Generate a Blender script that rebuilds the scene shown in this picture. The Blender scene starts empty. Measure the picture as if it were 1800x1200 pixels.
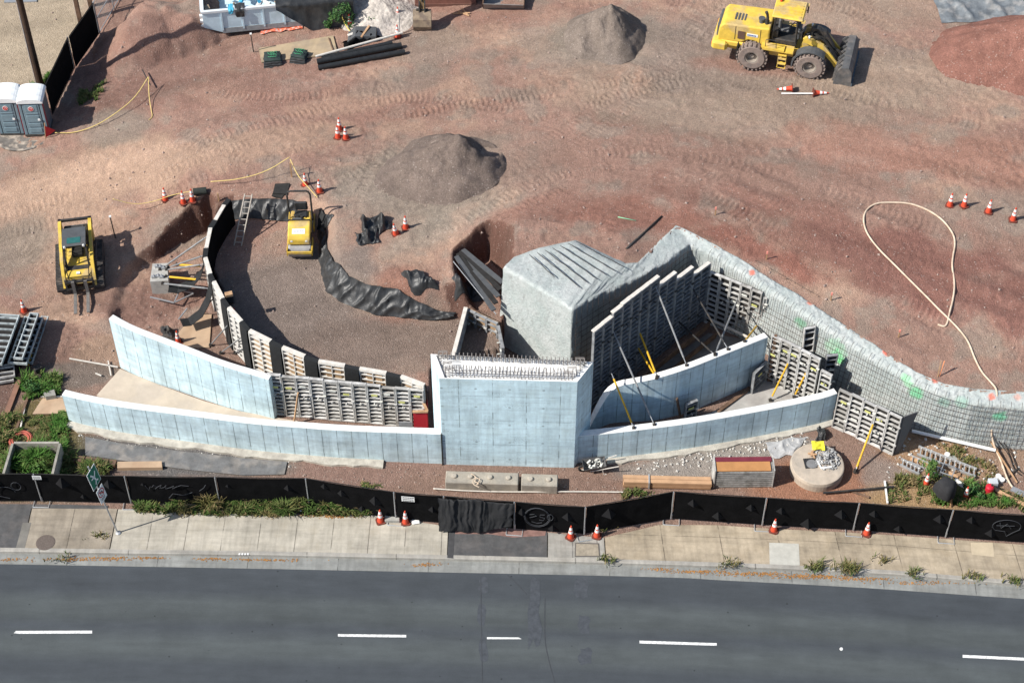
import bpy, math, random
import numpy as np
from mathutils import Vector, Matrix, noise as mnoise
random.seed(7)
R = math.radians
# ------------------------------------------------------------------ camera, sky, sun, exposure
scene = bpy.context.scene
COL = scene.collection
TH, FPX, CAMH = R(47.5), 3166.0, 58.8
cam_d = bpy.data.cameras.new("camera"); cam = bpy.data.objects.new("camera", cam_d); COL.objects.link(cam)
cam.location = (0, 0, CAMH); cam.rotation_euler = (R(90) - TH, 0, 0)
cam_d.sensor_width = 36.0; cam_d.lens = FPX / 1800 * 36.0
cam_d.clip_start = 1.0; cam_d.clip_end = 5000
scene.camera = cam
SUN_EL, SUN_AZ = R(43), R(20)          # the light travels towards azimuth 22 deg from +x to +y
world = bpy.data.worlds.new("World"); scene.world = world; world.use_nodes = True
wn = world.node_tree.nodes; wl = world.node_tree.links
bg = wn["Background"]; sky = wn.new("ShaderNodeTexSky"); sky.sky_type = 'NISHITA'; sky.sun_disc = False
sky.sun_elevation = SUN_EL; sky.sun_rotation = R(250)
wl.new(sky.outputs[0], bg.inputs[0]); bg.inputs[1].default_value = 0.1
sd = bpy.data.lights.new("sun", 'SUN'); sd.energy = 5.0; sd.angle = R(0.5); sd.color = (1.0, 0.955, 0.885)
sun = bpy.data.objects.new("sun", sd); COL.objects.link(sun)
Ld = Vector((math.cos(SUN_EL) * math.cos(SUN_AZ), math.cos(SUN_EL) * math.sin(SUN_AZ), -math.sin(SUN_EL)))
sun.rotation_euler = Ld.to_track_quat('-Z', 'Y').to_euler(); sun.location = (-30, 30, 60)
scene.view_settings.view_transform = 'Standard'; scene.view_settings.look = 'None'
scene.view_settings.gamma = 1.0; scene.view_settings.exposure = 0.31

# ------------------------------------------------------------------ survey: from a point of the photograph to the ground
sT, cT = math.sin(TH), math.cos(TH)
def ray(px, py):
    u, v = (px - 900) / FPX, (py - 600) / FPX
    return (u, cT - v * sT, -sT - v * cT)
def G(px, py, z=0.0):
    d = ray(px, py); t = (z - CAMH) / d[2]
    return Vector((t * d[0], t * d[1], z))
def on_plane(px, py, a, b):             # where the line of sight meets the upright plane through a and b
    d = Vector(ray(px, py)); n = Vector((-(b.y - a.y), b.x - a.x, 0)); o = Vector((0, 0, CAMH))
    t = (a - o).dot(n) / d.dot(n)
    return o + t * d
def resample(pts, step=None, n=None):
    pts = [Vector(p) for p in pts]
    L = [0.0]
    for a, b in zip(pts, pts[1:]): L.append(L[-1] + (b - a).length)
    if n is None: n = max(2, int(L[-1] / step) + 1)
    out = []; j = 0
    for i in range(n):
        s = L[-1] * i / (n - 1)
        while j < len(L) - 2 and L[j + 1] < s: j += 1
        f = (s - L[j]) / max(1e-9, L[j + 1] - L[j])
        out.append(pts[j].lerp(pts[j + 1], min(1, max(0, f))))
    return out
def smooth_line(pts, it=2):
    pts = [Vector(p) for p in pts]
    for _ in range(it):
        q = [pts[0]]
        for a, b in zip(pts, pts[1:]):
            q += [a.lerp(b, .25), a.lerp(b, .75)]
        q.append(pts[-1]); pts = q
    return pts
def nz(x, y, z=0.0, o=3):
    return mnoise.fractal(Vector((x, y, z)), 1.0, 2.0, o)

# ------------------------------------------------------------------ materials
MATS = {}
def mat(name, col, rough=.8, var=.12, scale=3.0, bump=0.0, bscale=None, metal=0.0, spec=.3, col2=None, obj_space=True, fine=0.0):
    """procedural: base colour broken up by two noises, optional second colour in patches, optional bump"""
    if name in MATS: return MATS[name]
    m = bpy.data.materials.new(name); m.use_nodes = True; MATS[name] = m
    n = m.node_tree.nodes; l = m.node_tree.links; b = n["Principled BSDF"]
    b.inputs["Roughness"].default_value = rough; b.inputs["Metallic"].default_value = metal
    b.inputs["Specular IOR Level"].default_value = spec
    tc = n.new("ShaderNodeTexCoord"); src = tc.outputs["Object"]
    a = n.new("ShaderNodeTexNoise"); a.inputs["Scale"].default_value = scale; a.inputs["Detail"].default_value = 6; a.inputs["Roughness"].default_value = .65
    l.new(src, a.inputs["Vector"])
    ramp = n.new("ShaderNodeMapRange"); ramp.inputs[1].default_value = .3; ramp.inputs[2].default_value = .7
    ramp.inputs[3].default_value = 1 - var; ramp.inputs[4].default_value = 1 + var
    l.new(a.outputs[0], ramp.inputs[0])
    mul = n.new("ShaderNodeMix"); mul.data_type = 'RGBA'; mul.blend_type = 'MULTIPLY'; mul.inputs[0].default_value = 1
    if col2:
        p = n.new("ShaderNodeTexNoise"); p.inputs["Scale"].default_value = scale * .6; p.inputs["Detail"].default_value = 5
        mp = n.new("ShaderNodeMapping"); mp.inputs["Location"].default_value = (7.3, 2.1, 4.4); l.new(src, mp.inputs[0]); l.new(mp.outputs[0], p.inputs["Vector"])
        r2 = n.new("ShaderNodeMapRange"); r2.inputs[1].default_value = .48; r2.inputs[2].default_value = .6; l.new(p.outputs[0], r2.inputs[0])
        mx = n.new("ShaderNodeMix"); mx.data_type = 'RGBA'; mx.inputs[6].default_value = (*col, 1); mx.inputs[7].default_value = (*col2, 1)
        l.new(r2.outputs[0], mx.inputs[0]); l.new(mx.outputs[2], mul.inputs[6])
    else: mul.inputs[6].default_value = (*col, 1)
    l.new(ramp.outputs[0], mul.inputs[7]); l.new(mul.outputs[2], b.inputs["Base Color"])
    if bump:
        bn = n.new("ShaderNodeTexNoise"); bn.inputs["Scale"].default_value = bscale or scale * 6; bn.inputs["Detail"].default_value = 4; l.new(src, bn.inputs["Vector"])
        bu = n.new("ShaderNodeBump"); bu.inputs["Strength"].default_value = 1; bu.inputs["Distance"].default_value = bump
        l.new(bn.outputs[0], bu.inputs["Height"]); l.new(bu.outputs[0], b.inputs["Normal"])
    return m
def node_math(nt, op, a, b=None, c=None):
    x = nt.nodes.new("ShaderNodeMath"); x.operation = op
    for i, v in enumerate((a, b, c)):
        if v is None: continue
        if isinstance(v, (int, float)): x.inputs[i].default_value = v
        else: nt.links.new(v, x.inputs[i])
    return x.outputs[0]
def mixc(nt, f, a, b, mode='MIX'):
    x = nt.nodes.new("ShaderNodeMix"); x.data_type = 'RGBA'; x.blend_type = mode
    for s, v in ((0, f), (6, a), (7, b)):
        if isinstance(v, (int, float)): x.inputs[s].default_value = v
        elif isinstance(v, tuple): x.inputs[s].default_value = (*v, 1)
        else: nt.links.new(v, x.inputs[s])
    return x.outputs[2]
def tnoise(nt, src, scale, detail=5, rough=.6, stretch=None, loc=None):
    if stretch or loc:
        mp = nt.nodes.new("ShaderNodeMapping"); nt.links.new(src, mp.inputs[0])
        if stretch: mp.inputs["Scale"].default_value = stretch
        if loc: mp.inputs["Location"].default_value = loc
        src = mp.outputs[0]
    t = nt.nodes.new("ShaderNodeTexNoise"); t.inputs["Scale"].default_value = scale; t.inputs["Detail"].default_value = detail; t.inputs["Roughness"].default_value = rough
    nt.links.new(src, t.inputs["Vector"]); return t.outputs[0]
def mrange(nt, v, a, b, c, d):
    x = nt.nodes.new("ShaderNodeMapRange"); nt.links.new(v, x.inputs[0])
    for i, q in enumerate((a, b, c, d)): x.inputs[i + 1].default_value = q
    return x.outputs[0]
def base_mat(name, rough=.9, spec=.2):
    m = bpy.data.materials.new(name); m.use_nodes = True; nt = m.node_tree; b = nt.nodes["Principled BSDF"]
    b.inputs["Roughness"].default_value = rough; b.inputs["Specular IOR Level"].default_value = spec
    return m, nt, b
def set_bump(nt, b, h, dist):
    bu = nt.nodes.new("ShaderNodeBump"); bu.inputs["Strength"].default_value = 1; bu.inputs["Distance"].default_value = dist
    nt.links.new(h, bu.inputs["Height"]); nt.links.new(bu.outputs[0], b.inputs["Normal"])

def seam_line(nt, u, period, width, wob=None):
    f = node_math(nt, 'FRACT', node_math(nt, 'DIVIDE', u, period))
    d = node_math(nt, 'ABSOLUTE', node_math(nt, 'SUBTRACT', f, .5))
    return node_math(nt, 'GREATER_THAN', d, .5 - width / period / 2)
def cast_concrete(name, base, period, hperiod=None, stain=.25, holes=None, lo=.38, hi=.5):
    """form-cast concrete: form seams at a regular pitch along the wall (UV in metres), mottling, runs, pour lines"""
    m, nt, b = base_mat(name, .85, .25)
    uv = nt.nodes.new("ShaderNodeTexCoord").outputs["UV"]
    sp = nt.nodes.new("ShaderNodeSeparateXYZ"); nt.links.new(uv, sp.inputs[0]); u, v = sp.outputs[0], sp.outputs[1]
    ob = nt.nodes.new("ShaderNodeTexCoord").outputs["Object"]
    big = tnoise(nt, ob, .9, 6, .65); med = tnoise(nt, ob, 5, 6, .7); runs = tnoise(nt, uv, 1.0, 5, .6, (5, .5, 1))
    pour = tnoise(nt, uv, 1.0, 4, .6, (.35, 4.5, 1), (3, 1, 0))
    k = node_math(nt, 'MULTIPLY', mrange(nt, big, .3, .7, 1 - stain, 1 + stain * .4), mrange(nt, med, .3, .75, 1.05, .88))
    k = node_math(nt, 'MULTIPLY', k, mrange(nt, runs, .45, .75, 1.02, .78)); k = node_math(nt, 'MULTIPLY', k, mrange(nt, pour, .45, .75, 1.05, .82))
    # each form panel left its own slightly different grey
    cell = node_math(nt, 'FLOOR', node_math(nt, 'DIVIDE', node_math(nt, 'ADD', u, period / 2), period))
    wn_ = nt.nodes.new("ShaderNodeTexWhiteNoise"); wn_.noise_dimensions = '1D'; nt.links.new(cell, wn_.inputs["W"])
    k = node_math(nt, 'MULTIPLY', k, mrange(nt, wn_.outputs[0], 0, 1, .93, 1.05))
    s = seam_line(nt, u, period, .035)
    if hperiod: s = node_math(nt, 'MAXIMUM', s, node_math(nt, 'MULTIPLY', seam_line(nt, v, hperiod, .025), .7))
    gap = mrange(nt, tnoise(nt, uv, 1.7, 3), lo, hi, .15, 1.0)
    s = node_math(nt, 'MULTIPLY', s, gap)
    k = node_math(nt, 'MULTIPLY', k, mrange(nt, s, 0, 1, 1, .5))
    if holes:   # cone-tie holes on a regular grid, and rough honeycombed spots
        hx = node_math(nt, 'SUBTRACT', node_math(nt, 'FRACT', node_math(nt, 'DIVIDE', u, holes[0])), .5); hy = node_math(nt, 'SUBTRACT', node_math(nt, 'FRACT', node_math(nt, 'DIVIDE', v, holes[1])), .5)
        dd = node_math(nt, 'SQRT', node_math(nt, 'ADD', node_math(nt, 'POWER', node_math(nt, 'MULTIPLY', hx, holes[0]), 2), node_math(nt, 'POWER', node_math(nt, 'MULTIPLY', hy, holes[1] * 1.3), 2)))
        k = node_math(nt, 'MULTIPLY', k, mrange(nt, dd, .035, .075, .55, 1.0))
        hc = node_math(nt, 'MULTIPLY', mrange(nt, tnoise(nt, uv, 1.1, 2, .5, (.7, 1.6, 1), (8, 3, 0)), .58, .66, 0, 1), mrange(nt, tnoise(nt, uv, 22, 3, .7), .5, .58, 0, 1))
        k = node_math(nt, 'MULTIPLY', k, mrange(nt, hc, 0, 1, 1, .68))
    cb = nt.nodes.new("ShaderNodeCombineXYZ")
    for i in range(3): nt.links.new(k, cb.inputs[i])
    c = mixc(nt, 1.0, base, cb.outputs[0], 'MULTIPLY')
    warm = mrange(nt, tnoise(nt, ob, 1.7, 4, .6, None, (4, 9, 2)), .5, .7, 0, .35)
    c = mixc(nt, warm, c, (base[0] * .80, base[1] * .76, base[2] * .69))
    nt.links.new(c, b.inputs["Base Color"])
    hh = node_math(nt, 'SUBTRACT', med, s); set_bump(nt, b, hh, .008)
    return m

# ------------------------------------------------------------------ mesh builder
class MB:
    def __init__(s): s.v = []; s.f = []; s.m = []; s.uv = []; s.cm = 0
    def add(s, vs, fs, uvs=None):
        o = len(s.v); s.v += [tuple(p) for p in vs]
        for i, f in enumerate(fs):
            s.f.append([j + o for j in f]); s.m.append(s.cm); s.uv.append(uvs[i] if uvs else None)
        return s
    def box(s, c, size, rot=None, bev=0.0):
        x, y, z = size[0] / 2, size[1] / 2, size[2] / 2
        if bev:
            b = min(bev, x * .9, y * .9, z * .9); vs = []; 
            for sx in (-1, 1):
                for sy in (-1, 1):
                    for sz in (-1, 1):
                        vs += [Vector((sx * x, sy * (y - b), sz * (z - b))), Vector((sx * (x - b), sy * y, sz * (z - b))), Vector((sx * (x - b), sy * (y - b), sz * z))]
            def I(a, b_, c_, k): return ((a * 4 + b_ * 2 + c_) * 3) + k
            fs = []
            for a in (0, 1):
                fs.append([I(a, 0, 0, 0), I(a, 0, 1, 0), I(a, 1, 1, 0), I(a, 1, 0, 0)])
                fs.append([I(0, a, 0, 1), I(1, a, 0, 1), I(1, a, 1, 1), I(0, a, 1, 1)])
                fs.append([I(0, 0, a, 2), I(0, 1, a, 2), I(1, 1, a, 2), I(1, 0, a, 2)])
            for a in (0, 1):
                for c_ in (0, 1):
                    fs.append([I(a, c_, 0, 0), I(a, c_, 1, 0), I(a, c_, 1, 1), I(a, c_, 0, 1)])
                    fs.append([I(a, 0, c_, 0), I(a, 1, c_, 0), I(a, 1, c_, 2), I(a, 0, c_, 2)])
                    fs.append([I(0, a, c_, 1), I(1, a, c_, 1), I(1, a, c_, 2), I(0, a, c_, 2)])
                    for d in (0, 1): fs.append([I(a, c_, d, 0), I(a, c_, d, 1), I(a, c_, d, 2)])
        else:
            vs = [Vector((a * x, b_ * y, c_ * z)) for a in (-1, 1) for b_ in (-1, 1) for c_ in (-1, 1)]
            fs = [[0, 1, 3, 2], [4, 6, 7, 5], [0, 4, 5, 1], [2, 3, 7, 6], [0, 2, 6, 4], [1, 5, 7, 3]]
        M = rot if rot is not None else Matrix.Identity(3)
        c = Vector(c)
        return s.add([M @ p + c for p in vs], fs)
    def bar(s, a, b, w, h=None):
        a, b = Vector(a), Vector(b); d = b - a; L = d.length
        if L < 1e-6: return s
        M = d.to_track_quat('X', 'Z').to_matrix()
        return s.box((a + b) / 2, (L, w, h or w), M)
    def cyl(s, a, b, r0, r1=None, n=10, cap=True):
        a, b = Vector(a), Vector(b); d = (b - a)
        if d.length < 1e-6: return s
        r1 = r0 if r1 is None else r1
        M = d.to_track_quat('Z', 'Y').to_matrix(); vs = []
        for p, r in ((a, r0), (b, r1)):
            for i in range(n):
                t = 2 * math.pi * i / n; vs.append(p + M @ Vector((r * math.cos(t), r * math.sin(t), 0)))
        fs = [[i, (i + 1) % n, n + (i + 1) % n, n + i] for i in range(n)]
        if cap: fs += [list(range(n))[::-1], list(range(n, 2 * n))]
        return s.add(vs, fs)
    def tube(s, pts, r, n=6):
        pts = [Vector(p) for p in pts]; vs = []; k = len(pts)
        ref = Vector((0, 0, 1))
        for i, p in enumerate(pts):
            d = (pts[min(k - 1, i + 1)] - pts[max(0, i - 1)])
            d = d.normalized() if d.length > 1e-9 else Vector((1, 0, 0))
            a = d.cross(ref)
            if a.length < .05: a = d.cross(Vector((0, 1, 0)))
            a.normalize(); b = a.cross(d); rr = r[i] if isinstance(r, (list, tuple)) else r
            for j in range(n):
                t = 2 * math.pi * j / n; vs.append(p + a * rr * math.cos(t) + b * rr * math.sin(t))
        fs = []
        for i in range(k - 1):
            for j in range(n): fs.append([i * n + j, i * n + (j + 1) % n, (i + 1) * n + (j + 1) % n, (i + 1) * n + j])
        fs += [list(range(n))[::-1], list(range((k - 1) * n, k * n))]
        return s.add(vs, fs)
    def lathe(s, prof, n=16, c=(0, 0, 0), axis='Z', closed=False):
        vs = []; c = Vector(c)
        for (r, h) in prof:
            for i in range(n):
                t = 2 * math.pi * i / n; x, y = r * math.cos(t), r * math.sin(t)
                vs.append(c + (Vector((x, y, h)) if axis == 'Z' else Vector((x, h, y)) if axis == 'Y' else Vector((h, x, y))))
        fs = []; k = len(prof)
        for i in range(k if closed else k - 1):
            for j in range(n):
                a, b = i, (i + 1) % k
                fs.append([a * n + j, a * n + (j + 1) % n, b * n + (j + 1) % n, b * n + j])
        if not closed: fs += [list(range(n)), list(range((k - 1) * n, k * n))[::-1]]
        return s.add(vs, fs)
    def prism(s, poly, a, b, plane='XZ'):
        """poly in the given plane, extruded along the remaining axis from a to b"""
        def mk(p, q): return Vector((p[0], q, p[1])) if plane == 'XZ' else Vector((p[0], p[1], q)) if plane == 'XY' else Vector((q, p[0], p[1]))
        n = len(poly); vs = [mk(p, a) for p in poly] + [mk(p, b) for p in poly]
        fs = [list(range(n))[::-1], list(range(n, 2 * n))] + [[i, (i + 1) % n, n + (i + 1) % n, n + i] for i in range(n)]
        return s.add(vs, fs)
    def grid(s, rows, uvrows=None):
        m, n = len(rows), len(rows[0]); vs = [p for r in rows for p in r]; fs = []; us = []
        for i in range(m - 1):
            for j in range(n - 1):
                fs.append([i * n + j, i * n + j + 1, (i + 1) * n + j + 1, (i + 1) * n + j])
                if uvrows: us.append([uvrows[i][j], uvrows[i][j + 1], uvrows[i + 1][j + 1], uvrows[i + 1][j]])
        return s.add(vs, fs, us if uvrows else None)
    def quad(s, *p): return s.add(p, [list(range(len(p)))])
    def build(s, name, mats, parent=None, smooth=False, world=False, loc=None):
        """world=True: coordinates are world ones; they are moved into the parent's (or the object's own) frame"""
        off = Vector((0, 0, 0))
        if world:
            if parent is not None: off = root_loc(parent)
            else:
                xs = [p[0] for p in s.v]; ys = [p[1] for p in s.v]; zs = [p[2] for p in s.v]
                off = Vector(((min(xs) + max(xs)) / 2, (min(ys) + max(ys)) / 2, min(zs)))
        me = bpy.data.meshes.new(name)
        me.from_pydata([(p[0] - off[0], p[1] - off[1], p[2] - off[2]) for p in s.v], [], s.f)
        if not isinstance(mats, (list, tuple)): mats = [mats]
        for mm in mats: me.materials.append(mm)
        me.polygons.foreach_set("material_index", s.m)
        if any(u is not None for u in s.uv):
            ul = me.uv_layers.new(name="UVMap"); k = 0; flat = []
            for f, u in zip(s.f, s.uv):
                for q in range(len(f)): flat += list(u[q]) if u else [0.0, 0.0]
            ul.data.foreach_set("uv", flat)
        if smooth: me.polygons.foreach_set("use_smooth", [True] * len(s.f))
        me.validate(); me.update()
        fix_normals(me)
        o = bpy.data.objects.new(name, me); COL.objects.link(o)
        if parent is not None: o.parent = parent
        elif world: o.location = off
        if loc is not None: o.location = loc
        return o
import bmesh
def fix_normals(me):
    bm = bmesh.new(); bm.from_mesh(me); bmesh.ops.recalc_face_normals(bm, faces=bm.faces); bm.to_mesh(me); bm.free()
def root_loc(o):
    p = Vector((0, 0, 0))
    while o is not None: p = p + o.location; o = o.parent
    return p
def tag(o, label=None, cat=None, group=None, kind=None):
    if label: o["label"] = label
    if cat: o["category"] = cat
    if group: o["group"] = group
    if kind: o["kind"] = kind
    return o
def thing(name, label, cat, loc=(0, 0, 0), rz=0.0, group=None):
    o = bpy.data.objects.new(name, None); COL.objects.link(o); o.location = loc; o.rotation_euler = (0, 0, rz)
    o.empty_display_size = .3
    return tag(o, label, cat, group)
KIDS = {}
def dup(root, loc=None, rz=None, label=None, rot=None, sc=None):
    def cp(o, par):
        c = o.copy(); COL.objects.link(c); c.parent = par
        for ch in o.children: cp(ch, c)
        return c
    r = cp(root, None)
    if loc is not None: r.location = loc
    if rz is not None: r.rotation_euler = (0, 0, rz)
    if rot is not None: r.rotation_euler = rot
    if sc is not None: r.scale = (sc, sc, sc)
    if label: r["label"] = label
    return r
ORD = ['first', 'second', 'third', 'fourth', 'fifth', 'sixth', 'seventh', 'eighth', 'ninth', 'tenth', 'eleventh', 'twelfth', 'thirteenth', 'fourteenth']

# shared materials
M_black = mat('black_screen_cloth', (.005, .005, .0055), 1.0, .35, 2.5, .01, 9, spec=.08)
M_plastic = mat('black_plastic_sheet', (.030, .0315, .033), .46, .3, 4, .008, 14, spec=.45, col2=(.042, .042, .042))
M_steel = mat('dusty_form_steel', (.50, .49, .465), .7, .25, 5, .004, 30, spec=.35, col2=(.36, .35, .33))
M_bracep = mat('grey_brace_pipe', (.20, .205, .21), .55, .2, 6, col2=(.27, .27, .265))
M_ply = mat('form_plywood', (.085, .062, .045), .7, .4, 3, col2=(.045, .036, .03))
M_plyw = mat('warm_form_plywood', (.42, .29, .17), .75, .3, 3, col2=(.32, .21, .12))
M_galv = mat('galvanised_pipe', (.42, .43, .44), .45, .15, 6, metal=.5, spec=.5)
M_alu = mat('aluminium', (.62, .62, .61), .42, .12, 8, metal=.6, spec=.5)
M_rebar = mat('rebar_steel', (.075, .055, .045), .75, .3, 20)
M_rebarg = mat('splashed_rebar', (.22, .20, .185), .8, .3, 20)
M_yel = mat('yellow_brace_paint', (.72, .42, .03), .5, .15, 6, col2=(.62, .36, .03))
M_wood = mat('lumber', (.48, .30, .17), .8, .2, 4, col2=(.40, .24, .13))
M_brownwood = mat('weathered_timber', (.17, .105, .07), .85, .3, 4, col2=(.12, .075, .05))
M_paleply = mat('pale_sheet_wood', (.46, .33, .22), .8, .12, 2, col2=(.42, .29, .19))
M_white = mat('white_plastic', (.78, .78, .76), .5, .06, 4)
M_orange = mat('cone_orange', (.72, .075, .03), .55, .12, 6, col2=(.62, .08, .04))
M_conew = mat('cone_white_collar', (.80, .79, .76), .5, .08, 8)
M_rub = mat('black_rubber', (.025, .024, .023), .85, .3, 6)
M_dark = mat('dark_machine_steel', (.035, .035, .036), .6, .3, 5, col2=(.06, .052, .045))
M_red = mat('red_paint', (.45, .02, .03), .5, .15, 5)
M_rope = mat('yellow_rope', (.72, .55, .20), .8, .15, 10)
M_hose = mat('pale_canvas_hose', (.62, .50, .38), .8, .15, 6, col2=(.55, .42, .31))
M_tag = mat('yellow_tag', (.56, .56, .20), .6, .15, 12)
M_tagw = mat('white_tag', (.66, .66, .60), .6, .15, 12)
# ------------------------------------------------------------------ terrain
rng = np.random.RandomState(3)
_lat = rng.rand(256, 256)
def vnoise(x, y):
    xi = np.floor(x).astype(int); yi = np.floor(y).astype(int); fx = x - xi; fy = y - yi
    fx = fx * fx * (3 - 2 * fx); fy = fy * fy * (3 - 2 * fy)
    a = _lat[xi % 256, yi % 256]; b = _lat[(xi + 1) % 256, yi % 256]; c = _lat[xi % 256, (yi + 1) % 256]; d = _lat[(xi + 1) % 256, (yi + 1) % 256]
    return (a * (1 - fx) + b * fx) * (1 - fy) + (c * (1 - fx) + d * fx) * fy
def fbm(x, y, o=4, g=.5):
    t = 0; a = 1; n = 0
    for i in range(o):
        t = t + a * vnoise(x * 2 ** i + 17.3 * i, y * 2 ** i + 5.1 * i); n += a; a *= g
    return t / n - .5
CTRL = [(-300, 60, .9), (40, 60, 1.0), (100, 150, 1.0), (250, 100, 1.2), (450, 40, 1.6), (600, 60, 1.9), (900, 60, 2.4), (1300, 60, 2.9), (1700, 60, 3.2), (2100, 60, 3.3),
        (100, 300, .9), (20, 230, .9), (300, 322, 1.9), (450, 320, 2.3), (560, 340, 2.4), (600, 230, 2.2), (900, 230, 2.8), (1300, 250, 3.2), (1700, 300, 3.4), (2100, 300, 3.5),
        (140, 450, .5), (60, 450, .4), (-300, 450, .3), (260, 400, 1.0), (60, 600, .25), (200, 600, .25), (-300, 700, .15), (650, 420, 2.5), (620, 500, 2.5), (720, 470, 2.7), (830, 430, 3.3),
        (1150, 400, 3.9), (1120, 460, 4.05), (1000, 410, 4.35), (900, 440, 4.2), (1080, 440, 4.3), (860, 500, 3.2), (1230, 410, 3.8), (1300, 440, 3.58), (1400, 430, 3.5), (1400, 510, 3.28), (1500, 580, 3.0), (1600, 550, 3.1), (1600, 645, 2.75), (1790, 640, 2.85), (1700, 680, 2.7), (1800, 690, 2.75), (2200, 700, 2.8),
        (0, 830, .12), (-300, 850, .12), (120, 760, .12)]
cp = np.array([[*G(p[0], p[1], p[2])] for p in CTRL])
def mq(d): return np.sqrt(d * d + 4.0)
Dm = mq(np.hypot(cp[:, None, 0] - cp[None, :, 0], cp[:, None, 1] - cp[None, :, 1]))
wts = np.linalg.solve(Dm + np.eye(len(cp)) * .02, cp[:, 2] - 1.5)
def stretch(lo, hi, st, far0, far1):
    a = list(np.arange(lo, hi, st)); s = st; x = a[-1]
    while x < far1: s *= 1.35; x += s; a.append(x)
    s = st; x = a[0]; b = []
    while x > far0: s *= 1.35; x -= s; b.append(x)
    return np.array(b[::-1] + a)
GX = stretch(-28.5, 28.5, .085, -2500, 2500); GY = stretch(41.0, 83.0, .085, -900, 3000)
X, Y = np.meshgrid(GX, GY)
Xc = np.clip(X, -40, 40); Yc = np.clip(Y, 36, 100)
Z = np.full(X.shape, 1.5)
for (cx, cy, _), w in zip(cp, wts): Z += w * mq(np.hypot(Xc - cx, Yc - cy))
Z = np.clip(Z, .05, 4.2)
FAR = (np.abs(X) > 40) | (Y > 100)
Z = np.where(FAR, np.clip(Z, .3, 4), Z)
def psd(poly):
    """signed distance to a polygon (negative inside), evaluated on the grid"""
    P_ = [(p[0], p[1]) for p in poly]
    ins = np.zeros(X.shape, bool); d = np.full(X.shape, 1e9)
    for (x1, y1), (x2, y2) in zip(P_, P_[1:] + P_[:1]):
        if y1 != y2:
            c = ((y1 > Y) != (y2 > Y)) & (X < (x2 - x1) * (Y - y1) / (y2 - y1) + x1); ins ^= c
        dx, dy = x2 - x1, y2 - y1; t = np.clip(((X - x1) * dx + (Y - y1) * dy) / max(1e-9, dx * dx + dy * dy), 0, 1)
        d = np.minimum(d, np.hypot(X - x1 - t * dx, Y - y1 - t * dy))
    return np.where(ins, -d, d)
def sstep(a, b, v):
    t = np.clip((v - a) / (b - a), 0, 1); return t * t * (3 - 2 * t)
def PX(pts, z): return [G(p[0], p[1], z) for p in pts]
# gentle relief of the graded ground
Z += .16 * fbm(X * .22, Y * .22, 3) + .07 * fbm(X * .9 + 9, Y * .9, 3)
rough = fbm(X * 4.1, Y * 4.1, 4, .65)
Z += .075 * rough * (1 + .8 * np.clip(fbm(X * .3 + 40, Y * .3, 2) * 4, -1, 1))
fine_ = fbm(X * 9 + 3, Y * 9, 2)
Z += .042 * fine_ * np.clip(.6 + 2.2 * fbm(X * .5 + 70, Y * .5, 3), .15, 1.6)
# broad dirt heap behind the chain-link fence, top left
def heap(px, py, z0, rx, ry, rot, h, pw=1.3):
    c = G(px, py, z0); ca, sa = math.cos(rot), math.sin(rot)
    u = ((X - c.x) * ca + (Y - c.y) * sa) / rx; v = (-(X - c.x) * sa + (Y - c.y) * ca) / ry
    r = np.hypot(u, v) * (1 + .35 * fbm(X * .8 + px, Y * .8, 3))
    return h * np.clip(1 - r, 0, 1) ** pw
Z += heap(300, 62, 1.2, 3.0, 2.3, .1, 1.75, .8) + heap(232, 88, 1.2, 1.9, 2.2, .5, 1.0, .9) + heap(262, 40, 1.2, 1.2, 1.0, .4, .6, .9) + heap(345, 75, 1.3, 1.0, .9, 0, .5, .9) + heap(375, 30, 1.4, 1.8, 2.0, 0, .8)
Z += heap(250, 505, .4, 1.2, .8, 0, .35) + heap(190, 560, .2, 1.5, 1.0, 0, .3)
# roller pit
PIT = PX([(398, 386), (432, 388), (515, 391), (556, 410), (562, 470), (573, 515), (620, 541), (662, 553), (752, 563), (800, 562), (880, 580), (880, 640), (760, 650), (757, 690), (690, 675), (600, 662), (540, 648), (480, 622), (430, 585), (392, 535), (368, 492), (358, 455), (368, 412)], 1.3)
dp = psd(PIT) + .12 * fbm(X * 1.5, Y * 1.5, 3)
Z = np.where(dp < 1.0, (1.3 + .07 * fbm(X * .7, Y * .7, 3) + .02 * rough) * (1 - sstep(-.05, .95, dp)) + Z * sstep(-.05, .95, dp), Z)
# cut in the bank round the concrete brace block
CUT = PX([(232, 470), (268, 452), (300, 428), (345, 405), (372, 392), (362, 455), (366, 500), (392, 560), (330, 610), (250, 600), (205, 560), (215, 500)], .45)
dc = psd(CUT) + .35 * fbm(X * 1.6 + 5, Y * 1.6, 4)
Zb = Z.copy(); f = sstep(-.05, .38, dc); Z = np.where(dc < .6, (.12 + .2 * rough) * (1 - f) + Z * f, Z)
cb_ = np.exp(-((dc - .15) / .3) ** 2) * sstep(.55, 1.1, Zb); Z += cb_ * (.34 * fbm(X * 2.3 + 60, Y * 2.3, 4, .65) + .10 * fbm(X * 7 + 60, Y * 7, 2))
# hole where the black forms lean, left of the sprayed block
HOLE = PX([(812, 470), (858, 440), (885, 462), (885, 545), (868, 560), (832, 530), (815, 500)], 2.0)
dh = psd(HOLE) + .15 * fbm(X * 2 + 5, Y * 2, 3); f = sstep(-.15, .45, dh); Z = np.where(dh < .5, (1.55 + .15 * rough) * (1 - f) + Z * f, Z)
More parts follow.
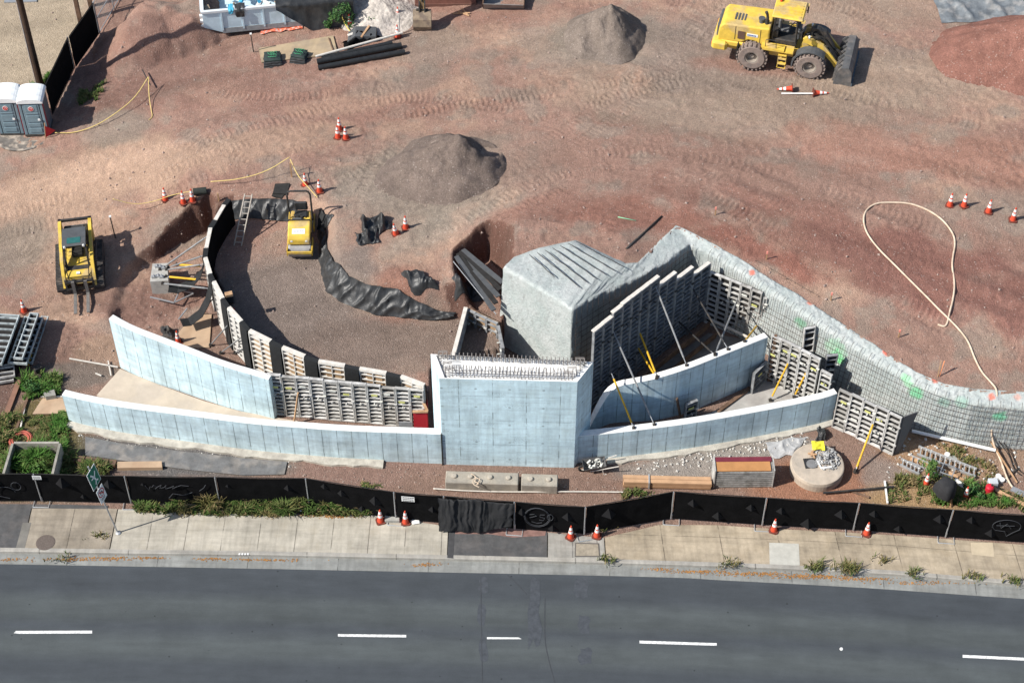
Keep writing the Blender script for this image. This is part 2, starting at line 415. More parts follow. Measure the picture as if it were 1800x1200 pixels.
# row of forms along the pit's front edge (second row) and the sprayed wall: their ground lines, shared with the builders below
ROW = [(404, 351), (395, 362), (380, 388), (371, 402), (364, 437), (362, 453), (371, 482), (377, 495), (393, 525), (403, 540), (426, 565), (439, 580), (477, 599), (497, 610), (537, 626), (560, 634), (607, 642), (632, 647), (680, 655), (705, 661), (747, 677)]
ROWZ = 2.8
ROWW = [G(x, y, ROWZ) for x, y in ROW]
STN = [((884, 470), (903, 446)), ((930, 497), (946, 430)), ((975, 524), (1012, 416)), ((1006, 545), (1078, 447)), ((1060, 515), (1100, 460)), ((1112, 494), (1121, 461)), ((1168, 462), (1157, 425)),
       ((1213, 431), (1188, 398)), ((1238, 440), (1228, 418)), ((1300, 476), (1302, 454)), ((1350, 511), (1352, 487)), ((1400, 543), (1402, 516)), ((1450, 577), (1455, 552)), ((1500, 609), (1505, 585)),
       ((1550, 640), (1555, 619)), ((1600, 669), (1610, 653)), ((1650, 692), (1660, 675)), ((1710, 708), (1712, 685)), ((1800, 716), (1802, 690)), ((1990, 724), (1995, 696))]
SZ = [4.4, 4.4, 4.4, 4.4, 4.2, 4.0, 3.85, 3.7, 3.65, 3.5, 3.35, 3.2, 3.05, 2.9, 2.75, 2.65, 2.6, 2.6, 2.65, 2.7]
LIP = [G(a[0], a[1], z) for (a, b), z in zip(STN, SZ)]; BACK = [G(b[0], b[1], z + .1) for (a, b), z in zip(STN, SZ)]
def nrm2(v): v = Vector((v.x, v.y, 0)); return v.normalized()
INN = []
for i in range(len(LIP)):
    a = LIP[max(0, i - 1)]; b = LIP[min(len(LIP) - 1, i + 1)]; d = nrm2(b - a); INN.append(Vector((d.y, -d.x, 0)))
INN[0] = nrm2(Vector(((LIP[1] - LIP[0]).y, -(LIP[1] - LIP[0]).x, 0))); INN[3] = nrm2(INN[2] + INN[4]); INN[7] = nrm2(INN[6] + INN[8])
# low ground: everything in front of the sprayed wall and in front of the second row of forms
LOW = PX([(-600, 1000), (-600, 760), (-100, 700), (150, 655), (210, 632), (290, 612), (345, 598), (372, 545), (380, 520)], .12)
def rowoff(i, d):
    a = ROWW[max(0, i - 1)]; b = ROWW[min(len(ROWW) - 1, i + 1)]; t = nrm2(b - a); return ROWW[i] + Vector((-t.y, t.x, 0)) * d
LOW += [rowoff(i, .05) for i in range(8, len(ROWW))] + PX([(760, 640), (800, 628), (880, 612)], 1.3)
LOW += [LIP[i] - INN[i] * .12 for i in range(len(LIP))] + [Vector((60, LIP[-1].y, 0)), Vector((60, 30, 0)), Vector((-60, 30, 0))]
dl = psd(LOW)
lowz = .12 + .04 * rough + .03 * fbm(X * .8, Y * .8, 3)
berm = .06 * np.exp(-((X - 15.5) / 5.5) ** 2 - ((Y - 47.2) / 2.0) ** 2)
Z = np.where(dl < 0, np.where(Y > 47.5, np.where((X > -3) & (X < 12) & (Y > 51.5), .02, lowz), lowz) + np.where(X > 8, berm, 0), Z)
soft = (dl > 0) & (dl < 1.6) & (X < -15.5); Z = np.where(soft, lowz + (Z - lowz) * sstep(0, 1.6, dl), Z)
# earth below the sprayed concrete skin
SKIN = [l + n * .3 for l, n in zip(LIP, INN)] + [b for b in BACK[::-1]]
ds = psd(SKIN); Z = np.where((ds < -.12) & (dl > 0), Z - .45, Z)
# street side: below road and pavement
SBACK = [(-300, 893), (0, 893), (190, 893), (250, 897), (400, 903), (640, 903), (790, 925), (960, 935), (1060, 945), (1180, 917), (1340, 928), (1510, 936), (1680, 948), (1800, 957), (2100, 978)]
STREET = [Vector((-3000, G(-300, 893, .15).y, 0))] + [G(x, y, .15) + Vector((0, -.12, 0)) for x, y in SBACK] + [Vector((3000, G(2100, 978, .15).y, 0)), Vector((3000, -1200, 0)), Vector((-3000, -1200, 0))]
inS = psd(STREET) < 0
Z = np.where(inS, -.14, Z)

# tyre and crawler tracks pressed into the dirt: (line in the photograph, half width, lug pitch, depth)
TRK = [([(-20, 330), (180, 290), (420, 225), (650, 155), (800, 120)], .30, .24, .030), ([(-20, 360), (200, 318), (450, 245), (680, 172), (830, 138)], .30, .24, .030), ([(60, 420), (260, 330), (520, 262), (720, 196), (900, 165), (1000, 168)], .28, .22, .026),
       ([(240, 175), (320, 222), (380, 250)], .30, .2, .03), ([(480, 210), (600, 176), (760, 165), (900, 205)], .34, .2, .03), ([(640, 205), (800, 190), (930, 175), (1060, 190)], .3, .2, .03), ([(700, 220), (860, 120), (930, 70)], .28, .22, .03),
       ([(830, 200), (1000, 170), (1200, 140), (1330, 170)], .34, .26, .03), ([(900, 230), (1100, 180), (1260, 150)], .34, .26, .03), ([(900, 300), (1040, 215), (1180, 90), (1260, 20)], .32, .25, .026), ([(930, 330), (1090, 220), (1230, 95), (1320, -10)], .32, .25, .026),
       ([(1180, 10), (1290, 30), (1480, 20), (1640, 120), (1800, 190)], .34, .26, .03), ([(1200, 60), (1260, 90), (1280, 130), (1480, 190), (1720, 250)], .34, .26, .028), ([(1480, -10), (1600, 60), (1700, 140)], .34, .26, .03),
       ([(900, 320), (1050, 290), (1240, 300), (1420, 350), (1600, 420), (1830, 480)], .42, .3, .02), ([(1240, 380), (1400, 460), (1560, 540), (1700, 610), (1830, 640)], .5, .22, .028), ([(1230, 330), (1420, 420), (1600, 510), (1830, 560)], .36, .25, .018),
       ([(640, 260), (690, 330), (700, 420)], .3, .2, .03), ([(780, 420), (850, 395), (960, 340), (1080, 320)], .34, .18, .03), ([(820, 440), (900, 410), (1000, 360)], .28, .18, .025), ([(600, 400), (640, 330), (670, 250)], .25, .2, .025),
       ([(220, 540), (270, 545), (330, 570)], .42, .24, .05), ([(20, 380), (110, 440), (120, 560)], .3, .2, .02), ([(560, 330), (640, 300), (760, 220)], .3, .2, .025), ([(500, 300), (420, 270), (300, 240)], .3, .2, .03), ([(360, 145), (480, 165), (640, 150)], .3, .2, .03)]
TINT = np.zeros(X.shape)
core = (X > -29) & (X < 29) & (Y > 40) & (Y < 84)
for pts, hw, pitch, dep in TRK:
    L = smooth_line([G(x, y, 2.4) for x, y in pts], 3); s0 = 0
    for a, b in zip(L, L[1:]):
        dx, dy = b.x - a.x, b.y - a.y; ln = math.hypot(dx, dy)
        if ln < 1e-6: continue
        i0, i1 = np.searchsorted(GX, [min(a.x, b.x) - hw - .2, max(a.x, b.x) + hw + .2]); j0, j1 = np.searchsorted(GY, [min(a.y, b.y) - hw - .2, max(a.y, b.y) + hw + .2])
        sx, sy = X[j0:j1, i0:i1], Y[j0:j1, i0:i1]
        t = ((sx - a.x) * dx + (sy - a.y) * dy) / (ln * ln); lat = ((sx - a.x) * dy - (sy - a.y) * dx) / ln
        k = (t >= 0) & (t < 1) & (np.abs(lat) < hw + .12)
        s = s0 + t * ln; worn = sstep(-.2, .1, fbm(sx * .4 + 31, sy * .4, 3))
        dep_ = dep * .95; pitch = max(pitch, .27); prof = np.where(np.abs(lat) < hw, -.6 * dep_ + dep_ * np.sin(2 * np.pi * s / pitch + 5 * np.abs(lat)), dep_ * 1.0 * np.clip((hw + .12 - np.abs(lat)) / .12, 0, 1)) * worn
        ok = k & (dl[j0:j1, i0:i1] > .3) & (dp[j0:j1, i0:i1] > 1.0)
        Z[j0:j1, i0:i1] += np.where(ok, prof, 0); TINT[j0:j1, i0:i1] += np.where(ok & (np.abs(lat) < hw), .5 * worn * np.sin(2 * np.pi * s / pitch + 5 * np.abs(lat)) , 0)
        s0 += ln
# grader ridges along the right-hand plateau
d0 = G(1240, 330, 3.6); d1 = G(1830, 560, 3.6); dd = (d1 - d0).normalized(); lat = (X - d0.x) * dd.y - (Y - d0.y) * dd.x
rid = sstep(0, .2, fbm(X * .35 + 3, Y * .35, 2)) * (X > 6) * (dl > .6) * (Y < 66) * (lat > -3.0) * (lat < 6)
Z += .045 * rid * np.sin(lat * 2 * np.pi / 1.25 + 2.5 * fbm(X * .4, Y * .4, 2))

# piles standing on the terrain are built apart; the terrain's own colour: stone dust, red cinder, grey base course ...
def lin(r, g, b): return np.array([((c / 255) / 12.92 if c < 10.3 else ((c / 255 + .055) / 1.055) ** 2.4) for c in (r, g, b)])
KCOL = .80
c_red, c_tan, c_grey, c_rust, c_dark = lin(164, 134, 123), lin(190, 162, 144), lin(150, 141, 132), lin(158, 121, 110), lin(112, 96, 90)
Cc = np.empty(X.shape + (3,)); Cc[:] = c_red
n1 = fbm(X * .35, Y * .35, 5); n2 = fbm(X * .9 + 50, Y * .9, 5); n3 = fbm(X * .12 + 8, Y * .5 + 8, 4)
def blend(maskv, col):
    global Cc
    Cc = Cc * (1 - maskv[..., None]) + np.asarray(col) * maskv[..., None]
blend(sstep(.02, .2, n1) * .6, c_tan); blend(sstep(.05, .2, n2) * .55, c_grey); blend(sstep(.06, .2, n3) * .4, c_rust)
BLOBS = [ # px, py, rx m, ry m, rot, colour, strength
    (150, 280, 7, 2.6, .12, c_tan, .95), (420, 255, 6, 1.6, .25, c_tan, .7), (60, 330, 5, 2.5, 0, c_tan, .8), (130, 390, 4, 3.5, 0, c_tan, .55), (100, 520, 2.5, 2.2, 0, c_tan, .6), (620, 170, 4, 1.0, .2, c_tan, .45),
    (280, 100, 5, 3.5, .2, lin(140, 112, 104), .85), (420, 130, 3.5, 1.6, 0, lin(150, 120, 110), .8), (200, 190, 2.0, 1.6, 0, c_grey, .7), (20, 375, 2.2, 2.2, 0, c_grey, .75), (300, 360, 2.2, .9, .2, c_grey, .6),
    (250, 470, 3, 1.2, .3, lin(120, 92, 86), .6), (190, 470, 2.6, 1.8, 0, lin(140, 112, 104), .6),
    (1060, 80, 5.5, 3.4, 0, c_grey, .9), (1330, 200, 10, 3.2, -.05, lin(158, 142, 130), .85), (1560, 150, 7, 3.0, -.2, lin(168, 150, 136), .8), (1450, 30, 8, 2.5, 0, lin(170, 150, 136), .7), (1250, 100, 5, 4, 0, lin(150, 136, 128), .8),
    (760, 330, 6.5, 4.5, 0, c_grey, .85), (740, 420, 3, 1.6, .5, c_grey, .7), (650, 420, 2.0, 1.8, 0, lin(160, 125, 112), .6), (960, 320, 5, 2.5, 0, c_red, .5), (1000, 150, 3, 2, 0, c_tan, .35), (850, 60, 4, 1.5, 0, c_tan, .45),
    (540, 480, 4.6, 4.2, 0, lin(141, 128, 122), 1.0), (480, 560, 3, 3, .6, lin(141, 128, 122), 1.0), (640, 620, 3.6, 2.0, 0, lin(141, 126, 119), 1.0), (800, 600, 3.4, 2.4, 0, lin(142, 126, 118), 1.0),
    (1430, 380, 9, 3.0, -.3, c_red, .8), (1500, 470, 10, 2.6, -.42, lin(152, 114, 104), .9), (1680, 560, 8, 2.6, -.42, lin(146, 108, 100), .9), (1330, 470, 4.5, .9, -.55, lin(156, 110, 99), .9), (1100, 420, 4.2, 1.6, 0, lin(160, 117, 105), .8), (1640, 300, 8, 2.2, -.2, lin(172, 132, 118), .7), (1780, 400, 4, 1.6, -.3, c_grey, .5), (700, 500, 1.4, 1.2, 0, lin(164, 121, 107), .7), (950, 400, 3, 1.2, .3, c_rust, .7),
    (700, 135, 3, 1.2, .2, c_grey, .5), (760, 70, 2.5, 2.5, 0, c_grey, .55), (1330, 130, 3.2, .9, -.1, c_rust, .6)]
for px, py, rx, ry, rot, col, st in BLOBS:
    c = G(px, py, 2.5 if py < 560 else 1.3); ca, sa = math.cos(rot), math.sin(rot)
    u = ((X - c.x) * ca + (Y - c.y) * sa) / rx; v = (-(X - c.x) * sa + (Y - c.y) * ca) / ry
    r = np.hypot(u, v) + .9 * n2 + .5 * n1
    blend(st * (1 - sstep(.45, 1.05, r)), col)
inlow = dl < 0
blend(inlow * 1.0, lin(150, 126, 116))
for px, py, rx, ry, rot, col, st in [(300, 805, 5, 1.3, -.06, lin(112, 112, 114), .95), (140, 790, 2, 1.0, 0, lin(104, 102, 102), .9), (440, 820, 3.2, .6, -.05, lin(128, 122, 118), .9), (640, 830, 4, 1.2, 0, lin(150, 124, 116), .95), (950, 850, 7, 1.4, 0, lin(146, 122, 112), .95),
                                  (1220, 820, 3.6, .9, .1, lin(158, 152, 148), .95), (1330, 790, 3, .6, .15, lin(165, 160, 155), .9), (1430, 850, 3.5, 1.6, 0, lin(166, 124, 104), .95), (1560, 850, 1.2, 1.8, .3, lin(150, 138, 132), .8), (1650, 800, 3.2, 1.5, -.3, lin(172, 142, 116), .95), (1640, 870, 3.5, 1.0, 0, lin(172, 145, 112), .95), (1760, 800, 1.6, 1.4, 0, lin(164, 140, 124), .9), (1600, 745, 1.4, .6, -.4, lin(128, 126, 124), .9),
                                  (110, 610, 3, 1.6, 0, lin(150, 122, 112), .9), (190, 620, 1.6, 1.4, 0, lin(176, 150, 132), .8), (130, 660, 2.4, .9, 0, lin(128, 118, 112), .9), (60, 760, 2.6, 2.6, 0, lin(112, 104, 70), .9), (20, 660, 1.4, 2.5, 0, lin(118, 96, 90), .9), (330, 590, 1.2, .8, .4, lin(176, 140, 122), .8), (60, 860, 3, .8, 0, lin(104, 100, 74), .8)]:
    c = G(px, py, .12); ca, sa = math.cos(rot), math.sin(rot)
    u = ((X - c.x) * ca + (Y - c.y) * sa) / rx; v = (-(X - c.x) * sa + (Y - c.y) * ca) / ry
    blend(st * (1 - sstep(.6, 1.05, np.hypot(u, v) + .5 * n2)) * (inlow | (X < -16)), col)
# steep faces round the cut and the hole take a darker red-brown
slope = np.hypot(np.gradient(Z, axis=0) / np.maximum(.05, np.gradient(Y, axis=0)), np.gradient(Z, axis=1) / np.maximum(.05, np.gradient(X, axis=1)))
blend(sstep(.5, .95, slope) * .85 * core * sstep(.5, .9, Zb) * ((dc < 1.2) | (dh < 1.0)), lin(104, 76, 69))
# the paved yard outside the fence, top left
YARD = PX([(-300, -60), (180, -60), (140, 60), (100, 140), (88, 152), (-300, 152)], 1.0); dy_ = psd(YARD)
blend((1 - sstep(-.5, .5, dy_ + .6 * n2)) * .9, lin(184, 171, 152))
strk = fbm((X * .94 + Y * .34) * .10 + 11, (Y * .94 - X * .34) * 1.1, 4); strk2 = fbm((X * .94 - Y * .34) * .09 + 31, (Y * .94 + X * .34) * 1.3, 4)
Cc *= (1 + .42 * np.where(X < 3, strk, strk2) * (dl > .3))[..., None] * np.array([1.0, .965, .90])
Cc *= (1 + .16 * TINT + .28 * rough + .22 * fine_ + .18 * n2)[..., None]  # crests paler, pits and lug grooves darker: relief shade put into the colour
Cc = np.clip(Cc * KCOL, .01, .9)
Zf = np.where(dy_ < 0, .95 + .02 * n1, Z); Z = np.where((dy_ < .6), Zf * (1 - sstep(0, .6, dy_)) + Z * sstep(0, .6, dy_), Z)

ny, nx = X.shape
me = bpy.data.meshes.new("ground")
co = np.stack([X, Y, Z], -1).reshape(-1, 3).astype(np.float32)
idx = np.arange(nx * ny).reshape(ny, nx); q = np.stack([idx[:-1, :-1], idx[:-1, 1:], idx[1:, 1:], idx[1:, :-1]], -1).reshape(-1, 4).astype(np.int32)
me.vertices.add(len(co)); me.vertices.foreach_set("co", co.ravel()); me.loops.add(q.size); me.loops.foreach_set("vertex_index", q.ravel())
me.polygons.add(len(q)); me.polygons.foreach_set("loop_start", np.arange(0, q.size, 4, dtype=np.int32)); me.polygons.foreach_set("loop_total", np.full(len(q), 4, np.int32))
me.update(); me.polygons.foreach_set("use_smooth", [True] * len(q))
at_ = me.attributes.new("soil", 'FLOAT_COLOR', 'POINT'); ca4 = np.ones((len(co), 4), np.float32); ca4[:, :3] = Cc.reshape(-1, 3); at_.data.foreach_set("color", ca4.ravel())
def soil_mat(name, attr=None, col=(.3, .2, .17), pebble=21.0, bump=.022):
    m, nt, b = base_mat(name, .95, .12)
    ob = nt.nodes.new("ShaderNodeTexCoord").outputs["Object"]
    if attr: a = nt.nodes.new("ShaderNodeAttribute"); a.attribute_name = attr; c = a.outputs["Color"]
    else:
        c = mixc(nt, mrange(nt, tnoise(nt, ob, 1.3), .35, .65, 0, 1), tuple(x * .82 for x in col), tuple(min(1, x * 1.15) for x in col))
    vo = nt.nodes.new("ShaderNodeTexVoronoi"); vo.inputs["Scale"].default_value = pebble; nt.links.new(ob, vo.inputs["Vector"])
    g = tnoise(nt, ob, pebble * .9, 5, .75)
    sepc = nt.nodes.new("ShaderNodeSeparateColor"); nt.links.new(vo.outputs["Color"], sepc.inputs[0])
    k = node_math(nt, 'MULTIPLY', mrange(nt, sepc.outputs[0], 0, 1, .86, 1.13), mrange(nt, g, .3, .7, .74, 1.26))
    cb = nt.nodes.new("ShaderNodeCombineXYZ")
    for i in range(3): nt.links.new(k, cb.inputs[i])
    c = mixc(nt, 1.0, c, cb.outputs[0], 'MULTIPLY')
    pale = mrange(nt, sepc.outputs[1], .97, .99, 0, .4)
    c = mixc(nt, pale, c, (.48, .42, .37)); nt.links.new(c, b.inputs["Base Color"])
    h = node_math(nt, 'SUBTRACT', node_math(nt, 'MULTIPLY', g, 1.6), vo.outputs["Distance"]); set_bump(nt, b, h, bump)
    return m
M_soil = soil_mat("soil", "soil"); me.materials.append(M_soil)
go = bpy.data.objects.new("ground", me); COL.objects.link(go); tag(go, kind="structure")

def TZ(x, y):
    i = min(max(int(np.searchsorted(GX, x)) - 1, 0), nx - 2); j = min(max(int(np.searchsorted(GY, y)) - 1, 0), ny - 2)
    fx = (x - GX[i]) / (GX[i + 1] - GX[i]); fy = (y - GY[j]) / (GY[j + 1] - GY[j])
    return float((Z[j, i] * (1 - fx) + Z[j, i + 1] * fx) * (1 - fy) + (Z[j + 1, i] * (1 - fx) + Z[j + 1, i + 1] * fx) * fy)
def TG(px, py, lift=0.0):
    """ground point seen at a point of the photograph"""
    d = ray(px, py); prev = None; z = 6.0
    while z > -1:
        t = (z - CAMH) / d[2]; x, y = t * d[0], t * d[1]
        if TZ(x, y) >= z: break
        z -= .04
    return Vector((x, y, TZ(x, y) + lift))
def heading(px0, py0, px1, py1, z=2.0):
    a, b = G(px0, py0, z), G(px1, py1, z); return math.atan2(b.y - a.y, b.x - a.x)

# gravel piles
def pile(name, label, px, py, rx, ry, h, col, seed, steep=1.15, crater=None, rot=0, pebble=19.0, bumps=.12, z=None, skew=0.0):
    c = TG(px, py); nr, na = 44, 84; vs = []; 
    def hz(x, y):
        ca, sa = math.cos(rot), math.sin(rot); u = (x * ca + y * sa) / rx; v = (-x * sa + y * ca) / ry
        u = u - skew; u = u / (1 - skew) if u > 0 else u / (1 + skew); r = math.hypot(u, v); a = math.atan2(v, u)
        r *= 1 + .16 * nz(math.cos(a) * 1.3 + seed, math.sin(a) * 1.3, seed, 3)
        zz = h * max(0, 1 - r ** 1.0) ** .92
        zz = h * (1 - math.sqrt(r * r + .006)) * (1 - .22 * r * (1 - r) * 2) if r < 1 else -(r - 1) * h
        zz += bumps * nz(x * 1.1 + seed, y * 1.1, 3, 4) * min(1, max(0, (1 - r) * 3)) + .035 * nz(x * 5, y * 5, seed, 2)
        if crater:
            for (cx, cy, cr, cd) in crater:
                d = math.hypot(x - cx, y - cy) / cr
                if d < 1: zz -= cd * (1 - d * d)
        return zz
    mb = MB(); rows = []
    for i in range(nr + 1):
        row = []
        for j in range(na):
            a = 2 * math.pi * j / na; rr = 1.08 * i / nr; x, y = rr * rx * math.cos(a), rr * ry * math.sin(a)
            ca, sa = math.cos(rot), math.sin(rot); x, y = x * ca - y * sa, x * sa + y * ca
            w = hz(x, y); wx, wy = c.x + x, c.y + y
            row.append(Vector((wx, wy, TZ(wx, wy) + max(w, -.25) - .02)))
        row.append(row[0]); rows.append(row)
    mb.grid(rows); o = mb.build(name, soil_mat(name + '_stone' + str(seed), None, tuple(col), pebble), smooth=True, world=True)
    return tag(o, label, 'gravel pile')
pile('gravel_pile', 'large grey-brown gravel pile with a dark scooped hollow on its right side, mid site', 774, 298, 2.9, 2.65, 2.2, lin(136, 121, 112) * .70, 4, crater=[(1.9, .7, .95, .8)], skew=.26, bumps=.2)
pile('gravel_pile', 'grey gravel pile at the top centre of the site, left of the wheel loader', 1060, 64, 2.1, 2.4, 2.1, lin(142, 129, 119) * .72, 9, crater=[(-.6, -1.2, .5, .25)], skew=.15, bumps=.2)
pile('cinder_pile', 'big red cinder pile cut by the right edge, below grey plastic sheeting', 1812, 96, 4.6, 3.4, 2.5, lin(156, 112, 99) * .74, 12, bumps=.12)
pile('rock_pile', 'pale crushed rock pile behind the traffic cones and shrub at the top', 668, 22, 2.2, 2.2, 1.1, lin(205, 196, 186) * .8, 15, pebble=7.0)

# ------------------------------------------------------------------ street
EDGE = [(-300, 986), (0, 991), (225, 995), (450, 999), (650, 1003), (850, 1007), (1000, 1010), (1200, 1015), (1260, 1019), (1400, 1026), (1540, 1034), (1750, 1049), (1800, 1052), (2100, 1074)]
KERB = [(-300, 969), (0, 972), (200, 975), (450, 978), (780, 985), (1000, 990), (1200, 996), (1350, 1001), (1570, 1012), (1750, 1027), (1800, 1031), (2100, 1052)]
def ext(pts, far=120):
    a = pts[0] + (pts[0] - pts[1]).normalized() * far; b = pts[-1] + (pts[-1] - pts[-2]).normalized() * far
    return [a] + pts + [b]
def strip(name, A, B, m, z=None, kind="structure", rows=2, label=None, n=160):
    A = resample(A, n=n); B = resample(B, n=n); R_ = []; U = []; s = 0; ss = [0]
    for a, b in zip(A, A[1:]): s += (b - a).length; ss.append(s)
    for i in range(rows):
        f = i / (rows - 1); row = [a.lerp(b, f) for a, b in zip(A, B)]
        if z is not None: row = [Vector((p.x, p.y, z)) for p in row]
        R_.append(row); U.append([(ss[k], (A[k] - row[k]).length) for k in range(n)])
    mb = MB(); mb.grid(R_, U); o = mb.build(name, m); tag(o, kind=kind)
    return o
E0 = ext(PX(EDGE, 0)); K0 = ext(PX(KERB, 0))
def road_mat():
    m, nt, b = base_mat("asphalt", .82, .3)
    uv = nt.nodes.new("ShaderNodeTexCoord").outputs["UV"]; ob = nt.nodes.new("ShaderNodeTexCoord").outputs["Object"]
    sp = nt.nodes.new("ShaderNodeSeparateXYZ"); nt.links.new(uv, sp.inputs[0]); u, v = sp.outputs[0], sp.outputs[1]
    r = nt.nodes.new("ShaderNodeValToRGB"); els = r.color_ramp.elements
    vv = node_math(nt, 'ADD', node_math(nt, 'DIVIDE', v, 7.0), node_math(nt, 'MULTIPLY', node_math(nt, 'SUBTRACT', tnoise(nt, uv, 1, 3, .5, (.12, .6, 1)), .5), .035)); nt.links.new(vv, r.inputs[0])
    L = [(0, .086), (.04, .076), (.16, .076), (.24, .108), (.33, .090), (.40, .080), (.50, .110), (.56, .105), (.64, .076), (.74, .080), (.83, .108), (1, .080)]
    els[0].position = 0; els[1].position = 1
    for p, c in L[1:-1]: els.new(p)
    for e, (p, c) in zip(sorted(els, key=lambda e: e.position), L): e.color = (c * .70, c * .80, c * .90 if c < .09 else c * .82, 1)
    
    c = r.outputs[0]
    g = node_math(nt, 'MULTIPLY', mrange(nt, tnoise(nt, ob, 28, 4, .75), .25, .75, .80, 1.2), mrange(nt, tnoise(nt, uv, 1, 5, .6, (.5, 3, 1)), .3, .7, .9, 1.1))
    blot = tnoise(nt, ob, .55, 6, .7, None, (5, 5, 0)); g = node_math(nt, 'MULTIPLY', g, mrange(nt, blot, .35, .7, 1.10, .86))
    scr = tnoise(nt, uv, 1.0, 6, .75, (1.6, 14, 1)); g = node_math(nt, 'MULTIPLY', g, mrange(nt, scr, .62, .8, 1.0, 1.22))
    # sparse tar spots and oil drips
    vo = nt.nodes.new("ShaderNodeTexVoronoi"); vo.inputs["Scale"].default_value = 2.6; nt.links.new(ob, vo.inputs["Vector"])
    sc = nt.nodes.new("ShaderNodeSeparateColor"); nt.links.new(vo.outputs["Color"], sc.inputs[0])
    spot = node_math(nt, 'MULTIPLY', mrange(nt, vo.outputs["Distance"], .05, .13, 1, 0), node_math(nt, 'GREATER_THAN', sc.outputs[0], .80))
    g = node_math(nt, 'MULTIPLY', g, mrange(nt, spot, 0, 1, 1, .45))
    cb = nt.nodes.new("ShaderNodeCombineXYZ")
    for i in range(3): nt.links.new(g, cb.inputs[i])
    c = mixc(nt, 1.0, c, cb.outputs[0], 'MULTIPLY'); nt.links.new(c, b.inputs["Base Color"])
    set_bump(nt, b, tnoise(nt, ob, 60, 3, .7), .006); return m
FARE = [Vector((p.x, p.y - 26, 0)) for p in E0]
strip('road', E0, FARE, road_mat(), z=0.0, rows=3, n=260)
M_gut = cast_concrete('gutter_concrete', (.27, .275, .26), 3.6, None, .3)
M_kerb = cast_concrete('kerb_concrete', (.40, .38, .34), 2.9, None, .3)
M_walk = cast_concrete('new_pavement_concrete', (.455, .42, .35), 1.47, None, .26)
M_walko = cast_concrete('old_pavement_concrete', (.335, .29, .23), 1.75, None, .35)
M_walkt = cast_concrete('tan_pavement_concrete', (.43, .36, .265), 2.35, 1.25, .42)
M_asph = mat('patch_asphalt', (.085, .085, .086), .9, .25, 3, .006, 40, col2=(.105, .10, .098))
strip('gutter', [Vector((p.x, p.y, 0)) for p in K0], [Vector((p.x, p.y, 0)) for p in E0], M_gut, z=.006, n=260)
KT = ext(PX(KERB, .15)); K2 = [p + Vector((0, .16, 0)) for p in KT]
kb = MB(); a = resample([Vector((p.x, p.y - .02, -.1)) for p in K0], n=260); b_ = resample([Vector((p.x, p.y, .135)) for p in K0], n=260); c_ = resample([Vector((p.x, p.y + .03, .156)) for p in K0], n=260); d_ = resample([Vector((p.x, p.y + .17, .158)) for p in K0], n=260)
ss = [i * (240 / 260) for i in range(260)]
kb.grid([a, b_, c_, d_], [[(s, 0) for s in ss], [(s, .2) for s in ss], [(s, .25) for s in ss], [(s, .4) for s in ss]]); tag(kb.build('kerb', M_kerb), kind='structure')
def xcut(line, x0, x1):
    q = [p for p in resample(line, n=9000) if x0 <= p.x <= x1]; return q
KB = [Vector((p.x, p.y + .17, .15)) for p in K0]; SB = ext(PX(SBACK, .15))
def wx(px, py): return G(px, py, .15).x
def pave(name, x0, x1, m, z):
    A = xcut(KB, x0, x1); B = xcut(SB, x0, x1); return strip(name, [Vector((p.x, p.y, 0)) for p in A], [Vector((p.x, p.y, 0)) for p in B], m, z=z, rows=6, n=60)
x_a, x_b, x_c, x_d, x_e = wx(45, 940), wx(198, 940), wx(787, 950), wx(962, 950), wx(1063, 950)
pave('driveway', -140, x_a - .0, M_asph, .150)
pave('pavement', x_a, x_b, M_walko, .152); pave('pavement', x_b, x_c, M_walk, .150)
pave('driveway', x_c, x_d, M_asph, .152); pave('pavement', x_d, x_e, cast_concrete('grey_pavement_concrete', (.36, .345, .31), 1.0, None, .3), .150); pave('pavement', x_e, 140, M_walkt, .152)
def patch(name, pts, z, m, kind='structure'):
    mb = MB(); mb.add([G(x, y, z) for x, y in pts], [list(range(len(pts)))]); return tag(mb.build(name, m), kind=kind)
patch('kerb_ramp', [(27, 966), (40, 918), (55, 918), (42, 968)], .156, M_kerb)
patch('pavement_slab', [(1352, 953), (1404, 955), (1406, 993), (1353, 994)], .157, mat('pale_slab', (.46, .45, .40), .9, .12, 4))
patch('pavement_patch', [(1706, 953), (1745, 953), (1748, 978), (1708, 974)], .157, mat('tan_patch', (.50, .42, .30), .9, .1, 3))
patch('asphalt_strip', [(-80, 885), (0, 885), (100, 886), (190, 888), (188, 894), (90, 893), (0, 893), (-80, 893)], .159, M_asph)
patch('asphalt_patch', [(786, 980), (789, 934), (799, 931), (797, 981)], .158, mat('fresh_asphalt', (.06, .06, .062), .9, .2, 5))
patch('asphalt_stain', [(800, 938), (801, 930), (850, 925), (960, 933), (958, 941), (900, 944), (860, 938)], .157, mat('red_dust_stain', (.23, .135, .115), .95, .3, 4))
# asphalt remains of an old lane between fence and wall
strip('asphalt_lane', PX([(150, 768), (230, 783), (330, 795), (430, 806), (505, 812)], .15), PX([(150, 800), (230, 812), (330, 826), (430, 836), (500, 834)], .15), mat('old_lane_asphalt', (.15, .15, .15), .95, .3, 2.5, .012, 30, col2=(.22, .205, .19)), z=.185, n=30)
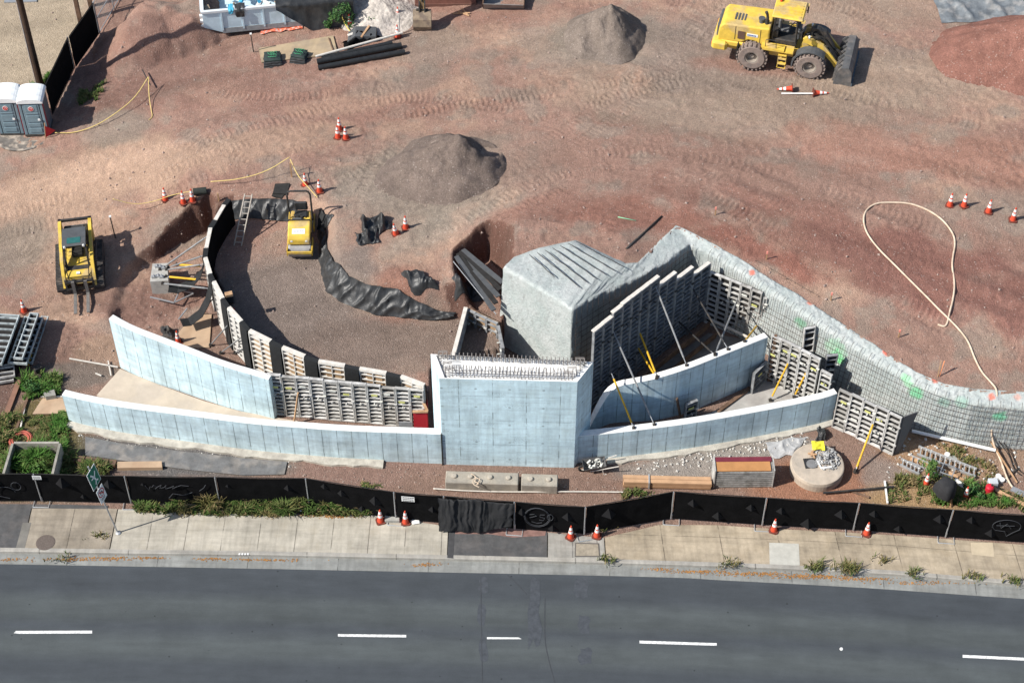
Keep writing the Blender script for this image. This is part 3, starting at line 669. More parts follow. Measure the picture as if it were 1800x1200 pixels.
# painted lane line, faint traces, patches of crack sealer
M_paint = mat('road_paint', (.74, .74, .72), .8, .22, 14, col2=(.56, .56, .55))
M_seal = mat('crack_sealer', (.050, .054, .060), .7, .2, 6)
for pts in ([(28, 1108), (36, 1108), (162, 1107.5), (162, 1112.5), (34, 1113), (24, 1112)], [(594, 1113.5), (714, 1115), (714, 1119.5), (594, 1118)], [(856, 1119), (912, 1119.5), (917, 1122.5), (856, 1122.5)], [(1124, 1125), (1260, 1129.5), (1260, 1134), (1124, 1130)], [(1692, 1150), (1840, 1157), (1840, 1162), (1692, 1155)], [(-480, 1106), (-360, 1106), (-360, 1110.5), (-480, 1110.5)]):
    patch('lane_marking', pts, .004, M_paint)
for k, (x0, y0, w, h) in enumerate([(850, 1012, 16, 30), (846, 1060, 14, 40), (850, 1118, 15, 46), (1022, 1016, 26, 34), (1026, 1080, 20, 34), (1030, 1138, 26, 28), (940, 1016, 20, 120)]):
    pts = []
    for i in range(14):
        t = 2 * math.pi * i / 14; c_, s_ = math.cos(t), math.sin(t); q_ = max(abs(c_), abs(s_)) ** .7; pts.append((x0 + w / 2 * c_ / q_ * (1 + .7 * nz(k * 3.1, i * .9)), y0 + h / 2 + h / 2 * s_ / q_ * (1 + .3 * nz(k * 2.7 + 5, i * .9))))
    patch('road_patch', pts, .003 + k * .0004, mat('worn_patch%d' % (k % 2), (.060, .067, .077) if k < 6 else (.074, .080, .083), .85, .25, 5))
for pts in ([(958, 1050), (957, 1120), (962, 1150), (978, 1210)], [(892, 1010), (908, 1024), (926, 1044)], [(845, 1015), (848, 1210)]):
    mb = MB(); L = [G(x, y, .006) for x, y in smooth_line([(x, y, 0) for x, y in pts], 2) for x, y in [(x, y)]] if False else [G(p.x, p.y, .006) for p in smooth_line([Vector((x, y, 0)) for x, y in pts], 2)]
    for a, b in zip(L, L[1:]):
        n_ = Vector((-(b - a).y, (b - a).x, 0)).normalized() * .016; mb.quad(a - n_, b - n_, b + n_, a + n_)
    tag(mb.build('road_crack', M_seal), kind='structure')
# ------------------------------------------------------------------ concrete walls
M_conc = cast_concrete('wall_concrete', (.62, .78, .84), .62, None, .3); M_concr = cast_concrete('wall_concrete_right', (.55, .68, .74), .62, 1.35, .28)  # grey concrete; the skylight's blue is put into these colours, pylon included
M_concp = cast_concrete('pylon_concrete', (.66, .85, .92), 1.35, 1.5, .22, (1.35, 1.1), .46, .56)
M_rawtop = mat('raw_concrete_top', (.74, .735, .71), .9, .14, 5, .01, 25)  # raw finish; its whiter tone also holds the sunlight on the tops
M_foot = mat('footing_concrete', (.46, .43, .37), .92, .2, 4, .015, 18, col2=(.40, .37, .32))
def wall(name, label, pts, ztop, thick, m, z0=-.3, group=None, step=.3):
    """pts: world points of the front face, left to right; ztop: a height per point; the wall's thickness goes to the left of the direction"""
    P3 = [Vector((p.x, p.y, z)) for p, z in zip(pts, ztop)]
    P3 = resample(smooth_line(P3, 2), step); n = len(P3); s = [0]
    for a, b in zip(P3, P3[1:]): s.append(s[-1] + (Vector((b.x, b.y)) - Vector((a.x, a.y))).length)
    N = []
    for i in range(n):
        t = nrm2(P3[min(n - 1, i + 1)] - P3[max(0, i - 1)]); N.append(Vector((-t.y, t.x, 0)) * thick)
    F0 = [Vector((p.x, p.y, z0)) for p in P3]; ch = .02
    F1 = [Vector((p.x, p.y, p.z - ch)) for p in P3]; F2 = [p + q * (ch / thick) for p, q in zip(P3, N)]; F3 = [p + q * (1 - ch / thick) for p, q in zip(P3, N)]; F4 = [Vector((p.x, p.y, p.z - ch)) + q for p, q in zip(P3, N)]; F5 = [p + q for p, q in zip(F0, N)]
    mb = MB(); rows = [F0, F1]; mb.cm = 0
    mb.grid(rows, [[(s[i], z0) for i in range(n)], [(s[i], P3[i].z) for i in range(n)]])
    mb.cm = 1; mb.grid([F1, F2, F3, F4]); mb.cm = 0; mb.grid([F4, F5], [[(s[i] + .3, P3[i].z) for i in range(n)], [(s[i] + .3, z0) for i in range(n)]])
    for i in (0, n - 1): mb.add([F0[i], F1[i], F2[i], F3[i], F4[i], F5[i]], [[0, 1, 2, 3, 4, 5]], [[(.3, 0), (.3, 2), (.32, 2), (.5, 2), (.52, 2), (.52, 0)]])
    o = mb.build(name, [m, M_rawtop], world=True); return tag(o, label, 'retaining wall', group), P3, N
fl = PX([(122, 741), (155, 750), (225, 764), (342, 779), (450, 794), (535, 801), (607, 807), (700, 811), (777, 814)], .15)
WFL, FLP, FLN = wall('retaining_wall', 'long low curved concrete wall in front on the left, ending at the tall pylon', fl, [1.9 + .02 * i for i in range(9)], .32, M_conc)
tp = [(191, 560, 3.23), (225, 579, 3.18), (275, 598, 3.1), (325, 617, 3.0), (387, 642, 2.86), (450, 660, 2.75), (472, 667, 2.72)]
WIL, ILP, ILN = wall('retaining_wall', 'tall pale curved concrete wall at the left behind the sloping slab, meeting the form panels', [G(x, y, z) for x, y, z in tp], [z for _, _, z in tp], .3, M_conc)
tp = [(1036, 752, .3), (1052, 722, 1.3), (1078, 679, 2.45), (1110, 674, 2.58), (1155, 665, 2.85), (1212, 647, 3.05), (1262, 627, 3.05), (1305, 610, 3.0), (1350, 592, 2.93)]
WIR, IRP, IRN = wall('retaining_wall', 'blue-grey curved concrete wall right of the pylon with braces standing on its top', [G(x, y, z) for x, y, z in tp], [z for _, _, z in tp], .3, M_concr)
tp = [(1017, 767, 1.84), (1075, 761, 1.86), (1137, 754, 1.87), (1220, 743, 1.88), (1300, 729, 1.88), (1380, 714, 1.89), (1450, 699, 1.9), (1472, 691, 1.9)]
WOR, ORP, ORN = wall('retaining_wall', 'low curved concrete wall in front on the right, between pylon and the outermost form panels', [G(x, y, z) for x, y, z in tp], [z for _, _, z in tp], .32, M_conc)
# strip footings in front of the two low walls
def footing(P3, N, w, z, wob, label, i0=0, i1=None, back=0.0):
    P3 = P3[i0:i1]; N = N[i0:i1]; A = []; B = []; C = []
    for k, (p, q) in enumerate(zip(P3, N)):
        t = q.normalized(); r = w * (1 + wob * nz(k * .5, w, 1.3)); f0 = 0 if back == 0 else -back
        A.append(Vector((p.x, p.y, z)) - t * f0 * 0); B.append(Vector((p.x, p.y, z - .01)) - t * r); C.append(Vector((p.x, p.y, -.1)) - t * (r + .03))
    mb = MB(); mb.grid([A, B, C]); return tag(mb.build('wall_footing', M_foot, world=True), label, 'footing')
footing(FLP, FLN, .34, .23, .35, 'rough concrete footing strip along the foot of the front left wall', 0, -8)
footing(ORP, ORN, .26, .24, .4, 'rough concrete footing strip along the foot of the front right wall', 4)
# pylon
PZ = 5.52
FL, FR, BR, BL = G(772, 665, PZ), G(1015, 671, PZ), G(1043, 636, PZ), G(757, 622, PZ)
pyl = thing('concrete_pylon', 'tall block-like pale blue concrete pylon in the centre with rebar stubs on top', 'pylon', ((FL.x + FR.x) / 2, FL.y, 0))
mb = MB(); Q = [FL, FR, BR, BL]; z0 = -.4; rimz = PZ - .12
for a, b, s0 in ((FL, FR, .6), (FR, BR, .2), (BR, BL, .1), (BL, FL, .3)):
    w = (b - a).length; n = max(2, int(w / .4)); up = []; dn = []
    for i in range(n + 1): p = a.lerp(b, i / n); up.append(p); dn.append(Vector((p.x, p.y, z0)))
    mb.grid([dn, up], [[(s0 + w * i / n, z0) for i in range(n + 1)], [(s0 + w * i / n, PZ) for i in range(n + 1)]])
cen = (FL + FR + BR + BL) / 4
def inset(p, q, d): return p + (Vector((q.x, q.y, p.z)) - p).normalized() * d
I_ = [inset(p, cen, .22) for p in Q]; mb.cm = 1
for i in range(4): mb.quad(Q[i], Q[(i + 1) % 4], I_[(i + 1) % 4], I_[i])
I2 = [Vector((p.x, p.y, rimz)) for p in I_]
for i in range(4): mb.quad(I_[i], I_[(i + 1) % 4], I2[(i + 1) % 4], I2[i])
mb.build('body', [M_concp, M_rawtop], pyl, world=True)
mb = MB(); rows = []; 
for i in range(14):
    row = []
    for j in range(60):
        a = I2[0].lerp(I2[1], j / 59); b = I2[3].lerp(I2[2], j / 59); p = a.lerp(b, i / 13); row.append(p + Vector((0, 0, .02 + .05 * nz(p.x * 3, p.y * 3, 0, 3))))
    rows.append(row)
mb.grid(rows); mb.build('rough_top', M_rawtop, pyl, world=True, smooth=True)
mb = MB()
def hoop(p, q, h):
    mb.tube([p + Vector((0, 0, -.1)), p + Vector((0, 0, h)), q + Vector((0, 0, h)), q + Vector((0, 0, -.1))], .013, 4)
for j in range(36):
    f = (j + .5) / 36; a = I2[0].lerp(I2[1], f); b = I2[3].lerp(I2[2], f); p = a.lerp(b, .12); q = a.lerp(b, .40); r = a.lerp(b, .9)
    p2 = p + Vector((random.uniform(-.05, .05), .22, 0)); mb.tube([p, p + Vector((0, 0, .42)), p2 + Vector((0, .05, .42 + random.uniform(-.03, .03)))], .018, 4)
    mb.tube([r, r + Vector((0, 0, .46)), r + Vector((0, -.2, .46))], .018, 4)
    if j % 2: mb.tube([q, q + Vector((random.uniform(-.1, .1), .03, .3))], .013, 4)
for side in (0, 1):
    for j in range(4):
        f = (j + .5) / 4; A, B = ((I2[0], I2[3]) if side == 0 else (I2[1], I2[2])); p = A.lerp(B, f); d = Vector((.35 if side == 0 else -.35, 0, 0)); p = p + d * .2
        for k in range(3): mb.tube([p + Vector((0, .09 * k, 0)), p + Vector((0, .09 * k, .45 - .05 * k)), p + d + Vector((0, .09 * k, .45 - .05 * k))], .014, 4)
for f, hh in ((.14, .25), (.20, .3), (.88, .25), (.84, .35)):
    mb.tube([I2[0].lerp(I2[3], f) + Vector((0, 0, hh)), I2[1].lerp(I2[2], f) + Vector((0, 0, hh))], .014, 4)
mb.build('rebar_stubs', M_rebarg, pyl, world=True)
# dark construction gap on the pylon's left edge is the wall's end: a thin filler board
mb = MB(); a = G(777, 814, .15); mb.box((a.x + .03, a.y + .03, 1.05), (.05, .22, 2.1)); tag(mb.build('joint_filler', M_rub, world=True), 'thin black filler board in the joint between front left wall and pylon', 'filler board')

# ------------------------------------------------------------------ sloping slab and floors between the walls
def slab(name, pts, z, m, t=.12):
    mb = MB(); top = [G(x, y, z) for x, y in pts]; n = len(top); vs = top + [p - Vector((0, 0, t)) for p in top]
    mb.add(vs, [list(range(n))] + [[i, (i + 1) % n, n + (i + 1) % n, n + i] for i in range(n)]); return tag(mb.build(name, m), kind='structure')
M_slab = mat('dusty_slab', (.50, .42, .335), .92, .12, 1.6, .006, 20, col2=(.46, .39, .32))
slab('concrete_slab', [(211, 648), (170, 694), (330, 760), (560, 790), (770, 800), (768, 760), (560, 745), (482, 733), (420, 722), (357, 704), (280, 676)], .19, M_slab)
slab('concrete_slab', [(1040, 800), (1250, 770), (1462, 735), (1440, 690), (1345, 668), (1250, 725), (1150, 752), (1060, 765)], .19, mat('grey_slab', (.40, .385, .36), .92, .2, 1.6, .006, 20, col2=(.34, .32, .30)))
slab('concrete_slab', [(1150, 650), (1245, 585), (1335, 600), (1345, 640), (1250, 690), (1150, 720)], .08, mat('dark_slab', (.24, .22, .20), .92, .3, 1.6, .01, 16))

# ------------------------------------------------------------------ sprayed concrete wall with rebar curtain
def shot_mat():
    m, nt, b = base_mat('sprayed_concrete', .95, .12)
    ob = nt.nodes.new("ShaderNodeTexCoord").outputs["Object"]
    n1_ = tnoise(nt, ob, 1.1, 6, .65); n2_ = tnoise(nt, ob, 9, 6, .75); n3_ = tnoise(nt, ob, 3.3, 5, .7, (1, 1, .5), (3, 3, 3))
    c = mixc(nt, mrange(nt, n1_, .38, .62, 0, 1), (.50, .525, .51), (.41, .455, .44)); c = mixc(nt, mrange(nt, n3_, .52, .68, 0, .7), c, (.33, .345, .335))
    k = mrange(nt, n2_, .3, .7, .78, 1.18); cb = nt.nodes.new("ShaderNodeCombineXYZ")
    for i in range(3): nt.links.new(k, cb.inputs[i])
    c = mixc(nt, 1.0, c, cb.outputs[0], 'MULTIPLY')
    a = nt.nodes.new("ShaderNodeAttribute"); a.attribute_name = "spray"; c2 = mixc(nt, a.outputs["Alpha"], c, a.outputs["Color"]); nt.links.new(c2, b.inputs["Base Color"])
    set_bump(nt, b, n2_, .05); return m
M_shot = shot_mat()
M_steelb = mat('worn_form_steel', (.42, .405, .38), .75, .3, 4, .004, 30, col2=(.30, .285, .26)); M_steelc = mat('crusted_form_steel', (.56, .55, .53), .8, .3, 4, .004, 30, col2=(.40, .39, .37))
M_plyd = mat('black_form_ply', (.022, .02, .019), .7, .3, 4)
BAT = [.45, .45, .4, .35, .35, .35, .3, .3, .4, .4, .4, .4, .4, .4, .38, .34, .30, .25, .2, .2]
def shotcrete():
    L2, B2, N2 = [], [], []; cnt = [16] * 3 + [14] * 4 + [9] + [22] * 11
    for i in range(len(LIP) - 1):
        k = cnt[min(i, len(cnt) - 1)]
        for j in range(k + (1 if i == len(LIP) - 2 else 0)):
            f = j / k; L2.append(LIP[i].lerp(LIP[i + 1], f)); B2.append(BACK[i].lerp(BACK[i + 1], f)); N2.append((INN[i].lerp(INN[i + 1], f), BAT[i] + (BAT[i + 1] - BAT[i]) * f))
    rows = []; prof = []
    for l, b, (n, bt) in zip(L2, B2, N2):
        row = []; bz = TZ(b.x, b.y) + .03; b = Vector((b.x, b.y, max(bz, l.z - .1)))
        for k in range(22): f = k / 21; row.append(Vector((l.x, l.y, 0)) + n * bt * (1 - f) ** 1.2 + Vector((0, 0, -.35 + (l.z - .26 + .35) * f)))
        r = .16 + .10 * (l.x > 9); 
        for k in range(1, 6): a = math.pi / 2 * k / 6; row.append(Vector((l.x, l.y, l.z - r + r * math.sin(a))) - n * (r * (1 - math.cos(a))))
        p0 = Vector((l.x, l.y, l.z)) - n * r; kk = 8
        for k in range(kk): f = k / (kk - 1); row.append(p0.lerp(b, f))
        row.append(b + (b - p0).normalized() * .12 + Vector((0, 0, -.35)))
        rows.append(row)
    mb = MB(); out = []
    for row in rows:
        o_ = []
        for p in row:
            d = .030 * nz(p.x * 1.1, p.y * 1.1, p.z * 1.1, 4) + .035 * nz(p.x * 6, p.y * 6, p.z * 6, 2)
            o_.append(p + Vector((d * .7, -d, d)))
        out.append(o_)
    mb.grid(out); o = mb.build('sprayed_wall', M_shot, smooth=True, world=True); tag(o, 'rough sprayed-concrete wall stepping in a V behind the form panels, with a rounded top', 'sprayed wall')
    me = o.data; at = me.attributes.new("spray", 'FLOAT_COLOR', 'POINT'); off = o.location
    spots = [((1472, 625), .42, (.05, .85, .12), .85), ((1468, 612), .6, (.25, .7, .35), .35), ((1443, 498), .15, (.8, .2, .1), .75), ((1322, 480), .17, (.8, .17, .1), .8), ((1559, 619), .17, (.85, .15, .08), .85), ((1646, 664), .18, (.85, .17, .1), .85), ((1743, 697), .19, (.85, .2, .12), .8),
             ((1610, 690), .4, (.12, .75, .3), .55), ((1598, 672), .3, (.25, .75, .35), .5), ((1590, 662), .2, (.2, .75, .3), .5), ((1757, 732), .35, (.1, .7, .35), .6), ((1690, 708), .35, (.2, .6, .4), .3), ((1660, 705), .3, (.2, .6, .4), .3), ((1408, 565), .35, (.02, .35, .12), .5), ((1790, 698), .2, (.75, .3, .2), .5)]
    W = [];
    for (px, py), r, c, s in spots:
        best = None; d = Vector(ray(px, py)); O = Vector((0, 0, CAMH)); dn = d.normalized()
        bd = 1e9
        for v in me.vertices:
            w = v.co + off - O
            q = (w - dn * w.dot(dn)).length_squared
            if q < bd: bd = q; best = v.co + off
        W.append((best, r, c, s))
    data = []
    for v in me.vertices:
        p = v.co + off; c = (.4, .4, .4); s = 0
        for b, r, cc, st in W:
            d = (p - b).length / r + .35 * nz(p.x * 7, p.y * 7, p.z * 7, 2)
            if d < 1: s2 = st * min(1, (1 - d) * 2.2); c, s = cc, max(s, s2)
        data += [*c, s]
    at.data.foreach_set("color", data); return L2, N2
L2, N2 = shotcrete()
# plastic-streaked, striped top of the block: dark grooves left by battens
mb = MB(); a0, a1 = G(930, 447, 4.56), G(1012, 424, 4.56); e0, e1 = G(1003, 512, 4.5), G(1098, 470, 4.42)
for k in range(7):
    f = k / 6; p = a0.lerp(a1, f); q = e0.lerp(e1, f); L = []
    for i in range(12):
        g = i / 11 * (.62 if k == 0 else 1.0); r = p.lerp(q, g); L.append(Vector((r.x + .03 * nz(k, g * 5), r.y + .03 * nz(k + 9, g * 5), r.z)))
    mb.tube(L, [.012] + [.022] * 10 + [.012], 5)
tag(mb.build('batten_strip', mat('dark_batten', (.07, .068, .064), .9, .3, 8), world=True), 'dark parallel battens set in the top of the sprayed block', 'battens')
def crumple_sheet(name, label, pts, m, amp=.12, seed=0, lift=.03, fold=2.2, grid=(44, 34), cat='plastic sheet', zf=None, group=None):
    """a wrinkled sheet spread over an irregular four-sided patch (photo points, clockwise from top left)"""
    A, B, C_, D = [TG(*p) if zf is None else G(p[0], p[1], zf) for p in pts]; rows = []
    for i in range(grid[1]):
        v = i / (grid[1] - 1); row = []
        for j in range(grid[0]):
            u = j / (grid[0] - 1); p = A.lerp(B, u).lerp(D.lerp(C_, u), v)
            e = min(u, 1 - u, v, 1 - v); ex = .14 * nz(u * 2 + seed, v * 2, 7.7, 2) * (1 if e > .0 else 1)
            p = p + Vector((ex * (.5 - abs(u - .5) < .2), ex * (.5 - abs(v - .5) < .2), 0))
            base = TZ(p.x, p.y) if zf is None else zf
            rid = abs(nz(p.x * fold * .75 + seed, p.y * fold * .45 + p.x * .3, seed * 1.3, 1)) ; rid2 = abs(nz(p.x * fold * 1.9 + seed, p.y * fold * .9 - p.x, 3.1, 1))
            h = amp * (1.0 - min(1, rid * 2.4)) ** 1.4 + amp * .38 * (1 - min(1, rid2 * 2.8)) ** 1.6
            row.append(Vector((p.x, p.y, base + lift + max(0, h) * min(1, e * 7 + .15))))
        rows.append(row)
    mb = MB(); mb.grid(rows); return tag(mb.build(name, m, smooth=True, world=True), label, cat, group)
# rebar curtain in front of the right arm, arching over its top; and one on the left arm
def rebar_mat(i0, i1, off, label, arch, m, sp=.27, hs=.27, htop=None):
    Ls = L2[i0:i1]; Ns = N2[i0:i1]; mb = MB()
    S = [0]
    for a, b in zip(Ls, Ls[1:]): S.append(S[-1] + (b - a).length)
    def pt(s, z):
        k = max(0, min(len(S) - 2, int(np.searchsorted(S, s)) - 1)); f = (s - S[k]) / max(1e-6, S[k + 1] - S[k]); l = Ls[k].lerp(Ls[k + 1], f); n = Ns[k][0]; bt = Ns[k][1]
        h = max(0, min(1, (z + .35) / (l.z + .07))); return Vector((l.x, l.y, 0)) + n * (bt * (1 - h) ** 1.2 + off) + Vector((0, 0, z)), l.z, n
    s = .1
    while s < S[-1]:
        p, lz, n = pt(s, 1); w = .04 * nz(s * 3, 1.2); L = [pt(s + w * (k / 8), .1 + (lz - .1) * k / 8)[0] for k in range(9)]
        if arch and int(s / sp) % 2 == 0: L += [L[-1] + Vector((0, 0, .10)) - n * .08, L[-1] + Vector((0, 0, .14)) - n * .24]
        elif not arch: L += [L[-1] + Vector((0, 0, .25 + .15 * abs(nz(s * 5, 3))))]
        mb.tube(L, .0085, 4); s += sp
    z = .3; mz = min(l.z for l in Ls)
    while z < mz + .2:
        L = [pt(q, z)[0] + Vector((0, 0, .02 * nz(q, z * 3))) for q in np.linspace(0, S[-1], int(S[-1] / .5) + 2)]; mb.tube(L, .010, 4); z += hs
    return tag(mb.build('rebar_curtain', m, world=True), label, 'rebar mat')
iv = 16 * 3 + 14 * 4 + 9
rebar_mat(iv + 2, len(L2), .10, 'long rusty rebar grid hung along the right-hand sprayed wall, hooked over its top', True, M_rebar, .22, .28)
rebar_mat(16 * 3 + 1, iv - 6, .14, 'shaded rebar grid standing on the left arm of the sprayed wall behind tall forms', False, M_rebar, .3, .33)
# loose mesh strip lying on the dirt above the wall
mb = MB(); A = [TG(x, y, .03) for x, y in [(1330, 459), (1440, 522)]]; B = [TG(x, y, .03) for x, y in [(1345, 480), (1425, 528)]]; A2 = [TG(x, y, .03) for x, y in [(1302, 470), (1402, 540)]]
for f in (0, .35, .7, 1): mb.tube([A[0].lerp(A2[0], f), A[1].lerp(A2[1], f)], .014, 4)
for f in np.linspace(0, 1, 9): mb.tube([A[0].lerp(A[1], f), A2[0].lerp(A2[1], f)], .012, 4)
tag(mb.build('rebar_mat', M_rebar, world=True), 'narrow rebar mat lying on red dirt above the sprayed wall', 'rebar mat')

# ------------------------------------------------------------------ form panels (steel frame with ribs, plywood skin)
def form_panel(a, b, z0, z1, label, group, ribs=.28, tags=0, cap=False, ply=None, steel=None, lean=0.0, clamps=2, posts=0, seed=0, name='concrete_form', cat='form panel', boards=0):
    d = Vector((b.x - a.x, b.y - a.y, 0)); w = d.length; h = z1 - z0; rz = math.atan2(d.y, d.x)
    rr = random.Random(seed * 13 + len(label)); z0 += rr.uniform(-.035, .035); t = thing(name, label, cat, (a.x, a.y, z0), rz + rr.uniform(-.012, .012), group)
    if lean: t.rotation_euler = (lean, 0, rz)
    mb = MB()
    for x in (.03, w - .03): mb.box((x, -.06, h / 2), (.045, .13, h))
    for z in (.03, h - .03): mb.box((w / 2, -.06, z), (w - .1, .125, .05))
    for p in range(posts): mb.box((w * (p + 1) / (posts + 1), -.055, h / 2), (.04, .105, h - .12))
    z = ribs
    while z < h - .12:
        mb.box((w / 2, -.055, z), (w - .1, .10, .04)); z += ribs
    if not steel: steel = (M_steel, M_steel, M_steelb, M_steelc)[rr.randrange(4)]
    mb.build('frame', steel, t)
    if ply is None: ply = M_plyd
    mb = MB(); mb.box((w / 2, .014, h / 2), (w - .004, .022, h - .006)); mb.build('plywood', ply or M_ply, t)
    for k in range(tags):
        mb = MB(); mb.box((w * .5 + rr.uniform(-.06, .06), -.125, h * (.30 + .33 * k + rr.uniform(0, .12)) if tags > 1 else h * rr.uniform(.62, .85)), (.26, .012, .11)); mb.build('label_tag', M_tag if rr.random() < .6 else M_tagw, t)
    if clamps:
        mcl = M_dark if ply is M_plyd and h > 3.3 else M_steel if rr.random() < .6 else M_tagw  # tall run gets dark clamps, its shade put into their colour
        for k in range(clamps):
            zz = h * (k + .6) / clamps + rr.uniform(-.1, .1); mb = MB(); mb.box((w - .02, -.15, zz), (.14, .06, .05)); mb.build('clamp', mcl, t)
            mb = MB(); mb.cyl((w * .5, -.1, zz - .2), (w * .5, -.22, zz - .2), .03, n=6); mb.build('tie_nut', mcl, t)
    if cap:
        mb = MB(); mb.box((w / 2, -.02, h + .03), (w * .98, .17, .05)); mb.build('top_board', M_capw, t)
    for k in range(boards):
        mb = MB(); mb.box((w * .55, -.03, h * .5), (w * .55, .05, h * .86)); mb.build('filler_boards', M_plyw, t)
    return t
M_capw = mat('bleached_board', (.62, .58, .52), .85, .18, 6)
def run(a, b, n, z0, z1, fmt, group, ntag=lambda i: 0, **k):
    for i in range(n):
        p, q = a.lerp(b, i / n), a.lerp(b, (i + 1) / n)
        zt = z1(i / n) if callable(z1) else z1; zb = z0(i / n) if callable(z0) else z0
        form_panel(p, q, zb, zt, fmt % (ORD[i] if i < len(ORD) else str(i)), group, tags=ntag(i), seed=i * 7 + n, **k)
# front left run, standing in line with the tall left wall
a, b = G(469, 655, 2.72), G(745, 685, 2.55)
run(a, b, 11, .15, lambda f: 2.72 - .16 * f, '%s form panel from the left in the street-facing row left of the pylon', 'street-side form panels left of the pylon', lambda i: [1, 1, 1, 0, 1, 1, 0, 1, 1, 1, 1][i], ribs=.235, clamps=1)
# second row, curved, alternating panels and black filler strips
M_strip = mat('black_filler_cloth', (.020, .021, .022), .85, .3, 4, .004, 30)
kp = kb_ = 0
for i in range(len(ROWW) - 1):
    a, b = ROWW[i], ROWW[i + 1]; zb = .45 if i < 7 else .15
    if i % 2 == 1:
        form_panel(a, b, zb, ROWZ, '%s form panel from the far end of the curved row round the pit' % ORD[kp], 'curved row of form panels', ribs=.3, cap=True, ply=M_plyw if i > 10 else M_ply, steel=mat('pale_form_steel', (.60, .585, .55), .75, .2, 6), clamps=0, posts=1 if i > 8 else 0, seed=i, boards=1 if i in (13, 15, 17) else 0); kp += 1
    else:
        mb = MB(); n_ = nrm2(Vector((b.y - a.y, -(b.x - a.x), 0))); L = [a, b]
        def sg(p, off, z): return Vector((p.x, p.y, z)) + n_ * off
        ot, it = .16, -.06; zt = ROWZ + .02
        rows = [[sg(p, it, 1.2 if i > 6 else .9) for p in L], [sg(p, it, zt) for p in L], [sg(p, ot, zt + .02) for p in L], [sg(p, ot + .02, zt - .6) for p in L], [sg(p, ot + .03, zb + .5) for p in L]]
        if i in (4, 6):   # these hang out and curl over the ground
            k = 1.0 if i == 4 else .5; rows[-1] = [sg(p, ot + .25, zb + 1.1) for p in L]; rows += [[sg(p, ot + .55 + .2 * k, zb + .45) for p in L], [sg(p, ot + 1.0 + .4 * k, zb + .15) for p in L], [sg(p, ot + 1.3 + .5 * k, zb + .25) for p in L]]
        else: rows.append([sg(p, ot + .03, zb) for p in L])
        mb.grid(rows); o = mb.build('form_filler', M_strip, world=True); tag(o, '%s black filler strip from the far end of the curved row' % ORD[kb_], 'filler strip', 'black filler strips of the curved row'); kb_ += 1
        sm = o.modifiers.new('thick', 'SOLIDIFY'); sm.thickness = .025
# lining on the pit side of the curved row
L = resample(smooth_line([rowoff(i, .10) for i in range(len(ROWW))], 1), .35); rows = []
for k in range(9):
    z = 1.15 + (ROWZ - .06 - 1.15) * k / 8; rows.append([Vector((p.x + .02 * nz(j, k * .7), p.y + .03 * nz(j * .9, k, 5), z)) for j, p in enumerate(L)])
mb = MB(); mb.grid(rows); tag(mb.build('fabric_lining', M_black, smooth=True, world=True), 'black fabric lining on the pit side of the curved form row', 'fabric lining')
# tall run on the right, behind the blue-grey wall
A0, A1, A2 = G(1041, 583, 5.05), G(1095, 532, 5.2), G(1157, 485, 5.3)
d_ = (Vector((A2.x, A2.y, 0)) - Vector((A0.x, A0.y, 0))); 
A3 = G(1246, 462, 3.65)
dark_steel = mat('shaded_form_steel', (.27, .275, .28), .7, .3, 5, .004, 30, spec=.3, col2=(.18, .185, .19))  # darker copy of the form steel, with shade put into its colour
A0f, A2f, A3f = [Vector((p.x, p.y, 0)) for p in (A0, A2, A3)]
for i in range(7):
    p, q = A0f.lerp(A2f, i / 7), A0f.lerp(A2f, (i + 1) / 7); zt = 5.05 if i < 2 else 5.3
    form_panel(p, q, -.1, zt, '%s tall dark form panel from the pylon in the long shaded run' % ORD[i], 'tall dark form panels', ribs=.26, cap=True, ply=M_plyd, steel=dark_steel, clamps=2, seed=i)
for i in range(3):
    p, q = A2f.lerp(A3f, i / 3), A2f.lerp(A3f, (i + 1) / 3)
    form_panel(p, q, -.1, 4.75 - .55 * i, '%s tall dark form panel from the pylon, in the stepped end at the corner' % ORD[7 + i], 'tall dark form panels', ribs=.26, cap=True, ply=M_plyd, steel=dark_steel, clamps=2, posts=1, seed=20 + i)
run(G(1250, 474, 3.25), G(1341, 517, 3.05), 5, 0, 3.2, '%s form panel from the inner corner, in the run turning towards the right', 'corner form panels', lambda i: [0, 0, 1, 1, 1][i], ribs=.31, clamps=1)
form_panel(G(1343, 522, 2.9), G(1350, 524, 2.9), .1, 2.95, 'narrow upright form strip closing the right end of the corner panels', 'corner form panels', ribs=.4, clamps=3)
run(G(1359, 585, 3.1), G(1444, 631, 3.0), 5, .15, 3.08, '%s form panel from the left behind two yellow braces, right of the blue-grey wall', 'form panels with yellow braces', lambda i: [1, 1, 1, 1, 1][i], ribs=.30, clamps=2)
form_panel(G(1445, 647, 2.5), G(1465, 657, 2.5), .15, 2.5, 'short form panel at the right end behind two yellow braces', 'form panels with yellow braces', tags=2, ribs=.30, seed=5)
run(G(1477, 680, 2.64), G(1587, 733, 2.58), 5, .22, 2.62, '%s form panel from the left in the outermost right run behind one brace', 'outermost right form panels', lambda i: [1, 2, 1, 2, 1][i], ribs=.29, clamps=2)
mb = MB(); p, q = G(1588, 731, 2.6), G(1570, 801, .22); e = Vector((.62, .30, 0)); top = Vector((p.x, p.y, 2.6)); bot = Vector((top.x, top.y, .1))
mb.add([bot, top, top + e + Vector((0, 0, -.05)), bot + e * .25, bot + Vector((.04, -.03, 0)), top + Vector((.04, -.03, 0)), top + e + Vector((.04, -.03, -.05)), bot + e * .25 + Vector((.04, -.03, 0))], [[0, 1, 2, 3], [4, 5, 6, 7], [0, 1, 5, 4], [1, 2, 6, 5], [2, 3, 7, 6], [3, 0, 4, 7]])
tag(mb.build('end_shutter', mat('grey_shutter', (.16, .16, .155), .85, .12, 3), world=True), 'grey end shutter closing the outermost right form run', 'end shutter')
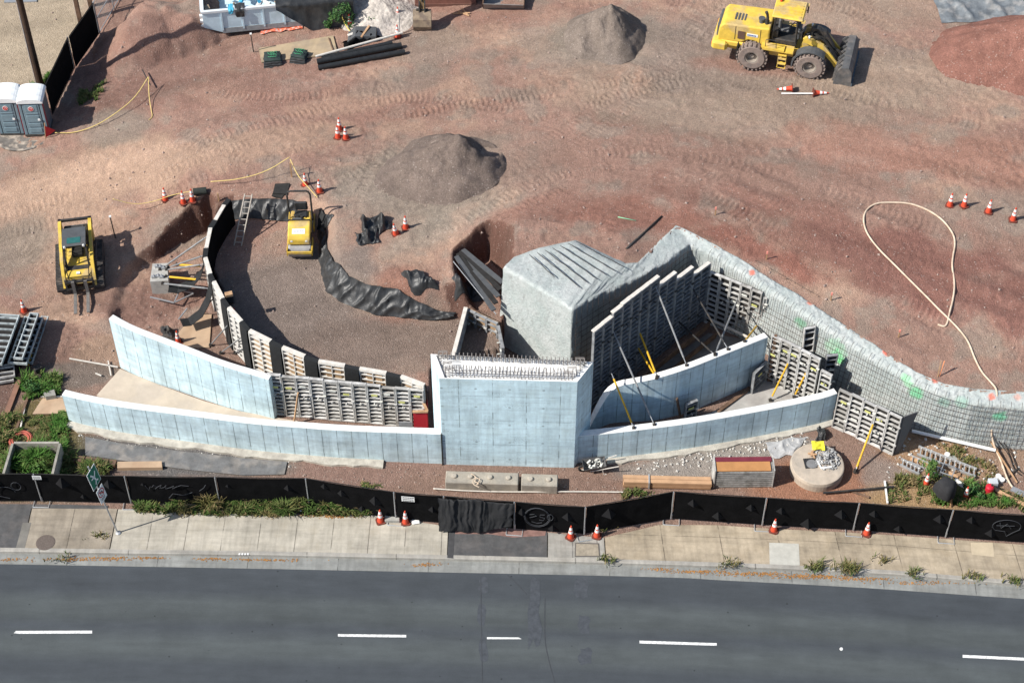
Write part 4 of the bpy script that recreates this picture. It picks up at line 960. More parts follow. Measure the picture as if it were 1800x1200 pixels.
# forms behind the pylon
form_panel(G(795, 628, 2.3), G(818, 540, 2.3), 0.9, 2.3, 'bare form panel standing edge-on behind the pylon, left of the dark opening', 'forms behind the pylon', ribs=.3, cap=True, clamps=0)
run(G(818, 540, 2.2), G(876, 567, 2.2), 3, .9, 2.2, '%s form panel from the left behind the pylon, pale boards at its top', 'forms behind the pylon', ribs=.33, ply=M_plyw, steel=dark_steel, clamps=1)
form_panel(G(878, 572, 2.1), G(887, 612, 2.1), 0.2, 2.1, 'dark form panel set against the sprayed block behind the pylon', 'forms behind the pylon', ribs=.35, steel=dark_steel, clamps=3)
# small loose forms
form_panel(G(1318, 690, .2), G(1341, 668, .2), .2, 1.5, 'small dark form panel leaning on the blue-grey wall beside the yellow braces', 'small loose form panels', ribs=.3, steel=dark_steel, tags=1, clamps=1)
form_panel(G(1201, 738, .2), G(1222, 730, .2), .2, 1.3, 'small dark form panel standing behind the front right wall with a yellow tag', 'small loose form panels', ribs=.3, steel=dark_steel, tags=1, clamps=1)
form_panel(G(1404, 662, .2), G(1424, 658, .2), .2, 3.0, 'narrow form panel leaning on the rebar grid in the wall\'s shadow', 'small loose form panels', ribs=.36, lean=-.12, clamps=0)
form_panel(G(1440, 688, .2), G(1460, 686, .2), .2, 2.6, 'dark form panel standing beside the bright green paint mark', 'small loose form panels', ribs=.3, steel=dark_steel, tags=1)
form_panel(G(1497, 700, .25), G(1526, 716, .25), .25, 1.5, 'dark form panel lying tilted under a bent pipe at the rebar grid', 'small loose form panels', ribs=.3, steel=dark_steel, lean=-.7)

# ------------------------------------------------------------------ braces
kbr = 0
def brace(p, q, kind, label, r=.042):
    t = thing('push_pull_brace', label, 'brace', p, 0, 'braces holding the forms'); d = q - p
    mb = MB(); f0, f1 = .10, .9
    mb.cyl(d * f0, d * f1, r, n=8); mb.build('tube', M_yel if kind == 'y' else M_bracep if kind == 'g' else M_dark, t)
    mb = MB(); mb.cyl((0, 0, 0), d * f0, r * .5, n=6); mb.cyl(d * f1, d, r * .5, n=6); mb.build('screw', M_galv, t)
    mb = MB(); mb.box((0, 0, .0), (.14, .14, .05)); mb.box((0, 0, .05), (.05, .1, .1)); mb.build('foot', M_dark, t); return t
def on_wall(P3, N, px, py):
    """top of a wall seen at a point"""
    best = None; bd = 1e9
    for p, n in zip(P3, N):
        m_ = p + n * .5; q = G(px, py, m_.z); d = (q - m_).length
        if d < bd: bd = d; best = Vector((q.x, q.y, m_.z)) if d < .5 else m_
    return best
def on_run(px, py, a, b): return on_plane(px, py, a, b)
RA = (A0f, A3f); RB = (G(1250, 474, 3.25), G(1341, 517, 3.05)); RC = (G(1359, 585, 3.1), G(1444, 631, 3.0)); RD = (G(1477, 680, 2.64), G(1587, 733, 2.58))
_o = Vector(((A3f - A0f).y, -(A3f - A0f).x, 0)).normalized() * 1.0; RA2 = (A0f + _o, A3f + _o)
for bx, tx, pl, W, k, lab in [((1207, 642), (1152, 502), RA, (IRP, IRN), 'g', 'long grey pipe brace from the wall top to the tallest dark panels'), ((1280, 614), (1212, 497), RA, (IRP, IRN), 'd', 'long dark brace reaching from the blue-grey wall to the stepped panels'), ((1257, 624), (1187, 560), RA, (IRP, IRN), 'd', 'short dark brace low under the stepped panels'),
                              ((1155, 662), (1122, 578), RA, (IRP, IRN), 'y', 'dusty yellow brace against the middle of the tall dark panels'), ((1154, 664), (1119, 607), RA, (IRP, IRN), 'y', 'thin lower yellow strut sharing its foot with the dusty yellow brace'), ((1257, 622), (1297, 524), RB, (IRP, IRN), 'g', 'bent-topped grey pipe brace on the corner panels'),
                              ((1309, 600), (1332, 570), RB, (IRP, IRN), 'y', 'bright short yellow brace at the right end of the corner panels'), ((1150, 746), (1077, 580), RA, (ORP, ORN), 'g', 'longest grey pipe brace, from the front right wall up to the dark panels'), ((1114, 752), (1075, 656), RA2, (ORP, ORN), 'y', 'yellow brace nearest the pylon, footed on the front right wall')]:
    brace(on_wall(*W, *bx), on_run(*tx, *pl), k, lab)
for bx, tx, pl, lab in [((1354, 703), (1389, 631), RC, 'left of the two bright yellow braces behind the front right wall'), ((1396, 697), (1419, 651), RC, 'right of the two bright yellow braces behind the front right wall'), ((1503, 829), (1538, 736), RD, 'long yellow brace standing on gravel beside the round manhole base'), ((1504, 826), (1524, 786), RD, 'short lower yellow strut beside the round manhole base')]:
    brace(G(bx[0], bx[1], .25), on_run(*tx, *pl), 'y', lab)
# wall of timber at the foot of the tall forms
mb = MB(); p, q = G(1120, 672, 1.0), G(1247, 570, .6); mb.bar(p, q, .09, .34); mb.bar(p + Vector((.3, -.35, -.25)), q + Vector((.3, -.35, -.3)), .07, .3); tag(mb.build('timber_waler', M_brownwood, world=True), 'heavy brown timber walers along the foot of the tall dark forms', 'timber beam')
mb = MB(); p, q = G(1250, 562, .7), G(1330, 600, .7); mb.bar(p, q, .08, .09); tag(mb.build('timber_rail', M_capw, world=True), 'pale timber rail along the foot of the corner panels', 'timber beam')
mb = MB(); p = G(1351, 668, .2); mb.box((p.x, p.y, 1.6), (.12, .14, 2.9)); tag(mb.build('timber_post', M_brownwood, world=True), 'brown timber post between blue-grey wall and the braced panels', 'timber post')
mb = MB(); mb.bar(G(1196, 733, .3), G(1190, 700, 1.4), .12, .06); tag(mb.build('timber_plank', M_brownwood, world=True), 'brown plank propped upright on the blue-grey wall', 'plank')
mb = MB(); mb.bar(G(1262, 723, .25), G(1318, 682, .25), .16, .08); tag(mb.build('timber_plank', M_brownwood, world=True), 'brown plank lying along the foot of the blue-grey wall', 'plank')
mb = MB(); p = G(1041, 700, 1.5); mb.bar(Vector((A0f.x - .08, A0f.y - .2, 0)), Vector((A0f.x - .02, A0f.y - .15, 3.1)), .16, .1); tag(mb.build('timber_post', M_brownwood, world=True), 'rust-brown timber post in the gap right of the pylon', 'timber post')
# concrete brace block on the left with its struts
blk = TG(283, 512); zt = blk.z + .85
bl = thing('brace_block', 'grey concrete anchor block in the dug-out hollow, pipe struts fixed to its top', 'concrete block', (blk.x, blk.y + .35, blk.z - .1), R(8))
mb = MB(); mb.prism([(-.42, -.52), (.40, -.58), (.36, .56), (-.30, .60)], 0, .95, 'XY'); mb.build('block', mat('block_concrete', (.40, .39, .36), .9, .2, 4, .01, 20), bl)
mb = MB()
for x, y in ((-.1, .35), (.05, .3), (-.25, -.3), (-.05, -.28), (.1, -.35), (.2, .2)):
    mb = MB(); mb.box((x, y, 1.0), (.18, .12, .12)); mb.cyl((x, y, .95), (x + .03, y, 1.16), .03, n=6); mb.build('anchor_bracket', M_galv, bl)
for bx, tx, k, lab in [((281, 474), (373, 397), 'g', 'longest grey pipe strut from the anchor block to the far end of the curved row'), ((296, 470), (366, 420), 'g', 'second grey pipe strut fanning out from the anchor block'), ((293, 474), (361, 446), 'g', 'third grey pipe strut fanning out from the anchor block'), ((286, 498), (354, 474), 'g', 'lowest grey pipe strut, from the near end of the anchor block')]:
    i = min(range(len(ROW)), key=lambda i: abs(ROW[i][1] - tx[1])); brace(G(bx[0], bx[1], zt), Vector((ROWW[i].x, ROWW[i].y, 2.4 if tx[1] < 470 else 1.9)) + Vector((-.15, 0, 0)), k, lab, .04)
for bx, tx, lab in [((311, 465), (356, 468), 'upper short yellow strut between anchor block and curved row'), ((292, 486), (355, 492), 'lower yellow strut between anchor block and curved row')]:
    q = G(tx[0], tx[1], 1.2); brace(G(bx[0], bx[1], zt), Vector((q.x, q.y, 1.2)), 'y', lab, .05)
for bx, tx, lab in [((347, 552), (365, 511), 'far'), ((370, 606), (390, 550), 'middle'), ((388, 620), (402, 574), 'next to last'), ((413, 620), (423, 588), 'last')]:
    i = min(range(len(ROW)), key=lambda i: abs(ROW[i][0] - tx[0]) + abs(ROW[i][1] - tx[1])); r_ = ROWW[i]; b = G(bx[0], bx[1], .2)
    brace(b, Vector((r_.x, r_.y, 2.0)) + (b - r_).normalized() * .18, 'g', '%s thin grey prop from the anchor block, leaning outside the curved row' % lab, .03)
# ------------------------------------------------------------------ machines
M_loader = mat('machine_yellow', (.70, .48, .075), .55, .2, 2.2, .003, 20, spec=.35, col2=(.52, .38, .16))
M_dirtyy = mat('dusty_machine_yellow', (.58, .39, .06), .6, .2, 4, col2=(.45, .30, .10))
M_tyre = mat('dusty_tyre', (.235, .185, .160), .9, .2, 6, col2=(.19, .155, .14))
M_bktsteel = mat('worn_bucket_steel', (.115, .115, .115), .55, .3, 4, col2=(.17, .155, .145), metal=.2)
M_glass = mat('cab_glass', (.02, .035, .035), .12, .2, 3, spec=.8)
M_grayp = mat('dark_grey_plastic', (.085, .09, .095), .6, .2, 4)
def bmx(b, x0, x1, y0, y1, z0, z1, bev=0.0): return b.box(((x0 + x1) / 2, (y0 + y1) / 2, (z0 + z1) / 2), (abs(x1 - x0), abs(y1 - y0), abs(z1 - z0)), None, bev)
def wheel(par, x, y, r, w, rr, side):
    mb = MB(); prof = [(rr, -w / 2), (r * .86, -w / 2), (r * .97, -w * .36), (r, -w * .2), (r, w * .2), (r * .97, w * .36), (r * .86, w / 2), (rr, w / 2)]
    mb.lathe(prof, 32, (0, 0, 0), 'Y', True)
    for k in range(22):
        for s in (-1, 1):
            a = 2 * math.pi * (k + (.25 if s > 0 else 0)) / 22; M = Matrix.Rotation(-a, 3, 'Y') @ Matrix.Rotation(s * .5, 3, 'X') if False else Matrix.Rotation(-a, 3, 'Y')
            c = M @ Vector((r + .01, s * w * .26, 0)); mb.box(c, (.07, w * .46, .085), M)
    t = mb.build('tyre', M_tyre, par); t.location = (x, y, r)
    mb = MB(); d = .06 * side
    mb.lathe([(rr, -w * .42), (rr, w * .42), (rr * .82, w * .42), (rr * .80, .02), (rr * .3, .0), (rr * .28, .1), (.0001, .1)] if side > 0 else [(rr, w * .42), (rr, -w * .42), (rr * .82, -w * .42), (rr * .80, -.02), (rr * .3, 0), (rr * .28, -.1), (.0001, -.1)], 24, (0, 0, 0), 'Y')
    h = mb.build('rim', mat('dusty_rim', (.30, .26, .22), .75, .2, 5), t)
    return t
def wheel_loader():
    a, b = TG(1330, 117), TG(1427, 130); m = (a + b) / 2; hd = math.atan2(b.y - a.y, b.x - a.x)
    t = thing('wheel_loader', 'yellow wheel loader parked at the top right with its dark bucket lowered', 'wheel loader', (m.x, m.y + .75, m.z), hd); t.scale = (.97, .97, .97)
    for x in (-1.45, 1.45):
        for s in (-1, 1): wheel(t, x, s * .95, .74, .56, .36, s)
    mb = MB(); bmx(mb, -3.0, -.05, -.6, .6, .62, 1.25, .05); bmx(mb, -3.1, -.8, -.9, .9, 1.0, 1.3, .05); mb.build('rear_frame', M_loader, t)
    mb = MB(); mb.prism([(-3.32, 1.25), (-3.25, 2.05), (-3.05, 2.28), (-.75, 2.38), (-.75, 1.25), (-1.0, 1.22), (-1.35, 1.5), (-1.75, 1.52), (-2.1, 1.3)], -.86, .86); h = mb.build('hood', M_loader, t)
    bv = h.modifiers.new('b', 'BEVEL'); bv.width = .07; bv.segments = 2; bv.limit_method = 'ANGLE'
    mb = MB(); bmx(mb, -2.3, -1.95, -.90, -.855, 1.55, 2.0); mb.build('air_grille', mat('brown_grille', (.12, .07, .05), .8), t)
    mb = MB(); bmx(mb, -1.85, -1.3, -.885, -.858, 1.78, 1.93); mb.build('name_decal', M_white, t)
    mb = MB(); 
    for k in range(6): bmx(mb, -1.82 + k * .075, -1.77 + k * .075, -.895, -.884, 1.82, 1.89)
    mb.build('decal_letters', mat('decal_blue', (.05, .12, .35), .5), t)
    mb = MB(); bmx(mb, -3.38, -3.2, -.7, .7, 1.35, 2.05, .04); mb.build('radiator_grille', M_grayp, t)
    for x in (-2.45, -1.2):
        mb = MB(); bmx(mb, x, x + .022, -.875, -.86, 1.45, 2.25); mb.build('panel_gap', M_dark, t)
    for k in range(4):
        mb = MB(); bmx(mb, -2.6 + k * .16, -2.52 + k * .16, -.4, .15, 2.31, 2.335); mb.build('hood_louvre', M_grayp, t)
    for s in (-1, 1):
        mb = MB(); mb.tube([(-.85, s * 1.12, 1.42), (-.85, s * 1.12, 1.95), (-.35, s * 1.12, 1.98), (-.3, s * 1.12, 1.42)], .02, 5); mb.build('hand_rail', M_dark, t)
        mb = MB(); mb.bar((.58, s * .62, 2.5), (.85, s * 1.05, 2.55), .025); bmx(mb, .80, .86, s * .98, s * 1.16, 2.35, 2.72); mb.build('mirror', M_dark, t)
        mb = MB(); mb.lathe([(.09, 0), (.09, .08), (.0001, .09)], 12, (1.15, s * .52, 2.05), 'X'); mb.build('head_lamp', M_white, t)
        mb = MB(); bmx(mb, -3.57, -3.53, s * .75, s * .98, 1.0, 1.14); mb.build('tail_lamp', M_red, t)
        mb = MB(); mb.prism([(-2.25, .55), (-2.25, 1.3), (-2.2, 1.3), (-2.15, .5)], s * .72, s * 1.18); mb.build('mud_flap', M_rub, t)
    mb = MB(); mb.lathe([(.07, 0), (.07, .12), (.04, .16), (.0001, .17)], 10, (-.5, .5, 3.17)); mb.build('beacon', M_orange, t)
    mb = MB(); bmx(mb, -3.55, -2.75, -1.1, 1.1, .75, 1.28, .12); mb.build('counterweight', M_loader, t)
    mb = MB(); mb.cyl((-1.25, -.35, 2.3), (-1.25, -.35, 2.55), .13, n=12); mb.cyl((-1.25, -.35, 2.55), (-1.25, -.35, 2.62), .17, n=12); mb.build('air_cleaner', M_grayp, t)
    mb = MB(); mb.tube([(-.98, -.42, 2.3), (-.98, -.42, 2.75), (-1.0, -.42, 2.9), (-1.08, -.42, 3.08)], [.1, .075, .07, .08], 10); mb.build('exhaust_pipe', M_dark, t)
    mb = MB()
    for s in (-1, 1):
        mb.prism([(-1.05, 1.55), (-.95, 1.38), (.1, 1.38), (.1, 1.5), (-.85, 1.52)], s * .75, s * 1.22); bmx(mb, -.95, .55, s * .62, s * 1.2, 1.36, 1.42)
    mb.build('fender_platform', M_loader, t)
    mb = MB(); mb.tube([(-.15, -1.05, 1.36), (-.15, -1.1, .35), (.25, -1.1, .35), (.25, -1.05, 1.36)], .025, 6)
    for z in (.62, .92, 1.15): bmx(mb, -.15, .25, -1.2, -1.0, z, z + .04)
    mb.build('access_ladder', M_loader, t)
    mb = MB(); bmx(mb, -.68, .62, -.62, .62, 1.42, 1.72, .04); bmx(mb, -.7, -.35, -.55, .55, 1.72, 2.15, .03); mb.build('cab_floor', M_dark, t)
    mb = MB()
    for x in (-.62, .55):
        for s in (-1, 1): mb = MB(); mb.bar((x, s * .62, 1.7), (x + (.08 if x < 0 else -.02), s * .60, 3.05), .08, .08); mb.build('cab_post', M_dark, t)
    mb = MB(); mb.bar((.55, -.6, 2.2), (.55, .6, 2.2), .05); mb.build('cab_rail', M_dark, t)
    mb = MB(); bmx(mb, -.75, .80, -.78, .78, 3.05, 3.17, .05)
    for k in range(6): bmx(mb, -.6, .65, -.62 + k * .23, -.54 + k * .23, 3.16, 3.20)
    for s in (-1, 1): bmx(mb, .72, .9, s * .62, s * .8, 3.0, 3.08)
    mb.build('cab_roof', M_loader, t)
    mb = MB(); bmx(mb, -.35, .15, -.27, .27, 1.9, 2.05, .05); bmx(mb, -.42, -.28, -.26, .26, 2.0, 2.6, .05); mb.build('seat', mat('seat_vinyl', (.12, .125, .13), .6), t)
    mb = MB(); mb.lathe([(.19, -.015), (.19, .015), (.16, .015), (.16, -.015)], 18, (0, 0, 0), 'Z', True); mb.bar((-.17, 0, 0), (.17, 0, 0), .025); mb.cyl((0, 0, 0), (.12, 0, -.5), .035, n=6)
    w = mb.build('steering_wheel', M_dark, t); w.location = (.42, 0, 2.35); w.rotation_euler = (0, R(-28), 0)
    mb = MB(); bmx(mb, .50, .72, -.45, .45, 1.7, 2.25, .06); mb.build('dashboard', M_grayp, t)
    mb = MB(); bmx(mb, .2, 2.1, -.5, .5, .62, 1.2, .06)
    for s in (-1, 1): mb.prism([(.75, 1.0), (.95, 1.95), (1.3, 2.0), (1.95, 1.2), (2.0, .8)], s * .32, s * .44)
    mb.build('front_frame', M_loader, t)
    for s in (-1, 1):
        mb = MB(); mb.prism([(.9, 1.95), (1.15, 2.08), (1.95, 1.78), (2.85, .72), (2.95, .45), (2.72, .42), (2.5, .75), (1.8, 1.45), (.95, 1.75)], s * .50, s * .60); mb.build('boom_arm', M_loader, t)
        mb = MB(); mb.prism([(1.45 + .93 * math.cos(R(q)), .74 + .93 * math.sin(R(q))) for q in range(45, 200, 12)] + [(1.45 + .86 * math.cos(R(q)), .74 + .86 * math.sin(R(q))) for q in range(189, 40, -12)], s * .68, s * 1.2); mb.build('front_fender', M_grayp, t)
        mb = MB(); mb.cyl((.9, s * .38, 1.05), (1.5, s * .38, 1.42), .075, n=8); mb.cyl((1.5, s * .38, 1.42), (2.0, s * .38, 1.6), .04, n=8); mb.build('lift_cylinder', M_dark, t)
    mb = MB(); mb.prism([(1.35, 2.0), (1.6, 2.32), (1.95, 2.2), (2.45, 1.35), (2.35, 1.2), (1.95, 1.6)], -.14, .14); mb.cyl((.95, 0, 1.75), (1.6, 0, 2.25), .08, n=8); mb.bar((2.4, 0, 1.28), (2.85, 0, 1.0), .12, .1)
    mb.lathe([(.34, -.16), (.34, .16), (.2, .16), (.2, -.16)], 18, (1.5, 0, 2.02), 'Y', True); mb.bar((2.1, -.5, 1.3), (2.1, .5, 1.3), .14); mb.build('tilt_linkage', M_dark, t)
    mb = MB()
    for k in range(4): mb.tube([(1.5, -.25 + .12 * k, 2.1), (1.9, -.28 + .14 * k, 1.95), (2.3, -.3 + .14 * k, 1.45), (2.7, -.3 + .16 * k, .9)], .025, 5)
    mb.build('hydraulic_hoses', M_rub, t)
    prof = [(3.62, .06), (3.55, .98), (3.38, 1.20), (3.05, 1.18), (2.86, .92), (2.78, .5), (2.72, .12)]
    mb = MB(); th = .04; inner = [(x + (.05 if x < 3.3 else -.04), z - (.05 if z > .9 else 0)) for x, z in prof]
    mb.prism(prof + inner[::-1], -1.33, 1.33)
    for s in (-1, 1): mb.prism(prof, s * 1.33, s * 1.36)
    b = mb.build('bucket', M_bktsteel, t)
    mb = MB(); bmx(mb, 3.60, 3.66, -1.36, 1.36, .04, .30); 
    for k in range(9): bmx(mb, 3.655, 3.68, -1.22 + k * .3, -1.14 + k * .3, .14, .24)
    mb.build('cutting_edge', mat('blue_grey_edge', (.10, .125, .15), .5, .2, 4), b)
    mb = MB()
    for k in range(7): mb.prism([(2.72, .15), (2.76, .55), (2.84, .95), (3.0, 1.2), (2.92, 1.22), (2.74, 1.0), (2.66, .55), (2.64, .15)], -1.15 + k * .38, -1.09 + k * .38)
    mb.build('bucket_ribs', M_bktsteel, b)
wheel_loader()

def track_loader():
    c = TG(142, 488); hd = heading(140, 470, 140.5, 560, .4)
    t = thing('track_loader', 'yellow and black compact track loader with two forks lowered, at the left', 'track loader', (c.x, c.y + .35, c.z), hd)
    for s in (-1, 1):
        mb = MB(); out = []
        for (cx, cz, r, a0, a1) in ((1.0, .34, .33, -90, 60), (-.95, .42, .40, 90, 270)):
            for q in range(a0, a1 + 1, 15): out.append((cx + r * math.cos(R(q)), cz + r * math.sin(R(q))))
        mb.prism(out, s * .62, s * 1.04); L = out + [out[0]]
        pts = resample([Vector((x, 0, z)) for x, z in L], .085)
        for p, q in zip(pts, pts[1:]):
            d = (q - p); ang = math.atan2(d.z, d.x); mb.box((p.x, s * .83, p.z), (.05, .44, .06), Matrix.Rotation(-ang, 3, 'Y'))
        mb.build('rubber_track', mat('dusty_rubber', (.055, .052, .05), .9, .3, 5, col2=(.11, .095, .085)), t)
    mb = MB(); bmx(mb, -1.35, .95, -.60, .60, .35, .95, .04); mb.prism([(.55, .9), (1.15, .8), (1.2, .45), (1.1, .35), (.55, .4)], -.60, .60); mb.build('chassis', M_loader, t)
    mb = MB(); bmx(mb, -1.55, -.75, -.55, .55, .9, 1.55, .06); mb.build('engine_hood', M_dark, t)
    mb = MB()
    for k in range(5): bmx(mb, -1.45 + k * .13, -1.40 + k * .13, -.4, .4, 1.545, 1.57)
    mb.build('hood_louvres', M_grayp, t)
    mb = MB(); mb.tube([(-1.0, .38, 1.5), (-1.0, .38, 1.78), (-1.1, .38, 1.86)], .06, 8); mb.build('exhaust_pipe', M_dark, t)
    mb = MB(); mb.prism([(-.72, 2.02), (-.70, 2.12), (.32, 2.16), (.44, 2.08), (.40, 2.0)], -.52, .52); r_ = mb.build('cab_roof', M_grayp, t)
    mb = MB(); bmx(mb, -.02, .34, -.30, .30, 2.135, 2.165); mb.build('roof_window', mat('green_tint_glass', (.03, .13, .12), .25, .2, 6, spec=.7), r_)
    mb = MB()
    for s in (-1, 1):
        mb = MB()
        for x, x2 in ((-.66, -.66), (.62, .40)): mb.bar((x, s * .49, .9), (x2, s * .49, 2.05), .08)
        for k in range(5): mb.bar((-.6 + k * .24, s * .49, 1.0), (-.6 + k * .22, s * .49, 2.0), .02)
        mb.bar((-.66, s * .49, 1.45), (.55, s * .49, 1.45), .03)
        mb.build('cab_side', M_dark, t)
    mb = MB(); bmx(mb, -.45, .05, -.26, .26, .95, 1.2, .05); bmx(mb, -.55, -.42, -.26, .26, 1.1, 1.75, .05); mb.build('seat', M_rub, t)
    mb = MB(); mb.prism([(.58, .5), (.58, 1.0), (.95, .92), (.95, .5)], -.48, .48); mb.build('foot_well', M_dark, t)
    for s in (-1, 1):
        mb = MB(); mb.prism([(-1.55, 1.72), (-1.5, 1.92), (-1.2, 1.95), (.7, 1.38), (1.1, .95), (1.38, .42), (1.22, .36), (.95, .78), (.55, 1.18), (-1.2, 1.70)], s * .60, s * .74); mb.build('lift_arm', M_loader, t)
        mb = MB(); mb.prism([(-1.6, .7), (-1.65, 1.85), (-1.3, 1.85), (-1.05, .7)], s * .62, s * .70); mb.build('rear_tower', M_dirtyy, t)
        mb = MB(); mb.cyl((-.9, s * .8, .95), (.6, s * .8, 1.15), .05, n=8); mb.build('lift_cylinder', M_dark, t)
    mb = MB(); mb.bar((-1.5, -.74, 1.88), (-1.5, .74, 1.88), .10, .12)
    for s in (-1, 1): mb.bar((-1.5, s * .68, 1.5), (-1.5, s * .68, 1.94), .13)
    mb.build('rear_crossbar', M_dark, t)
    mb = MB(); mb.prism([(1.12, .42), (1.16, .88), (.95, 1.0), (.85, .98), (.85, .42)], -.56, .56); mb.build('front_panel', M_loader, t)
    mb = MB(); bmx(mb, .98, 1.1, -.08, .08, .94, .99); mb.build('number_plate', M_white, t)
    for s in (-1, 1):
        mb = MB(); mb.lathe([(.06, 0), (.06, .06), (.0001, .07)], 10, (.42, s * .42, 2.05), 'X'); mb.build('work_lamp', M_conew, t)
        mb = MB(); mb.tube([(.6, s * .55, 1.1), (.95, s * .5, 1.2), (1.2, s * .45, .85), (1.3, s * .4, .6)], .022, 5); mb.build('hydraulic_hose', M_rub, t)
        mb = MB(); mb.bar((-.3, s * .3, 1.05), (.1, s * .3, 1.45), .035); mb.build('control_lever', M_grayp, t)
        for k in range(4):
            mb = MB(); mb.lathe([(.13, s * .62), (.13, s * 1.055), (.04, s * 1.06), (.0001, s * 1.06)], 14, (-.6 + k * .42, 0, .17), 'Y'); mb.build('track_roller', M_dark, t)
    mb = MB()
    for z in (.28, .72): bmx(mb, 1.30, 1.42, -.62, .62, z, z + .1)
    for y in (-.6, -.2, .2, .6): bmx(mb, 1.32, 1.40, y - .04, y + .04, .2, .9)
    mb.build('fork_carriage', M_dark, t)
    for y in (-.28, .28):
        mb = MB(); bmx(mb, 1.42, 1.50, y - .07, y + .07, .08, .85); mb.prism([(1.42, .06), (1.42, .14), (2.7, .10), (2.7, .06)], y - .07, y + .07); mb.build('fork', mat('fork_steel', (.16, .15, .14), .6, .3, 5), t)
track_loader()

def roller():
    c = TG(527, 447); hd = heading(533, 380, 527, 450, 1.3)
    t = thing('tandem_roller', 'small yellow tandem roller with a black roll hoop standing in the pit', 'road roller', (c.x + .05, c.y + .75, 1.32), hd)
    for x in (.80, -.75):
        mb = MB(); mb.lathe([(.30, -.5), (.35, -.5), (.36, -.47), (.36, .47), (.35, .5), (.30, .5)], 32, (x, 0, .36), 'Y'); d = mb.build('drum', mat('drum_steel', (.34, .33, .32), .5, .2, 4, metal=.3), t, smooth=False)
        mb = MB(); bmx(mb, x - .48 if x < 0 else x + .40, x - .40 if x < 0 else x + .48, -.55, .55, .48, .60)
        for s in (-1, 1): bmx(mb, x - .42, x + .42, s * .53, s * .58, .32, .66)
        mb.build('drum_yoke', M_dirtyy, t)
    mb = MB(); mb.prism([(.05, .72), (.05, 1.42), (.25, 1.45), (.86, 1.27), (.98, 1.08), (.98, .76)], -.50, .50); h = mb.build('hood', M_loader, t); bv = h.modifiers.new('b', 'BEVEL'); bv.width = .06; bv.segments = 2; bv.limit_method = 'ANGLE'
    mb = MB(); mb.prism([(.55, 1.374), (.80, 1.300), (.80, 1.286), (.55, 1.36)], -.30, .28); mb.build('hood_decal', M_white, t)
    mb = MB()
    for k in range(6): bmx(mb, .66, .70, -.22 + k * .07, -.175 + k * .07, 1.335, 1.350)
    mb.build('decal_letters', mat('decal_grey', (.25, .25, .27), .5), t)
    mb = MB(); bmx(mb, .45, .85, .505, .53, .85, 1.05); mb.build('side_grille', M_dark, t)
    mb = MB(); bmx(mb, .04, .062, -.505, .505, .74, 1.47); mb.build('panel_gap', M_dark, t)
    for s in (-1, 1):
        mb = MB(); mb.lathe([(.06, 0), (.06, .05), (.0001, .06)], 10, (.93, s * .33, 1.0), 'X'); mb.build('head_lamp', M_conew, t)
        mb = MB(); mb.bar((.98, s * .45, .62), (1.22, s * .45, .52), .04); mb.build('scraper_arm', M_dark, t)
    mb = MB(); mb.bar((1.20, -.5, .50), (1.20, .5, .50), .03, .05); mb.build('scraper_bar', M_dirtyy, t)
    mb = MB(); bmx(mb, -1.1, .1, -.48, .48, .62, .95, .04); mb.build('platform', M_dirtyy, t)
    mb = MB(); bmx(mb, -.22, -.02, -.35, .12, .95, 1.38, .05); mb.build('console', M_grayp, t)
    mb = MB(); mb.lathe([(.18, -.014), (.18, .014), (.15, .014), (.15, -.014)], 16, (0, 0, 0), 'Z', True); mb.bar((-.16, 0, 0), (.16, 0, 0), .02); w = mb.build('steering_wheel', M_dark, t); w.location = (-.28, -.1, 1.45); w.rotation_euler = (0, R(-25), 0)
    mb = MB(); bmx(mb, -.95, -.5, -.3, .3, 1.0, 1.15, .05); bmx(mb, -1.05, -.92, -.3, .3, 1.1, 1.6, .05); mb.build('seat', M_plastic, t)
    mb = MB(); bmx(mb, -.35, -.05, .15, .45, .95, 1.25, .04); mb.build('tool_box', M_loader, t)
    for s in (-1, 1):
        mb = MB(); mb.tube([(-.05, s * .46, .95), (-.05, s * .46, 1.42), (-.12, s * .46, 1.5), (-.38, s * .46, 1.5), (-.45, s * .46, 1.42), (-.45, s * .46, .95)], .028, 6); mb.build('hand_rail', M_dirtyy, t)
    mb = MB(); mb.tube([(-.62, -.52, .8), (-.62, -.52, 2.35), (-.62, -.46, 2.52), (-.62, -.36, 2.58), (-.62, .36, 2.58), (-.62, .46, 2.52), (-.62, .52, 2.35), (-.62, .52, .8)], .045, 8); mb.build('roll_hoop', M_dark, t)
roller()

